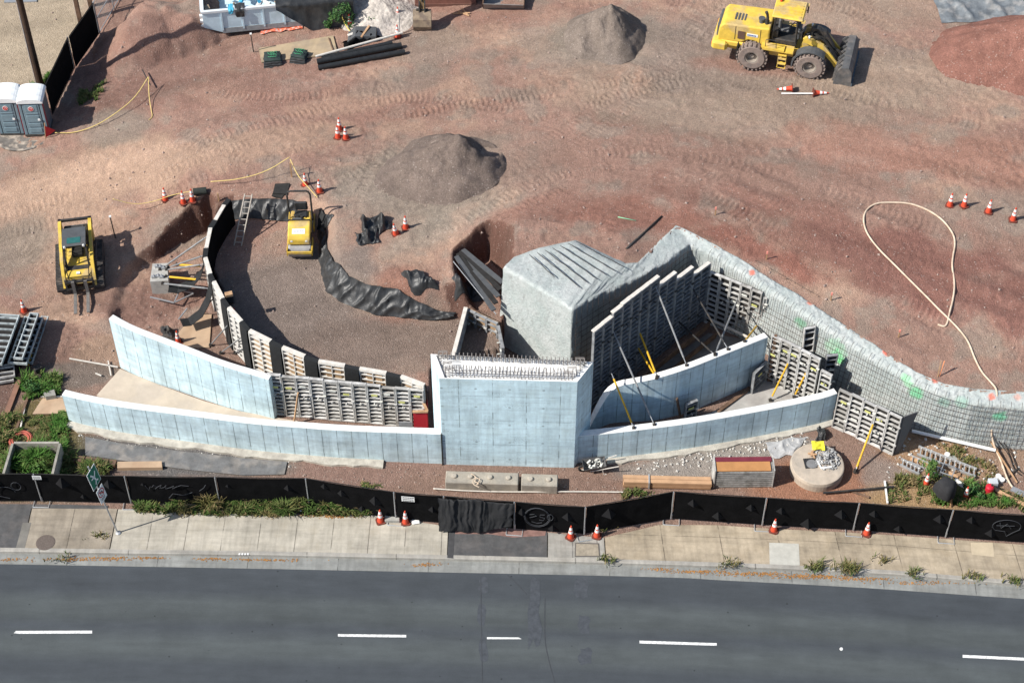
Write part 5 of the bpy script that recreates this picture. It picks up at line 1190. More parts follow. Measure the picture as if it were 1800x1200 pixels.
def excavator():
    c = TG(743, 52)
    t = thing('excavator', 'rusty excavator arm and bucket reaching in over the top edge', 'excavator', (c.x, c.y, c.z), R(90))
    M_ex = mat('rusty_yellow', (.30, .20, .075), .7, .35, 5, col2=(.16, .105, .06))
    M_bk = mat('sandy_steel', (.26, .20, .14), .8, .25, 5, col2=(.17, .13, .10))
    mb = MB(); pr = [(-.15, .0), (-.32, .35), (-.25, .75), (.0, .98), (.3, 1.0), (.42, .8), (.38, .72), (.05, .82), (-.12, .62), (-.18, .35), (.0, .06)]
    mb.prism(pr, -.42, .42)
    for s in (-1, 1): mb.prism([(-.15, 0), (-.32, .35), (-.25, .75), (0, .98), (.3, 1.0), (.42, .8), (.2, .2)], s * .42, s * .46)
    b = mb.build('bucket', M_bk, t)
    mb = MB()
    for k in range(5): mb.prism([(-.16, .02), (-.1, .1), (.0, .0), (-.02, -.16)], -.4 + k * .18, -.32 + k * .18)
    mb.build('bucket_teeth', M_bk, b)
    mb = MB(); mb.cyl((.12, 0, .5), (.12, .0, .5), .1); 
    for y in (-.14, .14): mb.prism([(.0, .85), (.15, 1.35), (.4, 1.6), (.5, 1.5), (.3, 1.1), (.3, .9)], y - .03, y + .03)
    mb.cyl((.2, -.3, 1.05), (.2, .3, 1.05), .06, n=8); mb.build('bucket_linkage', M_dark, t)
    mb = MB(); mb.prism([(.15, 1.0), (.30, 1.45), (.75, 4.2), (1.15, 4.3), (1.3, 3.9), (.55, 1.2), (.4, .95)], -.13, .13); mb.build('stick', M_ex, t)
    mb = MB(); mb.cyl((.28, 0, 1.5), (.62, 0, 2.6), .05, n=8); mb.cyl((.62, 0, 2.6), (.62, 0, 4.0), .09, n=8); mb.build('bucket_cylinder', M_dark, t)
    mb = MB(); mb.prism([(.9, 4.25), (1.2, 4.5), (3.5, 4.4), (6.2, 2.0), (6.0, 1.4), (3.2, 3.7), (1.2, 3.9)], -.2, .2); mb.build('boom', M_ex, t)
    mb = MB(); bmx(mb, 5.3, 8.4, -1.2, 1.2, 1.0, 2.1, .1); mb.build('upper_body', M_ex, t)
    mb = MB(); bmx(mb, 5.4, 6.8, .2, 1.2, 2.1, 2.9, .08); mb.build('cab', M_glass, t)
    for s in (-1, 1):
        mb = MB(); bmx(mb, 5.0, 8.2, s * .75, s * 1.3, 0, .85, .25); mb.build('crawler', M_rub, t)
excavator()

# ------------------------------------------------------------------ top-left: toilets, pole, fence, bins
M_pot = mat('blue_grey_plastic', (.19, .27, .31), .55, .12, 4)
M_potr = mat('white_roof_plastic', (.80, .82, .82), .45, .06, 3)
M_potred = mat('maroon_plastic', (.24, .045, .055), .55, .15, 4)
def toilet(px, py, label, rz):
    c = TG(px, py); t = thing('portable_toilet', label, 'portable toilet', (c.x, c.y + .58, c.z + .02), rz, 'portable toilets')
    mb = MB(); bmx(mb, -.56, .56, -.53, .56, .1, 2.1, .02); mb.build('cabin', mat('dark_toilet_side', (.12, .125, .14), .6, .15, 4), t)
    mb = MB(); bmx(mb, -.60, .60, -.58, .60, 0, .12, .02); mb.build('base', M_dark, t)
    mb = MB(); bmx(mb, -.40, .40, -.575, -.535, .14, 2.0, .015)
    for z, h in ((.28, .26), (.62, .22), (.92, .40), (1.40, .10)): bmx(mb, -.30, .30, -.60, -.57, z, z + h, .02)
    bmx(mb, -.30, .30, -.595, -.57, 1.55, 1.95, .02); d = mb.build('door', M_pot, t)
    mb = MB(); mb.lathe([(.0001, 0), (.14, 0), (.14, -.012), (.0001, -.012)], 20, (0, -.598, 1.75), 'Y'); s = mb.build('round_sign', M_white, d)
    mb = MB(); mb.lathe([(.115, -.013), (.115, -.02), (.07, -.02), (.07, -.013)], 20, (0, -.598, 1.75), 'Y', True); mb.prism([(-.06, 1.71), (.06, 1.71), (.0, 1.79)], -.62, -.611); mb.build('sign_ring', mat('sign_red', (.6, .06, .05), .5), s)
    mb = MB(); bmx(mb, .22, .34, -.63, -.6, 1.02, 1.14, .01); mb.build('latch', M_white, d)
    for sx in (-1, 1):
        mb = MB(); bmx(mb, sx * .44, sx * .58, -.57, -.50, .12, 2.02, .02); mb.build('corner_post', M_pot, t)
        mb = MB(); bmx(mb, sx * .565, sx * .60, -.56, -.40, .12, 2.05, .01); mb.build('corner_trim', M_potred, t)
    mb = MB(); rows = []
    for j in range(9):
        y = -.62 + 1.24 * j / 8; row = []
        for i in range(13):
            a = math.pi * i / 12; x = -.63 * math.cos(a); row.append(Vector((x, y, 2.08 + .26 * math.sin(a) ** .8 + (.02 if j in (2, 5) else 0))))
        rows.append(row)
    mb.grid(rows); vs = rows[0]; mb.add(vs, [list(range(13))]); mb.add(rows[-1], [list(range(13))]); mb.build('roof', M_potr, t, smooth=False)
    return t
ht = heading(0, 237, 80, 241, 1) * .5
toilet(66, 241, 'grey portable toilet with white roof, the right one beside the red warning triangle', R(2))
toilet(22, 240, 'grey portable toilet with white roof, the left one cut by the picture edge', R(2))
toilet(-23, 239, 'grey portable toilet outside the left edge', R(2))
c = TG(40, 238); mb = MB(); mb.lathe([(1.45, -.05), (1.5, .06), (1.38, .08), (1.33, .03), (.001, .03)], 40, (c.x, c.y + .3, c.z - .02), 'Z'); tag(mb.build('round_tray', mat('muddy_ring', (.16, .145, .13), .9, .3, 4, col2=(.40, .34, .28)), world=True), 'low round muddy ring under the fronts of the portable toilets', 'ground ring')
c = TG(85, 243); t = thing('warning_triangle', 'red warning triangle on a bent stand beside the portable toilets', 'warning sign', c, R(20)); mb = MB(); mb.prism([(-.1, .05), (.42, .35), (-.02, .75)], -.02, .0); mb.build('plate', M_red, t); mb = MB(); mb.bar((-.12, 0, 0), (.0, .02, .9), .04); mb.build('stand', M_wood, t)
# utility pole with a metal conduit
c = TG(72, 151); p1 = Vector((c.x, c.y, c.z + 9.5)); t = thing('utility_pole', 'tall dark wooden utility pole behind the portable toilets', 'utility pole', c); mb = MB(); mb.cyl((0, 0, -.5), (0, 0, 9.5), .17, .13, 14); mb.build('pole', mat('creosote_wood', (.055, .033, .022), .85, .3, 5), t); mb = MB(); mb.cyl((-.20, -.03, 0), (-.17, -.03, 6.5), .035, n=8); mb.build('conduit', M_alu, t)
# back-left fence: black screen panels, then open chain link
def screen_panel(a, b, h, label, group, flaps=(), sag=0.0, stand=True, bulge=0.0, graf=None, z=None, name='screen_fence', hem=0.0):
    d = Vector((b.x - a.x, b.y - a.y, 0)); w = d.length; rz = math.atan2(d.y, d.x)
    t = thing(name, label, 'fence panel', (a.x, a.y, a.z), rz, group); dz = b.z - a.z
    mb = MB(); 
    mb.tube([(0, 0, .08), (0, 0, h), (w, 0, h + dz), (w, 0, .08 + dz), (0, 0, .08)], .021, 6); mb.build('frame', M_rub, t)
    mb = MB(); mb.cyl((-.02, -.05, .05), (-.02, -.05, h + .04), .026, n=6); mb.build('end_post', M_galv, t)
    mb = MB(); rows = []; n = 30
    for j in range(11):
        f = j / 10; row = []
        for i in range(n + 1):
            u = i / n; x = .03 + (w - .06) * u; zz = hem + (.06 if hem == 0 else 0) + (h - .03 - hem) * f - sag * 4 * u * (1 - u) * f + dz * u
            y = -.035 - .05 * math.sin(math.pi * f) * nz(x * 1.4, f * 2 + a.x, 1, 3) - bulge * math.sin(math.pi * min(1, f + .1)) * (1 - f) * math.sin(math.pi * u); row.append(Vector((x, y, zz)))
        rows.append(row)
    mb.grid(rows); fb = mb.build('screen_cloth', M_black, t, smooth=True)
    for (u, f, s) in flaps:
        s = s * random.uniform(.7, 1.15); u += random.uniform(-.03, .03); f += random.uniform(-.06, .06)   # wind flaps: slit half-moons hanging out of the cloth
        x, zz = w * u, h * f + dz * u; mb = MB(); mb.add([Vector((x - .26 * s, -.05, zz - .16 * s)), Vector((x, -.07, zz + .24 * s)), Vector((x + .30 * s, -.05, zz - .22 * s)), Vector((x + .05 * s, -.30 * s, zz - .12 * s))], [[0, 1, 3], [1, 2, 3], [0, 3, 2]]); mb.build('wind_flap', M_flap, t)
    if graf:
        mb = MB()
        for st in graf:
            L = [Vector((x, -.095, z_)) for x, z_ in st]; mb.tube(L, .013, 4)
        mb.build('graffiti', mat('grey_spray_line', (.05, .053, .06), .9), t)
    if stand:
        mb = MB()
        for q in (0,): mb.tube([(q - .32, -.34, .02 + dz * 0), (q + .32, -.34, .02), (q + .32, .3, .02), (q - .32, .3, .02), (q - .32, -.34, .02)], .025, 5); mb.bar((q, 0, .02), (q, 0, .3), .06)
        mb.build('stand', M_alu, t)
    return t
M_flap = mat('black_flap_cloth', (.007, .007, .008), .95, .2, 3)
gs = 'black screen panels of the rear fence'
def tz1(px, py): p = G(px, py, 1.0); return Vector((p.x, p.y, TZ(p.x, p.y)))
fa, fb_, fc = tz1(93, 203), tz1(132, 122), tz1(176, 62)
screen_panel(fb_, fa, 1.95, 'black screened fence panel nearest the portable toilets, running away from the camera', gs, stand=False)
screen_panel(fc, fb_ + Vector((.05, .05, 0)), 1.95, 'black screened fence panel farther up, beside the dark dirt heap', gs, stand=False)
mb = MB(); screen_panel(tz1(-60, 205), tz1(90, 206), 1.95, 'black screened fence panel behind the portable toilets', gs, stand=False)
t = thing('chain_link_fence', 'weathered grey chain-link fence rising at the top left behind the black screens', 'fence', fc); e = tz1(250, -60); d = e - fc; mb = MB(); 
for f in (0, .33, .66, 1): mb.cyl(d * f, d * f + Vector((0, 0, 2.0)), .035, n=6)
for z in (.1, 1.0, 2.0): mb.bar(Vector((0, 0, z)), d + Vector((0, 0, z)), .035)
mb.build('posts', M_galv, t); mb = MB(); n = 60
for k in range(n):
    f = k / n; mb.bar(d * f + Vector((0, 0, .1)), d * min(1, f + .06) + Vector((0, 0, 2.0)), .007); mb.bar(d * min(1, f + .06) + Vector((0, 0, .1)), d * f + Vector((0, 0, 2.0)), .007)
mb.build('mesh', M_galv, t)
for p0, p1, lab in [((141, 38), (128, -4), 'left'), ((160, 14), (148, -20), 'right')]:
    c = tz1(*p0); t = thing('timber_post', 'weathered timber post, the %s of two outside the black rear fence' % lab, 'post', c); mb = MB(); mb.box((0, 0, 1.4), (.2, .2, 2.9)); mb.build('post', M_brownwood, t); mb = MB(); mb.box((-.11, -.02, 1.4), (.02, .12, 2.9)); mb.build('white_edge', M_capw, t)
c = tz1(35, 4); mb = MB(); mb.box((c.x, c.y + .4, c.z + .03), (1.7, .8, .06), Matrix.Rotation(R(3), 3, 'Z')); tag(mb.build('steel_plate', M_galv, world=True), 'grey steel plate lying on the yard at the top left corner', 'steel plate')
# skip
c = TG(396, 62); hd = heading(395, 62, 530, 49, 1.5)
t = thing('skip_container', 'pale blue roll-off skip full of rubbish at the top left', 'skip', c, hd)
M_skip = mat('pale_blue_paint', (.56, .70, .78), .5, .10, 3, col2=(.50, .63, .70))
mb = MB(); L_, W_, H_ = 5.8, 2.3, 1.45
mb.prism([(0, .12), (-1.0, .55), (-1.0, H_), (L_, H_), (L_, .12)], 0, .07); mb.prism([(0, .12), (-1.0, .55), (-1.0, H_), (L_, H_), (L_, .12)], W_ - .07, W_); bmx(mb, -1.0, L_, .07, W_ - .07, .5, .56); bmx(mb, -1.0, -.93, .07, W_ - .07, .5, H_); bmx(mb, L_ - .07, L_, .07, W_ - .07, .12, H_); mb.build('shell', M_skip, t)
mb = MB(); bmx(mb, -1.05, L_ + .05, -.06, .10, H_ - .02, H_ + .10); bmx(mb, -1.05, L_ + .05, W_ - .1, W_ + .06, H_ - .02, H_ + .10); bmx(mb, -1.08, -.9, .1, W_ - .1, H_ - .02, H_ + .10); mb.build('top_rim', mat('skip_rim', (.66, .70, .72), .5, .08, 4), t)
for k in range(6):
    mb = MB(); bmx(mb, -.1 + k * 1.05, -.02 + k * 1.05, -.05, 0, .3, H_ - .02); mb.build('side_rib', M_skip, t)
mb = MB(); bmx(mb, -.1, L_, -.03, .0, .12, .42); mb.build('bottom_rail', mat('skip_grey', (.27, .29, .30), .6, .2, 4), t)
mb = MB()
for z in (.55, .85, 1.15): bmx(mb, -1.14, -1.0, .02, .2, z, z + .12)
mb.build('corner_hooks', M_white, t)
rr = random.Random(5); cols = [(.03, .03, .03), (.55, .53, .5), (.35, .28, .2), (.06, .35, .55), (.25, .25, .25), (.5, .45, .35)]
for k in range(34):
    x, y = rr.uniform(-.8, 3.6), rr.uniform(.3, 2.0); mb = MB(); s = rr.uniform(.18, .42); mb.box((0, 0, 0), (s, s * rr.uniform(.3, 1), s * rr.uniform(.1, .5)), Matrix.Rotation(rr.uniform(0, 3), 3, 'Z') @ Matrix.Rotation(rr.uniform(-.8, .8), 3, 'X'))
    w = t.matrix_world if False else Matrix.Translation(c) @ Matrix.Rotation(hd, 4, 'Z'); p = w @ Vector((x, y, 1.25 + rr.uniform(0, .25))); k_ = k % 6
    o = mb.build('rubbish', mat('rubbish%d' % k_, cols[k_], .8)); o.location = p; tag(o, 'piece of rubbish heaped in the pale blue skip', 'rubbish', 'rubbish in the skip')
mb = MB()
def skp(x, y, z): return Matrix.Translation(c) @ Matrix.Rotation(hd, 4, 'Z') @ Vector((x, y, z))
for k, (x, w, l, col) in enumerate([(.9, .55, .75, 0), (.45, .3, .4, 3)]):
    mb = MB(); rows = []
    for j in range(9):
        f = j / 8; row = []
        for i in range(9):
            u = i / 8 - .5; row.append(skp(x + w * u * (1 - .3 * f) + .06 * nz(u * 5, f * 4, k), .35 - .48 * min(1, f * 2.2) - .05 * nz(u * 4, f * 3, 2), 1.62 - max(0, f - .3) * l - .05 * abs(nz(u * 6, f * 2, 5))))
        rows.append(row)
    mb.grid(rows); tag(mb.build('hanging_bag', [M_plastic, None, None, mat('blue_bag', (.08, .42, .60), .5)][col], smooth=True, world=True), ['black bag hanging over the rim of the pale blue skip', 'blue bag hanging over the rim of the pale blue skip'][k], 'bag')
mb = MB(); rows = []
for j in range(24):
    f = j / 23; row = []
    for i in range(34):
        u = i / 33; x = 2.7 + 3.9 * u; fold = .09 * nz(u * 9, f * 1.5, 1.1, 3)
        if f < .45: g = f / .45; p = skp(x + .3 * (1 - g) * 0, W_ * (1 - g) - .1 * g, H_ + .16 + .12 * nz(u * 4, g * 3, 4, 2))
        else: g = (f - .45) / .55; dr = 1.5 * min(1, max(.0, (u * 2.3))); p = skp(x, -.12 - .30 * g * g - abs(fold), H_ + .1 - dr * g)
        row.append(p)
    rows.append(row)
mb.grid(rows); tag(mb.build('tarpaulin', M_plastic, smooth=True, world=True), 'black tarpaulin pulled over the right half of the pale blue skip', 'tarpaulin')
# orange safety netting, poles, rusty container, grey bin
c = TG(492, 60); mb = MB(); rows = []; a, b = TG(458, 62), TG(532, 53)
for j in range(4):
    row = []
    for i in range(16): p = a.lerp(b, i / 15); row.append(Vector((p.x, p.y + .18 * j - .1 * nz(i * .5, j), TZ(p.x, p.y + .18 * j) + .05 + .12 * abs(nz(i * .7, j * .9, 2)))))
    rows.append(row)
mb.grid(rows); tag(mb.build('safety_net', mat('orange_net', (.75, .16, .08), .7, .35, 14, col2=(.6, .4, .35)), world=True), 'crumpled orange safety netting lying in front of the skip', 'safety net')
for (x0, y0, h, lab, m, cat) in [(446, 92, 1.15, 'dark steel picket driven into dirt below the blue skip', M_dark, 'stake'), (203, 418, 1.35, 'dark steel picket holding the yellow rope above the track loader', M_dark, 'stake')]:
    c = TG(x0, y0); t = thing('stake', lab, cat, c); mb = MB(); mb.bar((0, 0, -.2), (-.03, 0, h), .045); mb.build('shaft', m, t); mb = MB(); mb.box((-.03, 0, h), (.1, .1, .06)); mb.build('cap', M_conew, t)
c = TG(758, 12); t = thing('steel_container', 'red-brown container edge at the top, behind the excavator arm', 'container', (c.x, c.y, c.z), R(1)); mb = MB(); bmx(mb, -.8, 2.3, 0, 2.4, .15, 2.4); mb.build('box', mat('red_brown_paint', (.22, .10, .075), .7, .2, 3), t); mb = MB(); bmx(mb, -.85, 2.35, -.04, 2.44, 0, .18); mb.build('base_rail', mat('rust_rail', (.17, .085, .065), .8, .2, 4), t)
c = TG(849, 16); t = thing('steel_tray', 'weathered grey steel tray with sloping front at the top edge, right of the excavator', 'steel tray', c, R(-3)); mb = MB(); mb.prism([(0, 0), (-.35, .55), (-.3, .55), (.08, .05), (1.6, .05), (1.6, 0)], 0, 2.1, 'YZ'); mb.build('pan', mat('worn_tray_steel', (.27, .25, .235), .6, .25, 3, metal=.2), t); mb = MB()
for x in (0, 2.08): mb.prism([(0, 0), (-.35, .55), (1.6, .75), (1.6, 0)], x, x + .04, 'YZ')
mb.build('side_plates', M_brownwood, t)
# ------------------------------------------------------------------ street fence
gf = 'black screened fence panels along the street'
FB = [(-95, 880), (75, 880), (232, 884), (388, 886), (545, 888), (697, 912), (783, 919), (905, 929), (1027, 938), (1180, 911), (1340, 922), (1500, 931), (1662, 943), (1815, 954)]
FW = [G(x, y, .15) for x, y in FB]
def circ(cx, cz, rx, rz, n=18, a0=0, a1=360): return [(cx + rx * math.cos(R(a0 + (a1 - a0) * i / n)), cz + rz * math.sin(R(a0 + (a1 - a0) * i / n))) for i in range(n + 1)]
G_face = [circ(.9, 1.0, .52, .62), circ(.9, 1.02, .48, .57), circ(1.42, 1.05, .12, .2, 10), [(.6, 1.15), (.78, 1.2), (.88, 1.1), (.7, 1.0), (.6, .95)], [(1.2, 1.2), (1.02, 1.18), (1.0, 1.05), (1.2, .98), (1.15, .82), (.98, .85)], [(.68, .7), (.9, .62), (1.1, .68)]]
G_scr = [[(1.0, 1.2), (1.1, 1.35), (1.22, 1.2), (1.12, 1.1), (1.26, 1.25), (1.4, 1.35), (1.32, 1.15), (1.5, 1.2), (1.6, 1.35), (1.55, 1.12), (1.75, 1.2), (1.9, 1.3), (1.8, 1.1), (2.0, 1.25), (2.2, 1.35), (2.5, 1.3)], [(.75, 1.3), (.85, 1.0), (.95, 1.25)], [(1.6, .5), (1.8, .8), (2.2, .7), (2.6, .9)], [(2.9, 1.0), (3.1, 1.2), (3.2, 1.4)]]
G_left = [circ(2.1, 1.0, .5, .5, 14, 60, 300), circ(2.6, .7, .4, .35, 12, 0, 200), [(1.9, .3), (2.3, .45), (2.7, .3)], circ(3.1, 1.1, .2, .25, 10)]
G_rt = [circ(2.2, 1.1, .55, .4, 14, -20, 210), [(1.65, 1.0), (1.8, .8), (2.2, .75), (2.3, .45), (2.5, .7), (2.75, .95)], [(1.8, 1.1), (2.5, 1.15)], [(1.9, 1.3), (2.0, .95), (2.2, 1.25), (2.4, .95)]]
PLAB = [('leftmost black screened fence panel with grey looping scrawl, beside the planter box', [(.55, .75, 1)], G_left), ('black screened fence panel directly behind the green street sign', [(.30, .8, 1), (.78, .72, 1.1), (.5, .3, .7)], None), ('black screened fence panel with faint scribble, right of the green street sign', [(.18, .75, .5)], G_scr),
        ('black screened fence panel rising behind the tallest grass', [(.15, .75, .5), (.78, .66, .8)], None), ('black screened fence panel slanting down to the gate sign, grass at its foot', [(.2, .86, .6), (.42, .68, .7), (.75, .62, .9), (.62, .3, .8)], None), ('narrow black gate panel with small white notice', [(.78, .6, .7)], None), ('black fence panel under the loosely draped pleated cloth', [], None),
        ('black screened fence panel with grey sprayed round face', [(.12, .75, 1), (.78, .72, 1.2), (.55, .25, 1)], G_face), ('black screened fence panel slanting away, a white cone showing at its left', [(.25, .75, 1.0)], None), ('first black screened panel right of the slanting one, below the lumber stack', [(.22, .72, 1), (.82, .62, 1), (.5, .35, 1)], None),
        ('black screened panel between the two right-hand pavement cones', [(.18, .66, 1), (.84, .7, .9), (.48, .28, 1)], None), ('black screened panel below the black hooded post', [(.2, .72, .8), (.85, .7, .8), (.48, .28, .9)], None), ('rightmost black screened panel with a grey sprayed outline', [(.22, .72, .7), (.5, .3, 1)], G_rt)]
for i, (lab, fl_, gr) in enumerate(PLAB):
    a, b = FW[i], FW[i + 1]; screen_panel(a, b, 1.78, lab, gf, fl_, graf=gr, sag=.03, stand=(i not in (6,)), hem=.0)
# draped pleated cloth
mb = MB(); a, b = FW[6] + Vector((-.25, 0, 0)), FW[7] + Vector((-.05, 0, 0)); rows = []
for j in range(22):
    f = j / 21; row = []
    for i in range(70):
        u = i / 69; p = a.lerp(b, u * (1 - .03 * f)); pl = .045 * math.sin(u * 46 + 5 * nz(u * 2.5, 1.7) * 3 + 2.5 * f * nz(u * 3, 6)) * (1 - .65 * f) * max(.1, .9 + 1.6 * nz(u * 3.3, 4.4)) + .05 * nz(u * 22, f * 1.5, 3, 2) + .10 * nz(u * 5, f * 2, 9, 3) * f
        bl_ = .35 * f ** .8 * (1 - .55 * u) + .05; z = 1.84 - 1.72 * f * (1 - .28 * max(0, u - .55) * 2) ; z += .10 * nz(u * 3, f, 4)
        row.append(Vector((p.x + .1 * nz(u * 4, f * 3, 3), p.y - .1 - bl_ + pl, p.z + max(.02, z))))
    rows.append(row)
rows.insert(0, [Vector((p.x, a.lerp(b, i / 69).y + .08, p.z - .25)) for i, p in enumerate(rows[0])])
mb.grid(rows); tag(mb.build('draped_cloth', mat('loose_black_cloth', (.022, .0225, .024), .8, .25, 4, .006, 30), smooth=True, world=True), 'loose pleated black cloth draped over the street fence above the driveway', 'cloth')
def notice(px, py, i, u, z, w, h, lab, lines):
    a, b = FW[i], FW[i + 1]; d = (b - a); rz = math.atan2(d.y, d.x); p = a.lerp(b, u); t = thing('notice_board', lab, 'notice', (p.x, p.y - .12, p.z + z), rz)
    mb = MB(); mb.box((0, 0, 0), (w, .015, h)); mb.build('plate', M_white, t)
    mb = MB()
    for k in range(lines):
        x = -w * .4
        while x < w * .36:
            l = .03 + .05 * random.random(); mb.box((x + l / 2, -.012, h * .36 - k * h * .72 / max(1, lines - 1)), (l, .006, h * .11)); x += l + .02
    mb.build('printed_text', M_dark, t)
notice(0, 0, 5, .27, 1.55, .52, .30, 'small white notice with dark lettering on the gate panel of the fence', 3)
notice(0, 0, 1, .03, 1.68, .36, .24, 'blank-looking white tag at the top of the fence left of the street sign', 3)
# ------------------------------------------------------------------ street sign
B0 = G(208, 936, .15); T0 = Vector((B0.x - .50, B0.y + .05, 4.35)); ax = (T0 - B0)
t = thing('street_sign', 'leaning steel sign post with green sign above a red and white prohibition sign', 'street sign', B0)
mb = MB(); mb.cyl((0, 0, -.2), ax, .032, n=8); mb.build('post', M_galv, t); mb = MB(); mb.lathe([(.0001, .02), (.12, .02), (.09, .05), (.0001, .07)], 12); mb.build('collar', M_alu, t)
ez = ax.normalized(); ex = Vector((.28, .96, 0)).normalized(); en = ex.cross(ez).normalized()      # ex across the plate, en out of its face
def plate(par, name, f, w, h, m, off=.045, bev=.0):
    c = ax * f + en * off; mb = MB(); q = [c - ex * w / 2 - ez * h / 2, c + ex * w / 2 - ez * h / 2, c + ex * w / 2 + ez * h / 2, c - ex * w / 2 + ez * h / 2]
    mb.add(q + [p - en * .012 for p in q], [[0, 1, 2, 3], [7, 6, 5, 4], [0, 1, 5, 4], [1, 2, 6, 5], [2, 3, 7, 6], [3, 0, 4, 7]]); return mb.build(name, m, par), c
def strokes(par, name, c, segs, wd, m, off):
    mb = MB()
    for a, b in segs:
        p, q = c + ex * a[0] + ez * a[1] + en * off, c + ex * b[0] + ez * b[1] + en * off; d = (q - p).normalized(); s = d.cross(en) * wd / 2; mb.add([p - s, q - s, q + s, p + s], [[0, 1, 2, 3]])
    return mb.build(name, m, par)
M_grn = mat('sign_green', (.01, .16, .10), .45, .05, 3); M_sgw = mat('sign_white', (.78, .79, .78), .45, .05, 3); M_sgr = mat('sign_red2', (.50, .05, .06), .45, .05, 3)
g1, c1 = plate(t, 'green_plate', .845, .66, .96, M_sgw, .045); g2, _ = plate(g1, 'green_face', .845, .60, .90, M_grn, .050)
strokes(g1, 'white_figure', c1, [((.02, -.02), (-.16, .28)), ((.02, -.02), (.17, .22)), ((0, 0), (.05, -.22)), ((.05, -.2), (-.06, -.36)), ((.05, -.2), (.17, -.30)), ((-.2, .05), (-.02, .02))], .07, M_sgw, .012)
w1, c2 = plate(t, 'white_plate', .60, .50, .74, M_sgw, .06)
seg = [((.19 * math.cos(R(a)), .09 + .19 * math.sin(R(a))), (.19 * math.cos(R(a + 15.5)), .09 + .19 * math.sin(R(a + 15.5)))) for a in range(0, 360, 15)]
strokes(w1, 'red_ring', c2, seg + [((-.13, .22), (.13, -.04))], .045, M_sgr, .006); strokes(w1, 'black_arrow', c2, [((-.06, -.02), (-.06, .15)), ((-.06, .15), (.06, .15)), ((.06, .15), (.06, .02)), ((.01, .07), (.06, 0)), ((.11, .07), (.06, 0))], .035, M_dark, .005)
strokes(w1, 'printed_text', c2, [((-.15, -.2), (.15, -.2)), ((-.12, -.27), (.12, -.27))], .03, M_dark, .005)

# ------------------------------------------------------------------ traffic cones
def make_cone(label):
    t = thing('traffic_cone', label, 'traffic cone', (0, 0, 0), 0, 'traffic cones')
    mb = MB(); mb.prism([(-.19, -.13), (-.13, -.19), (.13, -.19), (.19, -.13), (.19, .13), (.13, .19), (-.13, .19), (-.19, .13)], 0, .045, 'XY'); mb.build('base', mat('cone_base', (.16, .045, .03), .8, .3, 8), t)
    def rad(z): return .14 + (.03 - .14) * z / .74
    def seg(name, z0, z1, m, o=0.0):
        mb = MB(); mb.lathe([(rad(z0) + o, z0), (rad(z1) + o, z1)], 14); mb.build(name, m, t, smooth=False)
    seg('cone', .04, .76, M_orange); seg('collar', .33, .45, M_conew, .006); seg('collar', .52, .66, M_conew, .006); return t
CONES = [(669, 916, 1, 'traffic cone at the foot of the gate panel, left of the small concrete stand'), (713, 918, 1, 'traffic cone on new pavement just right of the gate stand'), (1003, 944, 1, 'traffic cone beside the grey face panel, left of the utility box lid'), (1049, 942, 1, 'traffic cone on the pavement at the start of the slanting fence panel'), (1360, 932, 1, 'traffic cone on the pavement by a fence stand, above the pale square slab'), (1523, 938, 1, 'rightmost traffic cone on the pavement'),
         (1627, 853, 0, 'traffic cone in the weeds left of the black hooded post'), (1696, 876, 0, 'traffic cone in the weeds right of the black hooded post'),
         (1669, 363, 0, 'leftmost of four traffic cones on the right-hand dirt'), (1694, 363, 0, 'second of four traffic cones on the right-hand dirt'), (1737, 374, 0, 'third of four traffic cones on the right-hand dirt'), (1780, 388, 0, 'rightmost of four traffic cones on the right-hand dirt'),
         (291, 352, 0, 'traffic cone alone at the left of the bank edge, above the yellow rope'), (323, 358, 0, 'dusty traffic cone in the middle above the dug bank'), (339, 355, 0, 'traffic cone close to the black roll on the bank'), (537, 326, 0, 'traffic cone behind the roller hoop'), (562, 338, 0, 'traffic cone right of the roller hoop'),
         (696, 412, 0, 'leaning-looking traffic cone against the big black sheet heap'), (713, 402, 0, 'traffic cone right of the big black sheet heap'), (597, 229, 0, 'rear cone of the cluster of three in the middle of the dirt'), (594, 243, 0, 'front left cone of the cluster of three in the middle of the dirt'), (608, 245, 0, 'front right cone of the cluster of three in the middle of the dirt'),
         (615, 47, 0, 'traffic cone below the shrub at the top'), (699, 66, 0, 'traffic cone at the end of the white pole on black pipes'), (700, 34, 0, 'traffic cone in front of the pale crushed rock pile'), (314, 602, 2, 'traffic cone behind the tall left wall on a pale board'), (43, 548, 0, 'small cone standing behind the form panel stacks at the left'), (1060, 908, 3, 'cone standing behind the torn slanting fence panel')]
cone0 = None
for k, (x, y, w, lab) in enumerate(CONES):
    p = G(x, y, .152) if w == 1 else G(x, y, .16) if w in (2, 3) else TG(x, y)
    if w == 3: p = Vector((FW[8].x + .75, FW[8].y + .55, .14))
    if cone0 is None: cone0 = make_cone(lab); o = cone0; o.location = p; o.rotation_euler = (0, 0, .3)
    else: o = dup(cone0, p, random.uniform(0, 1.5), lab)
    if k in (17,): o.rotation_euler = (R(6), R(-8), .4)
def lying(px, py, rz, lab, tilt=100):
    p = TG(px, py, .16); o = dup(cone0, p, 0, lab); o.rotation_euler = (R(tilt) * 0, R(tilt), rz); return o
lying(1393, 160, R(178), 'toppled dusty cone lying below the wheel loader', 96)
lying(1428, 168, R(0), 'red cone base lying at the end of a white marker post below the loader', 92)
mb = MB(); mb.cyl(TG(1373, 167, .06), TG(1432, 169, .12), .035, n=8); tag(mb.build('marker_post', M_white, world=True), 'white marker post lying on the gravel below the wheel loader', 'marker post')
mb = MB(); p = TG(703, 62); mb.cyl(p, p + Vector((0, .2, 1.1)), .025, n=6); tag(mb.build('marker_pole', M_galv, world=True), 'thin pale pole standing between two cones at the crushed rock', 'pole')

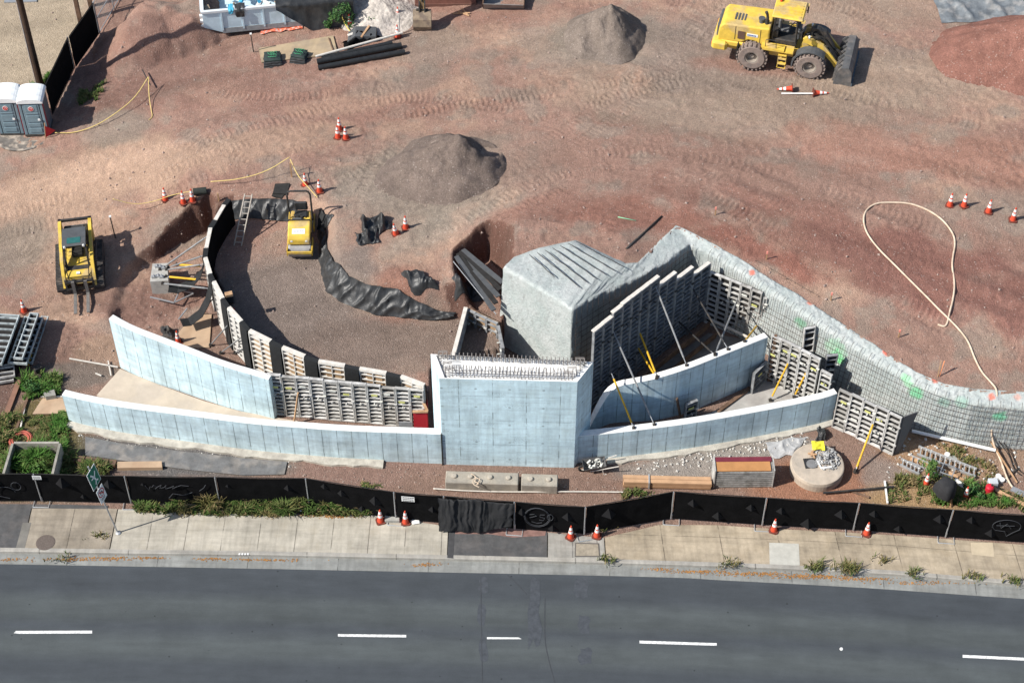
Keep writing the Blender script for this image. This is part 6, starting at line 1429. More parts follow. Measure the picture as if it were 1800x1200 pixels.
# ------------------------------------------------------------------ helpers for small stuff
def W(mb, name, m, label, cat, group=None, smooth=False): return tag(mb.build(name, m, world=True, smooth=smooth), label, cat, group)
def plank(a, b, w, h, m, label, cat='plank', name='plank', lift=.05):
    p, q = (TG(*a, lift + h / 2) if len(a) == 2 else G(*a)), (TG(*b, lift + h / 2) if len(b) == 2 else G(*b)); mb = MB(); mb.bar(p, q, w, h); return W(mb, name, m, label, cat)
def rope(pts, r, m, label, name='rope', cat='rope', lift=.03, n=5, it=2):
    L = [TG(p[0], p[1], lift + (p[2] if len(p) > 2 else 0)) for p in pts]; L = smooth_line(L, it); mb = MB(); mb.tube(L, r, n); return W(mb, name, m, label, cat, smooth=True)
# hoses and ropes
L = [TG(x, y, .045) for x, y in [(1648, 572), (1660, 576), (1665, 570), (1668, 553), (1675, 528), (1678, 500), (1673, 472), (1674, 455), (1679, 430), (1675, 412), (1660, 391), (1645, 379), (1625, 368), (1597, 359), (1560, 357), (1540, 359), (1525, 367), (1518, 380), (1518, 396), (1525, 415), (1545, 440), (1570, 465), (1600, 495), (1630, 525), (1650, 545), (1668, 562), (1690, 585), (1703, 605), (1712, 630), (1725, 655), (1740, 672)]]
L += [G(1753, 684, 2.85), G(1752, 705, 2.5), G(1745, 735, 1.7), G(1742, 760, 1.0), G(1748, 785, .4)] + [G(x, y, .25) for x, y in [(1760, 810), (1768, 835), (1778, 855), (1797, 872)]] + [G(1840, 890, .2)]
mb = MB(); mb.tube(smooth_line(L, 2), .042, 7); W(mb, 'hose', M_hose, 'long pale hose looping on the dirt and falling over the sprayed wall at the right', 'hose', smooth=True)
L = [G(1745, 725, 1.8), G(1742, 750, 1.1), G(1755, 775, .5)] + [G(x, y, .2) for x, y in [(1775, 800), (1782, 825), (1795, 835)]]; mb = MB(); mb.tube(smooth_line(L, 2), .022, 5); mb.tube(smooth_line([p + Vector((.12, .05, .02)) for p in L], 2), .02, 5); W(mb, 'cable', M_rub, 'black cables hanging down the rebar grid beside the pale hose', 'cable')
rope([(98, 238, .1), (130, 236), (170, 226, .1), (205, 208, .25), (240, 185, .4), (265, 156, .7)], .022, M_rope, 'yellow rope sagging from the toilets to a leaning picket')
rope([(265, 156, .7), (263, 175, .2), (266, 195), (269, 207), (262, 212)], .02, M_rope, 'loose rope end hanging from the leaning picket on the dirt')
plank((266, 158), (252, 132), .05, .05, M_dark, 'dark leaning picket at the end of the sagging rope', 'stake', 'stake', .25)
rope([(206, 385, 1.2), (240, 378, .6), (275, 366, .35), (300, 353, .3), (340, 345, .3)], .016, M_rope, 'thin yellow rope from the steel picket along the dug bank')
rope([(372, 329, .3), (420, 325, .3), (470, 316, .45), (512, 303, .9)], .02, M_rope, 'taut yellow rope behind the ladder and the curved forms')
rope([(513, 304, .8), (525, 322, .4), (540, 335, .25), (558, 350, .05)], .02, M_rope, 'pale rope running down behind the roller hoop')
for x, y, h, lab in [(513, 312, .9, 'wooden stake with rope behind the roller'), (385, 355, .5, 'short pale stake beside the far end of the curved row')]:
    c = TG(x, y); mb = MB(); mb.box((c.x, c.y, c.z + h / 2), (.06, .05, h)); W(mb, 'stake', M_wood, lab, 'stake')
for x, y, lab in [(1347, 456, 'pink-topped survey stake above the loose rebar mat'), (1460, 529, 'pink-topped survey stake above the right wall, second along'), (1579, 594, 'pink-topped survey stake above the right wall, third along'), (1257, 378, 'pink-topped survey stake alone on the red dirt')]:
    c = TG(x, y); t = thing('survey_stake', lab, 'survey stake', c, 0, 'pink-topped survey stakes'); mb = MB(); mb.box((0, 0, .16), (.05, .04, .4)); mb.build('stake', M_wood, t); mb = MB(); mb.box((.0, 0, .40), (.07, .05, .14)); mb.build('pink_ribbon', mat('pink_ribbon', (.85, .32, .25), .6), t)
for x, y, rz, lab in [(1651, 662, .4, 'orange-tipped wooden stake on the rim of the right wall'), (1648, 662, 1.0, 'pale stick standing on the rim of the right wall')]:
    c = TG(x, y); mb = MB(); mb.bar(c, c + Vector((.10 if rz < .5 else .03, .15, .8)), .035); W(mb, 'stake', M_wood if rz > .5 else mat('orange_wood', (.75, .3, .15), .7), lab, 'stake')
rope([(1101, 438), (1130, 412), (1163, 382)], .045, M_dark, 'dark iron bar lying on red dirt above the sprayed block', 'iron_bar', 'bar', it=0)
rope([(1086, 383), (1118, 389)], .02, mat('green_strap', (.25, .6, .35), .6), 'short green strap on the red dirt', 'strap', 'strap', it=0)
rope([(1180, 30), (1190, 36)], .02, M_capw, 'bit of pale lath on the gravel, top middle', 'lath', 'lath', it=0) if False else None
# black sheeting
crumple_sheet('plastic_sheet', 'big crumpled black plastic sheet heaped beside two cones right of the roller', [(632, 388), (672, 376), (692, 400), (640, 432)], M_plastic, .42, 3, .03, 1.6)
crumple_sheet('plastic_sheet', 'lower roll of black plastic in front of the heaped sheet', [(622, 412), (660, 404), (668, 428), (632, 434)], M_plastic, .35, 8, .03, 2.0)
crumple_sheet('plastic_sheet', 'crumpled black plastic sheet on red dirt above the lined pit bank', [(704, 482), (745, 482), (770, 516), (722, 520)], M_plastic, .30, 11, .03, 1.5)
crumple_sheet('plastic_sheet', 'dark plastic slumped in the hole left of the sprayed block', [(795, 490), (830, 485), (850, 530), (800, 530)], M_plastic, .25, 14, .03, 1.5)
crumple_sheet('plastic_sheet', 'black plastic flap hanging at the pit edge right of the roller', [(562, 370), (588, 380), (576, 400), (560, 400)], M_plastic, .15, 17, .04, 1.8)
crumple_sheet('plastic_sheet', 'grey plastic ground sheet at the top right corner behind the red cinder pile', [(1630, -25), (1900, -40), (1900, 40), (1655, 42)], mat('grey_poly_sheet', (.16, .175, .185), .4, .35, 3, .01, 12, spec=.5, col2=(.25, .25, .245)), .22, 21, .03, 1.1, (60, 30))
def bank_sheet(label, top, bot, seed, n=70, m=10, amp=.10):
    A = resample([TG(*p, .05) for p in top], n=n); B = resample([TG(*p, .06) for p in bot], n=n); rows = []
    for j in range(m + 1):
        f = j / m; row = []
        for i in range(n):
            p = A[i].lerp(B[i], f); zb = max(TZ(p.x, p.y) + .03, p.z); s = i * .14
            q1 = max(0, 1 - 2.2 * abs(nz(s * .75 + .9 * f + seed, f * .55 - s * .15, seed, 1))); q2 = max(0, 1 - 2.6 * abs(nz(s * 2.3 - 1.2 * f + seed, f * .8, 2.2, 1)))
            w = amp * q1 ** 1.6 + .32 * amp * q2 ** 2 + .015 * nz(s * 6, f * 3, 3)
            e = .3 + .7 * math.sin(math.pi * min(1, max(0, f * .9 + .05))); row.append(Vector((p.x - w * e * .5 + .1 * nz(s, f * 2, 8), p.y - w * e * .9, zb + w * e * .5 + (.05 if j == 0 else 0))))
        rows.append(row)
    mb = MB(); mb.grid(rows); return W(mb, 'bank_lining', M_plastic, label, 'plastic sheet', smooth=True)
bank_sheet('black plastic lining on the far bank of the pit behind the ladder', [(404, 356), (440, 354), (480, 353), (520, 356)], [(404, 388), (440, 386), (480, 389), (520, 392)], 2.0, n=60, m=12)
bank_sheet('long wrinkled black plastic lining on the right bank of the roller pit', [(570, 388), (574, 410), (575, 440), (588, 462), (612, 488), (640, 503), (662, 506), (700, 511), (735, 535), (772, 549), (803, 553)], [(560, 410), (562, 440), (563, 470), (574, 514), (598, 532), (625, 543), (662, 555), (720, 561), (752, 564), (780, 564), (801, 561)], 5.0, n=150, m=16, amp=.15)
mb = MB(); t = thing('black_form_bundle', 'bundle of long black strips sliding into the hole left of the sprayed block', 'bundle', TG(800, 458))
for k in range(5):
    mb = MB(); a = TG(802 + k * 3, 458 - k * 2, .25) - t.location; b = G(868 + k * 4, 545 - k * 12, 2.6 + .12 * k) - t.location; mb.bar(a + Vector((0, 0, .05 * (k % 2))), b, .22, .06); mb.build('strip', M_rub if k % 2 else M_grayp, t)
mb = MB(); a, b = TG(797, 466, .2), G(872, 552, 2.5); mb.cyl(a, b, .022, n=6); W(mb, 'pole', M_galv, 'pale pole below the bundle of black strips', 'pole')
c = TG(352, 341); mb = MB(); mb.cyl((c.x - .30, c.y - .03, c.z + .16), (c.x + .30, c.y + .05, c.z + .16), .17, n=14); W(mb, 'fabric_roll', mat('dark_green_roll', (.03, .035, .03), .7, .3, 5), 'short dark roll of fabric on the bank above the curved row', 'roll')
for k, (pts, z) in enumerate([([(484, 327), (510, 325), (505, 345), (480, 342)], .10), ([(481, 339), (503, 341), (495, 352), (478, 346)], .06)]):
    mb = MB(); top = [TG(x, y, z) for x, y in pts]; n = 4; mb.add(top + [p - Vector((0, 0, z + .03)) for p in top], [[0, 1, 2, 3], [0, 1, 5, 4], [1, 2, 6, 5], [2, 3, 7, 6], [3, 0, 4, 7]]); W(mb, 'folded_mat', M_rub, ['larger dark folded mat lying behind the pit, left of the roller hoop', 'smaller dark folded mat lying just below the larger one'][k], 'mat')
# ladder into the pit
def ladder(p0, p1, w, side, n, label, m=M_alu, r=.032):
    t = thing('ladder', label, 'ladder', p0); d = p1 - p0; s = Vector(side).normalized() * w / 2
    for k in (-1, 1):
        mb = MB(); mb.bar(s * k, d + s * k, r * 1.3, r * 2.2); mb.build('rail', m, t)
    for i in range(n):
        mb = MB(); f = (i + .6) / n; mb.bar(d * f - s, d * f + s, r, r); mb.build('rung', m, t)
    return t
ladder(G(418, 432, 1.32), G(437, 341, 2.9), .34, (1, -.05, 0), 9, 'weathered ladder leaning from the pit floor against its far bank', mat('weathered_wood', (.42, .38, .33), .8, .2, 6))
# ------------------------------------------------------------------ top centre: pipes, bags, boards
mb = MB(); base = [TG(x, y, .02) for x, y in [(455, 88), (586, 66), (594, 98), (460, 112)]]; mb.add(base + [p + Vector((0, 0, .06)) for p in base], [[4, 5, 6, 7], [0, 1, 5, 4], [1, 2, 6, 5], [2, 3, 7, 6], [3, 0, 4, 7]]); W(mb, 'plywood_sheet', mat('sun_bleached_ply', (.40, .31, .20), .85, .15, 2, col2=(.33, .26, .18)), 'tan plywood sheet on the dirt under two folded black bags', 'plywood sheet')
mb = MB(); mb.bar(TG(578, 70, .1), TG(588, 99, .1), .05, .06); W(mb, 'batten', M_brownwood, 'dark batten across the right end of the tan plywood', 'batten')
for k, (a, b, r, lab) in enumerate([((560, 124), (712, 95), .13, 'front one of the long black pipes below the cones at the top'), ((558, 114), (706, 85), .15, 'middle one of the long black pipes below the cones at the top'), ((566, 106), (690, 80), .12, 'rear one of the long black pipes below the cones at the top')]):
    mb = MB(); p, q = TG(*a, r), TG(*b, r); mb.lathe([(r, 0), (r, 1), (r * .82, 1), (r * .82, 0)], 14, (0, 0, 0), 'Z', True); mb.v = [tuple(p + (q - p).to_track_quat('Z', 'Y').to_matrix() @ Vector((v[0], v[1], v[2] * (q - p).length))) for v in mb.v]; W(mb, 'black_pipe', mat('black_pe_pipe', (.022, .024, .026), .5, .3, 4), lab, 'pipe', 'long black pipes')
mb = MB(); mb.cyl(TG(556, 108, .30), TG(708, 66, .30), .06, n=8); W(mb, 'white_pole', M_capw, 'long off-white pole resting on the black pipes', 'pole')
for cx, cy, w, lab, sd in [(480, 104, .95, 'left one of two folded black bags with green scrawl, on the plywood', 1), (526, 99, .85, 'right one of two folded black bags with green scrawl, on the plywood', 2)]:
    c = TG(cx, cy + 6); t = thing('folded_bag', lab, 'folded bag', c, R(8) if sd == 1 else R(-12))
    for k in range(4):
        mb = MB(); rows = []; s = w * (1 - .05 * k)
        for j in range(7):
            rows.append([Vector(((i / 8 - .5) * s + .05 * nz(j * .6, k * 3 + sd, 1), (j / 6 - .5) * s * .9 + .05 * nz(i * .5, k + sd * 2, 3) + .04 * k, .06 + k * .1 + .03 * nz(i * .6, j * .6, k + sd * 5) - (.05 if i in (0, 8) or j in (0, 6) else 0))) for i in range(9)])
        mb.grid(rows); bot = [Vector((p.x, p.y, p.z - .08)) for p in rows[0]]; mb.grid([rows[0], bot]); f_ = mb.build('fold', M_plastic if k < 3 else mat('green_black_fabric', (.03, .045, .042), .6, .25, 5), t, smooth=True)
    mb = MB(); z = .44
    for q in range(3): mb.tube([Vector((x * .2 + (q - 1) * .12, y * .28 + .1, z)) for x, y in [(-.5, -.6), (.2, -.8), (.5, -.2), (-.2, .1), (-.5, .5), (.3, .8), (.6, .4)]], .012, 4)
    mb.build('green_scrawl', mat('green_scrawl', (.06, .35, .16), .7), t)
crumple_sheet('plastic_sheet', 'dark crumpled sheeting between black pipes and shrub at the top', [(602, 76), (640, 60), (676, 66), (606, 92)], M_black, .3, 31, .04, 1.8)
mb = MB(); mb.bar(TG(612, 70, .25), TG(655, 57, .35), .16, .05); W(mb, 'pale_board', M_capw, 'pale board lying over dark sheeting at the top', 'board')
mb = MB(); mb.bar(TG(636, 76, .35), TG(650, 58, .45), .10, .05); W(mb, 'tan_board', M_wood, 'short tan board crossing the pale board', 'board')
plank((664, 52), (684, 48), .22, .08, mat('yellowish_block', (.55, .42, .15), .8), 'yellowish timber block beside the crushed rock')
mb = MB(); c = TG(642, 75); mb.prism([(-.9, 0), (.6, 0), (.55, .35), (-.5, .38)], 0, .8); mb.v = [(v[0] + c.x, v[1] + c.y, v[2] + c.z) for v in mb.v]; W(mb, 'covered_crate', M_grayp, 'dark covered crate under boards beside the black pipes', 'crate')
rope([(598, 25, .9), (600, 40, .6), (608, 52, .2), (618, 60)], .03, mat('yellow_tube', (.65, .52, .12), .6), 'bent yellow tube beside the shrub at the top', 'bent_tube', 'tube')
for k, (a, b) in enumerate([((805, 22), (825, 30)), ((812, 18), (822, 28)), ((796, 26), (826, 26))]): plank(a, b, .07, .04, M_wood, ['left', 'steepest', 'lowest'][k] + ' of three splintered laths on dirt between excavator and tray', 'lath', 'lath')
# ------------------------------------------------------------------ right-hand yard
c = G(1437, 815, .62); t = thing('concrete_manhole', 'round dusty concrete manhole base with broken rubble heaped on top', 'manhole base', (c.x, c.y, .08))
mb = MB(); mb.lathe([(1.10, 0), (1.12, .40), (1.09, .53), (1.05, .545), (.5, .55), (.001, .55)], 48); mb.build('slab', mat('tan_concrete', (.47, .40, .32), .92, .15, 2.5, .012, 18, col2=(.40, .35, .29)), t)
mb = MB(); mb.box((-.30, .02, .56), (.50, .52, .03), Matrix.Rotation(.1, 3, 'Z')); mb.build('lid_frame', M_dark, t)
mb = MB(); mb.lathe([(.23, .56), (.23, .585), (.001, .59)], 24, (-.24, -.03, 0)); mb.build('lid', mat('grey_lid', (.20, .20, .20), .7, .2, 5), t)
mb = MB(); mb.bar((.0, .1, .6), (.12, -.28, .6), .05); mb.bar((.12, -.28, .6), (.55, -.22, .6), .08); mb.build('angle_bracket', M_white, t)
mb = MB(); rr = random.Random(8)
for k in range(200):
    a = rr.uniform(0, 6.28); r = rr.random() ** .6; x, y = .42 + r * .52 * math.cos(a), .25 + r * .62 * math.sin(a); h = .55 + .28 * (1 - r) * rr.random() + .02; s = rr.uniform(.04, .14)
    if x * x + y * y > 1.05: continue
    mb.box((x, y, h), (s, s * rr.uniform(.2, .8), s * rr.uniform(.2, .5)), Matrix.Rotation(rr.uniform(0, 3), 3, 'Z') @ Matrix.Rotation(rr.uniform(-.7, .7), 3, 'X'))
o = mb.build('rubble', mat('grey_rubble', (.42, .42, .41), .9, .35, 8, col2=(.22, .22, .22)), t); o['kind'] = 'stuff'
mb = MB()
for a, b in [((-.25, .35), (-.05, .75)), ((-.35, .5), (0, .4)), ((-.2, .6), (-.1, .2))]: mb.bar((a[0], a[1], .62), (b[0], b[1], .66), .06, .04)
mb.build('scrap_laths', M_wood, t)
mb = MB(); rows = [[c + Vector((-.15 + i * .13, .62 + j * .12, .05 + .16 * abs(nz(i * .7, j * .7, 4)) + .05)) for i in range(5)] for j in range(5)]; mb.grid(rows); W(mb, 'yellow_bag', mat('yellow_bag', (.75, .68, .05), .6), 'crumpled bright yellow bag behind the rubble', 'bag')
crumple_sheet('black_bag', 'black plastic bag beside the foot of the outermost right forms', [(1436, 752), (1452, 756), (1450, 776), (1434, 776)], M_plastic, .3, 41, .04, 2.5)
crumple_sheet('plastic_sheet', 'clear wrinkled polythene lying left of the manhole base', [(1340, 780), (1420, 768), (1396, 800), (1362, 806)], mat('dusty_polythene', (.40, .40, .40), .35, .25, 4, .01, 14, spec=.6), .08, 44, .04, 2.0)
# stack of forms with a timber lid
a, b = G(1255, 857, .15), G(1356, 856, .15); d = b - a; w = d.length; t = thing('form_stack', 'stack of grey form panels with orange-brown and maroon boards on top', 'form stack', a, math.atan2(d.y, d.x))
for k in range(8):
    mb = MB(); o_ = random.uniform(-.02, .02); bmx(mb, o_, w + o_, .0, .78, .02 + k * .125, .10 + k * .125); bmx(mb, o_ + .03, w + o_ - .03, .03, .75, .10 + k * .125, .135 + k * .125); mb.build('panel', mat('stack_steel', (.34, .335, .32), .75, .3, 5, col2=(.24, .235, .22)), t)
mb = MB(); bmx(mb, .05, w - .12, .02, .50, 1.04, 1.075); mb.build('top_board', mat('orange_brown_ply', (.45, .22, .085), .7, .15, 2), t); mb = MB(); bmx(mb, .0, w - .05, .50, .74, 1.04, 1.09); mb.build('maroon_board', mat('maroon_ply', (.17, .03, .045), .6, .15, 3), t)
mb = MB(); bmx(mb, -.04, .0, -.02, .8, .02, 1.12); mb.build('end_frame', M_steel, t); mb = MB(); bmx(mb, w, w + .04, -.02, .8, .02, 1.12); mb.build('end_frame', M_steel, t)
# lumber stack
a, b = G(1096, 858, .15), G(1250, 862, .15); d = b - a; w = d.length; t = thing('lumber_stack', 'stack of long tan planks beside the form stack, along the fence', 'lumber', a, math.atan2(d.y, d.x))
for k in range(4):
    for j in range(2):
        mb = MB(); o_ = random.uniform(-.05, .05); bmx(mb, o_, w + o_, .02 + j * .2, .20 + j * .2, .05 + k * .09, .13 + k * .09); mb.build('plank', mat('fresh_lumber%d' % (k % 2), (.50, .31, .18) if k % 2 else (.43, .25, .14), .8, .15, 3), t)
mb = MB(); bmx(mb, 1.0, 1.06, -.03, .44, .05, .44); mb.build('strap', M_alu, t)
# interlocking concrete blocks
def lego(a, b, knobs, lab, rz=0):
    p, q = G(*a, .15), G(*b, .15); d = q - p; w = d.length; t = thing('concrete_block', lab, 'concrete block', p, math.atan2(d.y, d.x)); mb = MB(); bmx(mb, 0, w, 0, .62, -.05, .48, .03); mb.build('block', mat('old_block_concrete', (.355, .32, .265), .92, .2, 3, .015, 16, col2=(.30, .275, .235)), t)
    for x, kd in knobs:
        mb = MB(); mb.lathe([(.115, .47), (.11, .535), (.08, .56), (.0001, .56)], 14, (w * x, .32, 0)); mb.build('knob', mat('knob_concrete', (.40, .36, .30), .9, .15, 5), t)
    return t
lego((783, 860), (911, 864), [(.12, 1), (.34, 1), (.61, 1), (.86, 1)], 'longer knobbed concrete block in front of the pylon, twine lying on it')
lego((916, 865), (980, 867), [(.25, 1), (.75, 1)], 'shorter knobbed concrete block in front of the pylon')
L = [G(x, y, .72 + .03 * (i % 2)) for i, (x, y) in enumerate([(828, 832), (838, 838), (833, 846), (843, 849), (836, 853), (846, 842), (834, 839), (830, 850), (842, 856)])]; mb = MB(); mb.tube(smooth_line(L, 2), .018, 5); W(mb, 'twine', M_hose, 'tangled pale twine on the longer knobbed block', 'twine')
rope([(762, 862), (820, 866), (900, 868), (1000, 866), (1105, 868)], .032, M_capw, 'long off-white conduit lying on gravel behind the street fence', 'conduit', 'conduit', lift=.10)
# wheelbarrow
c = G(1047, 826, .13); t = thing('wheelbarrow', 'grey wheelbarrow loaded with scrap at the foot of the front right wall', 'wheelbarrow', c, R(6)); mb = MB()
Tt = [(-.55, -.3, .42), (.40, -.28, .55), (.40, .28, .55), (-.55, .3, .42)]; Bt = [(-.30, -.18, .18), (.22, -.17, .2), (.22, .17, .2), (-.30, .18, .18)]
mb.add(Tt + Bt, [[4, 5, 6, 7], [0, 1, 5, 4], [1, 2, 6, 5], [2, 3, 7, 6], [3, 0, 4, 7]]); o = mb.build('tray', mat('barrow_grey', (.10, .10, .10), .6, .3, 5), t); sm = o.modifiers.new('t', 'SOLIDIFY'); sm.thickness = .02
mb = MB(); mb.lathe([(.12, -.04), (.19, -.03), (.19, .03), (.12, .04)], 18, (-.55, 0, .19), 'Y', True); mb.build('wheel', M_rub, t)
for s in (-1, 1):
    mb = MB(); mb.tube([(-.6, s * .06, .2), (-.2, s * .2, .2), (.9, s * .3, .5)], .022, 6); mb.tube([(.25, s * .24, .3), (.3, s * .26, 0), (.42, s * .26, 0)], .018, 5); mb.build('handle', M_capw, t)
mb = MB()
for k in range(22): s = rr.uniform(.06, .2); mb.box((rr.uniform(-.3, .3), rr.uniform(-.2, .2), .36 + rr.uniform(0, .16)), (s, s * .4, s * .3), Matrix.Rotation(rr.uniform(0, 3), 3, 'Z') @ Matrix.Rotation(rr.uniform(-1, 1), 3, 'Y'))
mb.lathe([(.10, -.03), (.15, 0), (.10, .03), (.07, 0)], 14, (.08, .05, .58), 'Y', True); o = mb.build('scrap', M_tagw, t); o['kind'] = 'stuff'
# red corner form left of the pylon
c = G(742, 766, .2); t = thing('corner_form', 'small dark red corner form with a pale wooden edge beside the pylon', 'corner form', c, R(2)); mb = MB(); bmx(mb, -.32, .28, 0, .03, 0, 1.55); bmx(mb, .25, .28, .0, .7, 0, 1.55); mb.build('red_board', M_red, t); mb = MB(); bmx(mb, -.34, .30, -.05, .06, 1.55, 1.62); mb.bar((.28, .02, 1.58), (.0, .75, 1.62), .1, .06); mb.build('pale_edge', M_wood, t)
mb = MB(); bmx(mb, 0, .55, 0, .03, 0, .5); mb.v = [(v[0] + c.x - .95, v[1] + c.y + .05, v[2] + .35 + c.z) for v in mb.v]; W(mb, 'clear_board', mat('grey_sheet', (.3, .3, .31), .4, .2, 4), 'grey sheet leaning left of the dark red corner form', 'board')
mb = MB(); mb.bar(G(517, 740, .2) + Vector((0, -.1, 0)), G(524, 690, 2.0), .09, .05); W(mb, 'timber_prop', M_wood, 'tan timber prop leaning on the street-side form panels', 'prop')
# pipes, ladders, scrap
mb = MB(); p, q = G(1603, 757, .42), G(1750, 791, .42); mb.cyl(p, q, .075, n=12); W(mb, 'white_pipe', M_white, 'long white plastic pipe between the outermost forms and the pale hose', 'pipe')
mb = MB(); p, q = G(1602, 738, .5), G(1630, 748, .4); mb.cyl(p, q, .06, n=10); W(mb, 'short_pipe', M_galv, 'short grey pipe by the black refuse bag', 'pipe')
mb = MB(); c = G(1640, 752, .2); rows = []
for j in range(9):
    a = math.pi / 2 * j / 8; rows.append([c + Vector(((.36 * math.cos(a)) * math.cos(t_) * (1 + .25 * nz(math.cos(t_) * 2, math.sin(t_) * 2, j * .5)), (.32 * math.cos(a)) * math.sin(t_) * (1 + .25 * nz(math.cos(t_) * 2, math.sin(t_) * 2, j * .5)), .42 * math.sin(a) * (1 + .2 * nz(t_, j, 2)))) for t_ in [2 * math.pi * i / 20 for i in range(21)]])
mb.grid(rows); W(mb, 'refuse_bag', M_plastic, 'black refuse bag at the foot of the rebar grid', 'refuse bag', smooth=True)
ladder(TG(1612, 796, .16), TG(1714, 836, .16), .42, (.30, .95, 0), 12, 'longest silver ladder lying flat in the right-hand yard', M_alu, .05)
ladder(TG(1582, 815, .12), TG(1616, 832, .12), .32, (.3, .95, 0), 5, 'short silver ladder lying at the edge of the weeds', M_alu, .05)
ladder(TG(1598, 808, .10), TG(1660, 836, .10), .36, (.3, .95, 0), 7, 'middle ladder half hidden by a green bush')
t = thing('steel_rack', 'open grey steel frame standing beside the green bush', 'steel frame', G(1650, 840, .15), R(-25)); mb = MB()
for z in (0, .4):
    for a, b in (((0, 0), (.5, 0)), ((.5, 0), (.5, .5)), ((.5, .5), (0, .5)), ((0, .5), (0, 0))): mb.bar((*a, z), (*b, z), .04)
for a in ((0, 0), (.5, 0), (.5, .5), (0, .5)): mb.bar((*a, 0), (*a, .4), .04)
mb.build('frame', M_galv, t)
for a, b, lab in [((1662, 828, .2), (1740, 868, .2), 'long tan plank lying below the longest ladder'), ((1746, 858, .25), (1830, 902, .25), 'tan plank at the bottom right corner of the yard, by the hose'), ((1600, 806, .2), (1640, 818, .2), 'short tan plank under the ladders')]: plank(a, b, .16, .05, M_wood, lab)
plank((1778, 858, .3), (1830, 882, .3), .25, .06, M_galv, 'grey boarded ramp at the right edge of the yard', 'ramp', 'ramp_board')
plank((1665, 838, .25), (1695, 858, .25), .05, .04, M_capw, 'thin white lath lying in the weeds', 'lath', 'lath'); plank((1678, 842, .25), (1694, 852, .25), .16, .05, M_white, 'short white board lying in the weeds', 'board', 'board')
plank((1738, 770, .5), (1788, 848, .2), .05, .05, M_wood, 'slender pale pole leaning beside the hanging hose', 'pole', 'pole'); plank((1773, 838, .2), (1790, 822, .2), .05, .05, M_dark, 'dark stick crossing the slender pale pole', 'stick', 'stick')
plank((1447, 866, .3), (1572, 855, .3), .07, .06, M_dark, 'dark steel bar propped in front of the manhole base', 'bar', 'steel_bar'); plank((1494, 862, .2), (1528, 874, .2), .10, .03, M_brownwood, 'brown lath beside the dark steel bar', 'lath', 'lath'); plank((1555, 845, .25), (1560, 884, .25), .07, .07, M_white, 'short white post lying behind the street fence', 'post', 'white_post')
c = G(1737, 866, .15); t = thing('fuel_can', 'red fuel can standing in the weeds at the right', 'fuel can', c); mb = MB(); mb.lathe([(.16, 0), (.17, .03), (.17, .42), (.12, .48), (.0001, .5)], 20); mb.build('body', mat('bright_red', (.55, .02, .04), .4, .1, 4), t); mb = MB(); mb.cyl((.06, 0, .46), (.06, 0, .56), .04, n=10); mb.build('cap', M_dark, t)
c = G(1744, 852, .15); mb = MB(); bmx(mb, c.x - .2, c.x + .2, c.y - .15, c.y + .15, c.z, c.z + .3, .03); W(mb, 'pale_box', mat('pale_box', (.5, .53, .56), .6), 'pale blue-grey box just behind the red fuel can', 'box')
for k, (x, y) in enumerate([(1754, 840), (1760, 846)]): c = G(x, y, .15); mb = MB(); mb.lathe([(.10, 0), (.12, .16), (.0001, .17)], 14, c); W(mb, 'white_bucket', M_white, ['rear', 'front'][k] + ' one of two small white buckets beside the pale hose', 'bucket')
c = G(1665, 799, .16); mb = MB(); mb.lathe([(.12, 0), (.12, .05), (.0001, .06)], 16, c); W(mb, 'white_disc', M_white, 'round white lid on bare dirt behind the longest ladder', 'lid')
for k, (x, y, lab) in enumerate([(1674, 806, 'left grey paving fragment beside the white lid'), (1690, 808, 'right grey paving fragment near the white lid')]): c = G(x, y, .16); mb = MB(); mb.box(c, (.38, .28, .06), Matrix.Rotation(.3 + k, 3, 'Z')); W(mb, 'paving_fragment', mat('grey_paver', (.33, .34, .32), .9), lab, 'paving fragment')
c = G(1672, 890, .15); t = thing('hooded_post', 'wooden post topped by a black cloth hood, behind the street fence', 'hooded post', c); mb = MB(); mb.bar((0, 0, 0), (-.15, .25, 1.0), .07); mb.build('post', M_wood, t); mb = MB(); rows = []
for j in range(8):
    a = math.pi / 2 * j / 7; rows.append([Vector((-.3 + .46 * math.cos(a) ** .5 * math.cos(t_) * (1 + .12 * math.sin(5 * t_)), .35 + .46 * math.cos(a) ** .5 * math.sin(t_) * (1 + .12 * math.cos(4 * t_)), .55 + .65 * math.sin(a))) for t_ in [2 * math.pi * i / 22 for i in range(23)]])
mb.grid(rows); mb.build('hood', mat('faded_black_cloth', (.028, .028, .030), .9, .2, 4), t, smooth=True)
L = [G(1484, 690, .2), G(1492, 668, .85), G(1500, 640, 1.75), G(1508, 615, 2.6), G(1514, 611, 2.75), G(1517, 624, 2.35), G(1514, 645, 1.7)]; mb = MB(); mb.tube(smooth_line(L, 2), .06, 8); W(mb, 'bent_pipe', M_rub, 'bent black pipe arching against the rebar grid', 'pipe', smooth=True)
# ------------------------------------------------------------------ left yard
def flat_panel(px, py, z, w, l, rz, lab, gi, **k):
    p = G(px, py, z); t = form_panel(Vector((0, 0, 0)), Vector((w, 0, 0)), 0, l, lab, gi, clamps=0, **k); t.location = (p.x, p.y, z); t.rotation_euler = (R(-90), 0, rz); return t
rzs = heading(32, 640, 62, 556, .3) - R(90); cool = mat('cool_form_steel', (.44, .48, .48), .7, .25, 5, col2=(.28, .31, .315)); gst = 'form panels stacked at the left edge'
for k in range(4): flat_panel(14, 640, .25 + .17 * k, .85, 2.75, rzs, '%s form panel from the bottom in the stack beside the track loader forks' % ORD[k], gst, steel=cool, ribs=.34, seed=60 + k)
for k in range(2): flat_panel(24, 632, .93 + .16 * k, .42, 2.7, rzs, '%s narrow form panel lying on top of the stack beside the loader forks' % ['lower', 'upper'][k], gst, steel=cool, ribs=.34, seed=70 + k)
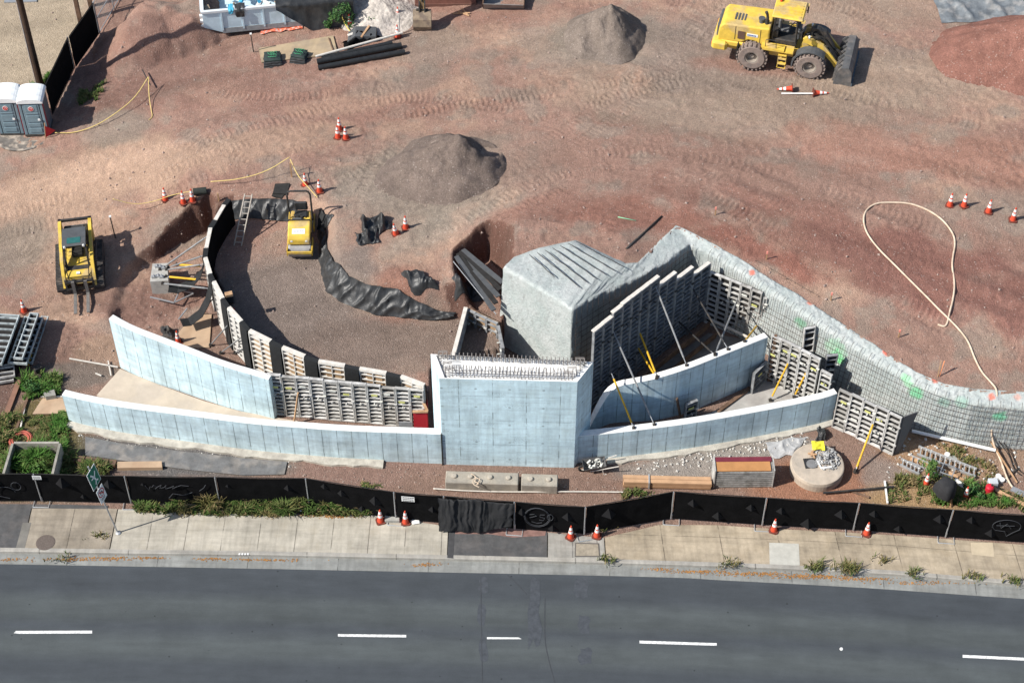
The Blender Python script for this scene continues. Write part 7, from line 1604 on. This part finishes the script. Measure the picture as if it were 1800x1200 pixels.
flat_panel(44, 640, .2, .35, 2.8, rzs, 'narrow form panel with a yellow edge standing at the right foot of the stack', gst, steel=cool, ribs=.3)
mb = MB(); p, q = G(50, 642, .2), G(77, 560, .2); mb.bar(p, q, .07, .1); W(mb, 'yellow_rail', M_yel, 'yellow rail along the right foot of the form stack', 'rail')
for k in range(6): flat_panel(-36, 640, .25 + .17 * k, 1.0, 2.9, rzs, '%s form panel from the bottom in the stack cut by the left edge' % ORD[k], gst, steel=cool, ribs=.34, seed=80 + k)
for k, (x, y) in enumerate([(-8, 676), (-6, 668)]): flat_panel(x, y, .25 + .2 * k, .8, .75, rzs + .3, ['lower', 'upper'][k] + ' small form panel near the rust-brown plank at the left edge', gst, steel=M_steel, ribs=.3)
plank((44, 642, .2), (2, 752, .2), .22, .08, mat('rust_plank', (.24, .13, .09), .85, .2, 4), 'long rust-brown plank running down past the small form panels'); plank((52, 690, .2), (12, 800, .2), .10, .06, M_brownwood, 'dark thin plank parallel to the rust-brown one'); plank((45, 708, .2), (36, 752, .2), .06, .05, M_capw, 'white lath beside the grass at the left', 'lath', 'lath'); plank((2, 750, .2), (14, 730, .2), .5, .04, M_paleply, 'pale board at the left edge below the rust-brown plank', 'board', 'board')
mb = MB(); c = TG(68, 652); mb.box((c.x, c.y, c.z + .14), (.36, .28, .28), Matrix.Rotation(R(40), 3, 'Z'), .02); W(mb, 'black_crate', M_dark, 'small black crate on the dirt below the form stack', 'crate')
def board(pts, z, th, m, lab, cat='plywood sheet', name='plywood_sheet'):
    top = [G(x, y, z) for x, y in pts]; n = len(top); mb = MB(); mb.add(top + [p - Vector((0, 0, th)) for p in top], [list(range(n))] + [[i, (i + 1) % n, n + (i + 1) % n, n + i] for i in range(n)]); return W(mb, name, m, lab, cat)
board([(75, 699), (112, 699), (118, 726), (57, 727)], .22, .06, M_paleply, 'pale plywood sheet on grass beside the end of the front left wall'); plank((72, 697, .25), (112, 697, .25), .05, .06, M_capw, 'white rail along the top edge of the pale plywood', 'rail', 'rail'); board([(206, 811), (284, 810), (285, 821), (206, 822)], .30, .2, M_paleply, 'pale timber sleeper on the old asphalt in front of the left wall', 'sleeper', 'sleeper')
board([(76, 690), (95, 684), (98, 694), (80, 697)], .45, .25, mat('grey_stone', (.28, .27, .24), .9, .2, 4), 'grey stone block in the weeds above the pale plywood', 'stone', 'stone_block')
for k in range(6):
    p, q = G(122 + k * 14, 806 + k * 1.6, .25), G(134 + k * 14, 807.5 + k * 1.6, .25); mb = MB(); mb.bar(p, q, .28, .2); W(mb, 'edging_block', M_brownwood, '%s dark brown edging block from the left, right of the planter box' % ORD[k], 'edging block', 'brown edging blocks')
for a, b, lab in [((122, 630, .22), (207, 645, .22), 'long'), ((190, 634, .22), (195, 660, .22), 'cross'), ((168, 656, .22), (178, 660, .22), 'short loose')]: plank(a, b, .05, .05, M_capw, lab + ' pale pipe piece on grey dirt left of the tall left wall', 'pipe', 'thin_pipe')
# planter box
t = thing('planter_box', 'open grey concrete planter box overgrown inside, behind the left end of the fence', 'planter', G(55, 800, .1)); o0 = t.location; mb = MB(); zt = 1.0; P_ = [G(8, 832, zt), G(24, 779, zt), (G(103, 779, zt)), G(90, 832, zt)]
for a, b in zip(P_, P_[1:]):
    n_ = nrm2(Vector((-(b - a).y, (b - a).x, 0))) * .10; A = Vector((a.x, a.y, 0)); B = Vector((b.x, b.y, 0)); mb.add([A, B, B + n_, A + n_, a, b, b + n_, a + n_], [[0, 1, 5, 4], [1, 2, 6, 5], [2, 3, 7, 6], [3, 0, 4, 7], [4, 5, 6, 7]])
mb.build('walls', mat('planter_concrete', (.33, .31, .27), .92, .25, 3, .01, 20, col2=(.26, .25, .21)), t, world=True)
mb = MB(); c = G(37, 774, .15)
for k in range(5): mb.lathe([(.30 + .045 * k + .025 * math.cos(a), .06 + .03 * (k % 2) + .025 * math.sin(a)) for a in [2 * math.pi * i / 6 for i in range(6)]], 28, c + Vector((.02 * nz(k, 1), .02 * nz(k, 5), 0)), 'Z', True)
W(mb, 'coiled_hose', mat('red_hose', (.50, .13, .09), .6, .15, 6), 'coil of red hose on grass behind the planter box', 'hose', smooth=True)
crumple_sheet('board_debris', 'tangle of dark sheet and offcuts behind the tall left wall beside a cone', [(280, 578), (312, 584), (318, 604), (285, 596)], M_dark, .25, 51, .04, 2.5, zf=.16)
board([(300, 600), (345, 548), (372, 552), (368, 610), (320, 612)], .19, .05, M_paleply, 'pale board floor between the tall left wall and the curved row')
for k, (a, b) in enumerate([((264, 522), (306, 532)), ((306, 532), (340, 516)), ((306, 532), (316, 510)), ((316, 510), (340, 515)), ((329, 542), (314, 561))]): plank((a[0], a[1], .5), (b[0], b[1], .5), .05, .05, M_galv, ['long', 'right', 'left rising', 'upper', 'lone lower'][k] + ' pipe of the loose pipes lying in front of the anchor block', 'pipe', 'loose_pipe')
mb = MB(); c = ROWW[7] + Vector((.35, .1, 0)); mb.box((c.x + .1, c.y + .2, 1.55), (.5, .4, .45), None, .03); W(mb, 'site_box', M_grayp, 'grey box in the shade inside the curved row', 'box'); mb = MB(); mb.box((c.x + .3, c.y - .75, 1.5), (.3, .4, .35), None, .05); W(mb, 'red_bag', M_red, 'dark red bag in the shade inside the curved row', 'bag'); mb = MB(); c = G(402, 517, 2.9); mb.box(c, (.32, .22, .12), Matrix.Rotation(.3, 3, 'Z')); W(mb, 'timber_block', M_wood, 'tan timber block sitting on top of the curved row', 'block')
# ------------------------------------------------------------------ pavement and gutter details
board([(1011, 953), (1053, 954), (1055, 978), (1010, 978)], .162, .02, mat('lid_frame_steel', (.12, .11, .10), .8), 'dark-framed utility box lid in the pavement', 'utility lid', 'utility_box_surround'); board([(1013, 955), (1051, 956), (1053, 976), (1012, 976)], .168, .02, mat('tan_lid', (.31, .27, .21), .9, .25, 5), 'mottled tan cover plate of the utility box in the pavement', 'utility lid', 'utility_cover')
c = G(80, 953, .157); mb = MB(); mb.lathe([(.38, 0), (.38, .006), (.33, .008), (.0001, .008)], 36, c); W(mb, 'manhole_cover', mat('brown_iron', (.13, .105, .09), .7, .2, 14, .01, 30), 'round brown manhole cover in the old pavement at the left', 'manhole cover')
c = G(731, 917, .155); mb = MB(); mb.box(c + Vector((0, 0, .05)), (.34, .26, .1), Matrix.Rotation(.2, 3, 'Z'), .04); W(mb, 'white_sandbag', M_conew, 'white lump of stone or sandbag right of the gate cones', 'sandbag'); c = G(690, 914, .155); mb = MB(); mb.box(c + Vector((0, 0, .09)), (.6, .26, .18), None, .02); W(mb, 'fence_foot', mat('fence_foot', (.36, .35, .32), .9, .2, 5), 'pale concrete fence foot between the two gate cones', 'fence foot')
c = G(1479, 1140, .004); mb = MB(); mb.lathe([(.07, 0), (.06, .03), (.0001, .04)], 12, c); W(mb, 'road_stud', M_white, 'small round white road stud on the asphalt', 'road stud')
for k, (x, y) in enumerate([(421, 973), (426, 973), (431, 973), (436, 973)]):
    mb = MB(); c = G(x, y, .162); mb.box(c, (.075, .09, .003)); tag(mb.build('kerb_lettering', M_paint), kind='structure')
# ------------------------------------------------------------------ vegetation
M_grass = mat('grass_green', (.075, .125, .03), .8, .35, 3, col2=(.13, .15, .05), spec=.2); M_grassl = mat('lush_green', (.065, .165, .028), .8, .3, 3, col2=(.12, .20, .05), spec=.2); M_dry = mat('dry_grass', (.26, .20, .10), .9, .3, 3, col2=(.15, .14, .05), spec=.1); M_leafl = mat('fallen_leaves', (.38, .18, .05), .9, .35, 9, col2=(.28, .14, .05))
def inpoly(x, y, P_):
    r = False; n = len(P_)
    for i in range(n):
        (x1, y1), (x2, y2) = P_[i], P_[(i + 1) % n]
        if (y1 > y) != (y2 > y) and x < (x2 - x1) * (y - y1) / (y2 - y1) + x1: r = not r
    return r
def blades(mb, p, h, n, sp, rr, wd=.022):
    for _ in range(n):
        a = rr.uniform(0, 6.283); l = h * rr.uniform(.5, 1.15); lean = rr.uniform(.15, .9); d = Vector((math.cos(a), math.sin(a), 0)); s = Vector((-d.y, d.x, 0)) * wd * rr.uniform(.7, 1.5); b = p + Vector((rr.gauss(0, sp), rr.gauss(0, sp), 0))
        m_ = b + d * l * lean * .35 + Vector((0, 0, l * .62)); e = b + d * l * lean + Vector((0, 0, l * (1 - .3 * lean)))
        mb.add([b - s, b + s, m_ + s * .8, m_ - s * .8, e], [[0, 1, 2, 3], [3, 2, 4]])
def grass(label, poly, z, count, h, mats, seed, dry=.2, dens=None, nb=5, ptz=False):
    P_ = [(G(x, y, z).x, G(x, y, z).y) for x, y in poly]; rr = random.Random(seed); mb = MB(); x0, x1 = min(p[0] for p in P_), max(p[0] for p in P_); y0, y1 = min(p[1] for p in P_), max(p[1] for p in P_); k = tries = 0
    while k < count and tries < count * 30:
        tries += 1; x, y = rr.uniform(x0, x1), rr.uniform(y0, y1); q = nz(x * 1.3 + seed, y * 1.3, 2, 3)
        if nz(x * 2.1 + seed * 3, y * 2.1, 8, 2) < -.08 or not inpoly(x + .12 * nz(x * 3, y * 3, 9), y + .12 * nz(x * 3, y * 3, 4), P_) or q < rr.uniform(-.7, .25): continue
        hh = h * (1 + 1.1 * q); 
        if dens: hh *= dens(x, y)
        mb.cm = 1 if rr.random() < dry else 0; blades(mb, Vector((x, y, TZ(x, y) if not ptz else z)), max(.05, hh), nb, .05, rr); k += 1
    o = mb.build('grass', mats); tag(o, label, 'grass', kind='stuff'); return o
GM = [M_grass, M_dry]; GL = [M_grassl, M_grass]
xg = G(545, 885, .15).x
grass('tall green grass along the foot of the street fence', [(236, 893), (330, 884), (470, 876), (560, 876), (600, 888), (660, 901), (640, 905), (400, 905), (250, 900)], .15, 1700, .34, GM, 1, .12, lambda x, y: 1 + .7 * math.exp(-((x - xg) / 1.2) ** 2))
grass('dry brown grass fringe between fence grass and pavement', [(330, 899), (640, 900), (640, 908), (330, 908)], .15, 420, .13, [M_dry, M_grass], 2, .2)
grass('lush weeds filling the concrete planter box', [(32, 795), (98, 792), (92, 834), (14, 834)], .15, 650, .62, GL, 3, .3)
grass('weeds right of the planter box along the fence', [(106, 800), (150, 812), (206, 822), (206, 834), (106, 836)], .15, 520, .34, GM, 4, .25)
grass('patch of short lawn behind the planter box', [(52, 728), (112, 728), (108, 778), (42, 778)], .15, 1100, .10, [M_grass, M_dry], 5, .35)
grass('brighter tall grass beside the end of the front left wall', [(92, 728), (118, 728), (118, 775), (110, 795), (94, 778)], .15, 520, .30, GL, 6, .2)
grass('strip of weeds along the left edge below the planks', [(-40, 740), (44, 726), (38, 760), (10, 830), (-40, 840)], .15, 700, .26, GM, 7, .35)
grass('weed thicket above the pale plywood sheet', [(40, 662), (75, 655), (108, 668), (104, 696), (72, 696), (42, 704)], .15, 520, .36, GL, 8, .35)
grass('weeds and dry grass in the right-hand yard', [(1555, 838), (1640, 838), (1700, 846), (1830, 884), (1830, 900), (1690, 890), (1560, 880)], .15, 620, .22, [M_grass, M_dry], 9, .5)
grass('greener weeds round the hooded post', [(1640, 872), (1700, 852), (1750, 872), (1790, 890), (1650, 888)], .15, 430, .30, GL, 10, .3)
grass('sparse weeds on the dirt beyond the ladders', [(1640, 780), (1700, 790), (1760, 830), (1740, 846), (1660, 800)], .15, 160, .15, [M_dry, M_grass], 11, .3)
grass('green grass at the foot of the utility pole', [(52, 152), (96, 130), (100, 152)], 1.0, 220, .32, GL, 12, .3)
grass('grass in the shade of the rear black fence', [(140, 168), (185, 150), (180, 178), (140, 190)], 1.0, 140, .2, GM, 13, .2)
grass('few weeds on the gravel below the lumber stack', [(1090, 862), (1180, 868), (1160, 880), (1095, 876)], .15, 120, .18, GM, 14, .3)
grass('thin weeds on gravel above the slanting fence panel', [(620, 846), (670, 848), (668, 856), (622, 854)], .15, 50, .1, GM, 15, .4)
def bush(px, py, h, r, n, m, lab, seed, z=None, leaf=.07, name='bush', cat='bush', stem=True):
    c = TG(px, py) if z is None else G(px, py, z); t = thing(name, lab, cat, c); rr = random.Random(seed); mb = MB()
    for k in range(6 if stem else 0): a = rr.uniform(0, 6.28); mb.tube([(0, 0, -.05), (r * .3 * math.cos(a), r * .3 * math.sin(a), h * .4), (r * .7 * math.cos(a), r * .7 * math.sin(a), h * .8)], [.02, .014, .006], 4)
    if stem: mb.build('stems', M_brownwood, t)
    mb = MB(); cl = [(rr.uniform(-.6, .6) * r, rr.uniform(-.6, .6) * r, rr.uniform(.3, .95) * h, rr.uniform(.25, .5) * r) for _ in range(9)]
    for k in range(n):
        q = rr.choice(cl); v = Vector((rr.gauss(0, 1), rr.gauss(0, 1), rr.gauss(0, 1))).normalized() * q[3] * rr.uniform(.5, 1); p = Vector(q[:3]) + v; p.z = max(.03, p.z); a = Vector((rr.gauss(0, 1), rr.gauss(0, 1), rr.gauss(0, .5))).normalized() * leaf * rr.uniform(.6, 1.3); b = a.cross(Vector((rr.gauss(0, 1), rr.gauss(0, 1), rr.gauss(0, 1)))).normalized() * leaf * .45; mb.cm = 0 if rr.random() < .65 else 1
        mb.add([p - a, p + b, p + a, p - b], [[0, 1, 2, 3]])
    mb.build('foliage', m, t); return t
M_leaf = mat('leaf_green', (.04, .11, .03), .7, .3, 5, spec=.25); M_leaf2 = mat('leaf_light', (.09, .17, .05), .7, .3, 5, spec=.25); LM = [M_leaf, M_leaf2]
bush(604, 42, 1.3, .75, 700, LM, 'green shrub between the tarpaulin and the pale rock pile', 1); bush(578, 50, .6, .4, 260, LM, 'small low shrub at the foot of the black tarpaulin', 2); bush(655, 44, .5, .35, 200, LM, 'small green weed bush in front of the pale rock pile', 3, leaf=.06)
bush(1630, 836, .75, .5, 700, [M_grassl, M_leaf2], 'feathery green bush among the ladders', 4, .15, .05); bush(1712, 872, .45, .45, 420, LM, 'low leafy bush beside the cone right of the hooded post', 5, .15, .06); bush(58, 690, .55, .5, 330, LM, 'dark leafy bush above the pale plywood sheet', 6, .15)
bush(78, 826, .5, .5, 420, [M_grassl, M_leaf2], 'leafy plant inside the planter box', 7, .3)
for k, (x, y, h, n, dry, lab) in enumerate([(1432, 1000, .5, 30, .5, 'green weed clump at the kerb, left of the largest clump'), (1492, 1002, .55, 52, .6, 'largest weed clump at the kerb on the right'), (1604, 1009, .3, 20, .3, 'small weed tuft at the kerb right of the largest clump'), (1068, 985, .3, 22, .5, 'weed tuft at the kerb beside the utility lid'), (1780, 1022, .3, 24, .3, 'weed tuft at the kerb by the right edge'), (1284, 993, .3, 24, .6, 'thin dry weed at the kerb left of the pale slab'), (1550, 985, .25, 20, .7, 'thin dry weed on the pavement right of the largest clump'), (1710, 1014, .28, 22, .4, 'faint weed tuft at the kerb below the tan patch'), (370, 893, .95, 60, .75, 'tall dry plume weed in front of the scribbled fence panel'), (320, 900, .4, 50, .8, 'rounded brown dry weed at the grass edge'), (172, 942, .16, 24, .6, 'flat weed on the old pavement beside the sign post'), (110, 982, .22, 20, .4, 'weed growing in the gutter near the left kerb ramp'), (1062, 930, .3, 20, .6, 'thin weed at the foot of the slanting fence panel')]):
    t = thing('weed_tuft', lab, 'weed', G(x, y, .155)); rr = random.Random(100 + k); mb = MB()
    for q in range(n): mb.cm = 1 if rr.random() < dry else 0; blades(mb, Vector((rr.gauss(0, .18), rr.gauss(0, .10), 0)), h, 3, .05, rr, .016)
    mb.build('leaves', GM, t)
mb = MB(); rr = random.Random(77)
for (x, y, l, w, n) in [(120, 983, 50, 3, 120), (195, 981, 60, 4, 150), (265, 980, 30, 2, 70), (378, 982, 40, 2.5, 90), (440, 983, 30, 2, 50), (490, 984, 50, 2, 70), (750, 992, 30, 3, 70), (1160, 1000, 30, 3, 60), (1230, 1004, 60, 3, 160), (1330, 1008, 70, 4, 260), (1430, 1013, 70, 4, 300), (1520, 1017, 60, 3, 150), (1620, 1024, 80, 3, 120), (20, 983, 40, 3, 60), (560, 905, 60, 2, 110), (590, 908, 30, 2, 80)]:
    for k in range(n):
        p = G(x + rr.gauss(0, l / 2), y + rr.gauss(0, w / 2), .16 if y < 920 else .02); a = rr.uniform(0, 6.28); s = rr.uniform(.02, .05); u = Vector((math.cos(a), math.sin(a), rr.uniform(-.3, .3))) * s; v = Vector((-math.sin(a), math.cos(a), rr.uniform(-.3, .3))) * s * .5; mb.add([p - u, p + v, p + u, p - v], [[0, 1, 2, 3]])
tag(mb.build('leaf_litter', M_leafl), 'drifts of dry orange leaf litter along kerb and verge', 'leaf litter', kind='stuff')
# stones and scraps lying about
def stones(label, n, seed, sampler, smin, smax, m):
    rr = random.Random(seed); mb = MB()
    for k in range(n):
        x, y = sampler(rr); p = TG(x, y) if y < 880 else G(x, y, .15); s = smin + (smax - smin) * rr.random() ** 3; M = Matrix.Rotation(rr.uniform(0, 6), 3, 'Z') @ Matrix.Rotation(rr.uniform(-.6, .6), 3, 'X'); vs = []
        for v in [(1, 0, 0), (-1, 0, 0), (0, 1, 0), (0, -1, 0), (0, 0, 1), (0, 0, -1)]: vs.append(p + M @ (Vector(v) * s * rr.uniform(.6, 1.1)) + Vector((0, 0, s * .3)))
        mb.add(vs, [[0, 2, 4], [2, 1, 4], [1, 3, 4], [3, 0, 4], [2, 0, 5], [1, 2, 5], [3, 1, 5], [0, 3, 5]])
    return tag(mb.build('stones', m), label, 'stones', kind='stuff')
M_st1 = mat('loose_stone', (.36, .28, .24), .95, .3, 5, col2=(.29, .215, .185)); M_st2 = mat('pale_chips', (.58, .56, .52), .9, .25, 8, col2=(.40, .38, .35))
stones('loose stones scattered over the dirt site', 1500, 5, lambda r: (r.uniform(0, 1800), r.uniform(0, 640)), .015, .085, M_st1)
stones('broken concrete chips along the foot of the front right wall', 420, 6, lambda r: (lambda x: (x, 822 - (x - 1130) * .17 + r.gauss(0, 9)))(r.uniform(1110, 1420)), .015, .09, M_st2)
stones('rubble and litter in the right-hand yard', 420, 7, lambda r: (r.uniform(1560, 1800), r.uniform(770, 850)), .015, .10, M_st2)
stones('pale chips at the foot of the front left wall', 260, 8, lambda r: (lambda x: (x, 768 + (x - 140) * .12 + r.gauss(0, 6)))(r.uniform(140, 520)), .015, .07, M_st2)
stones('grit and stones on gravel in front of the pylon', 350, 9, lambda r: (r.uniform(520, 1100), r.uniform(818, 862)), .015, .06, M_st1)
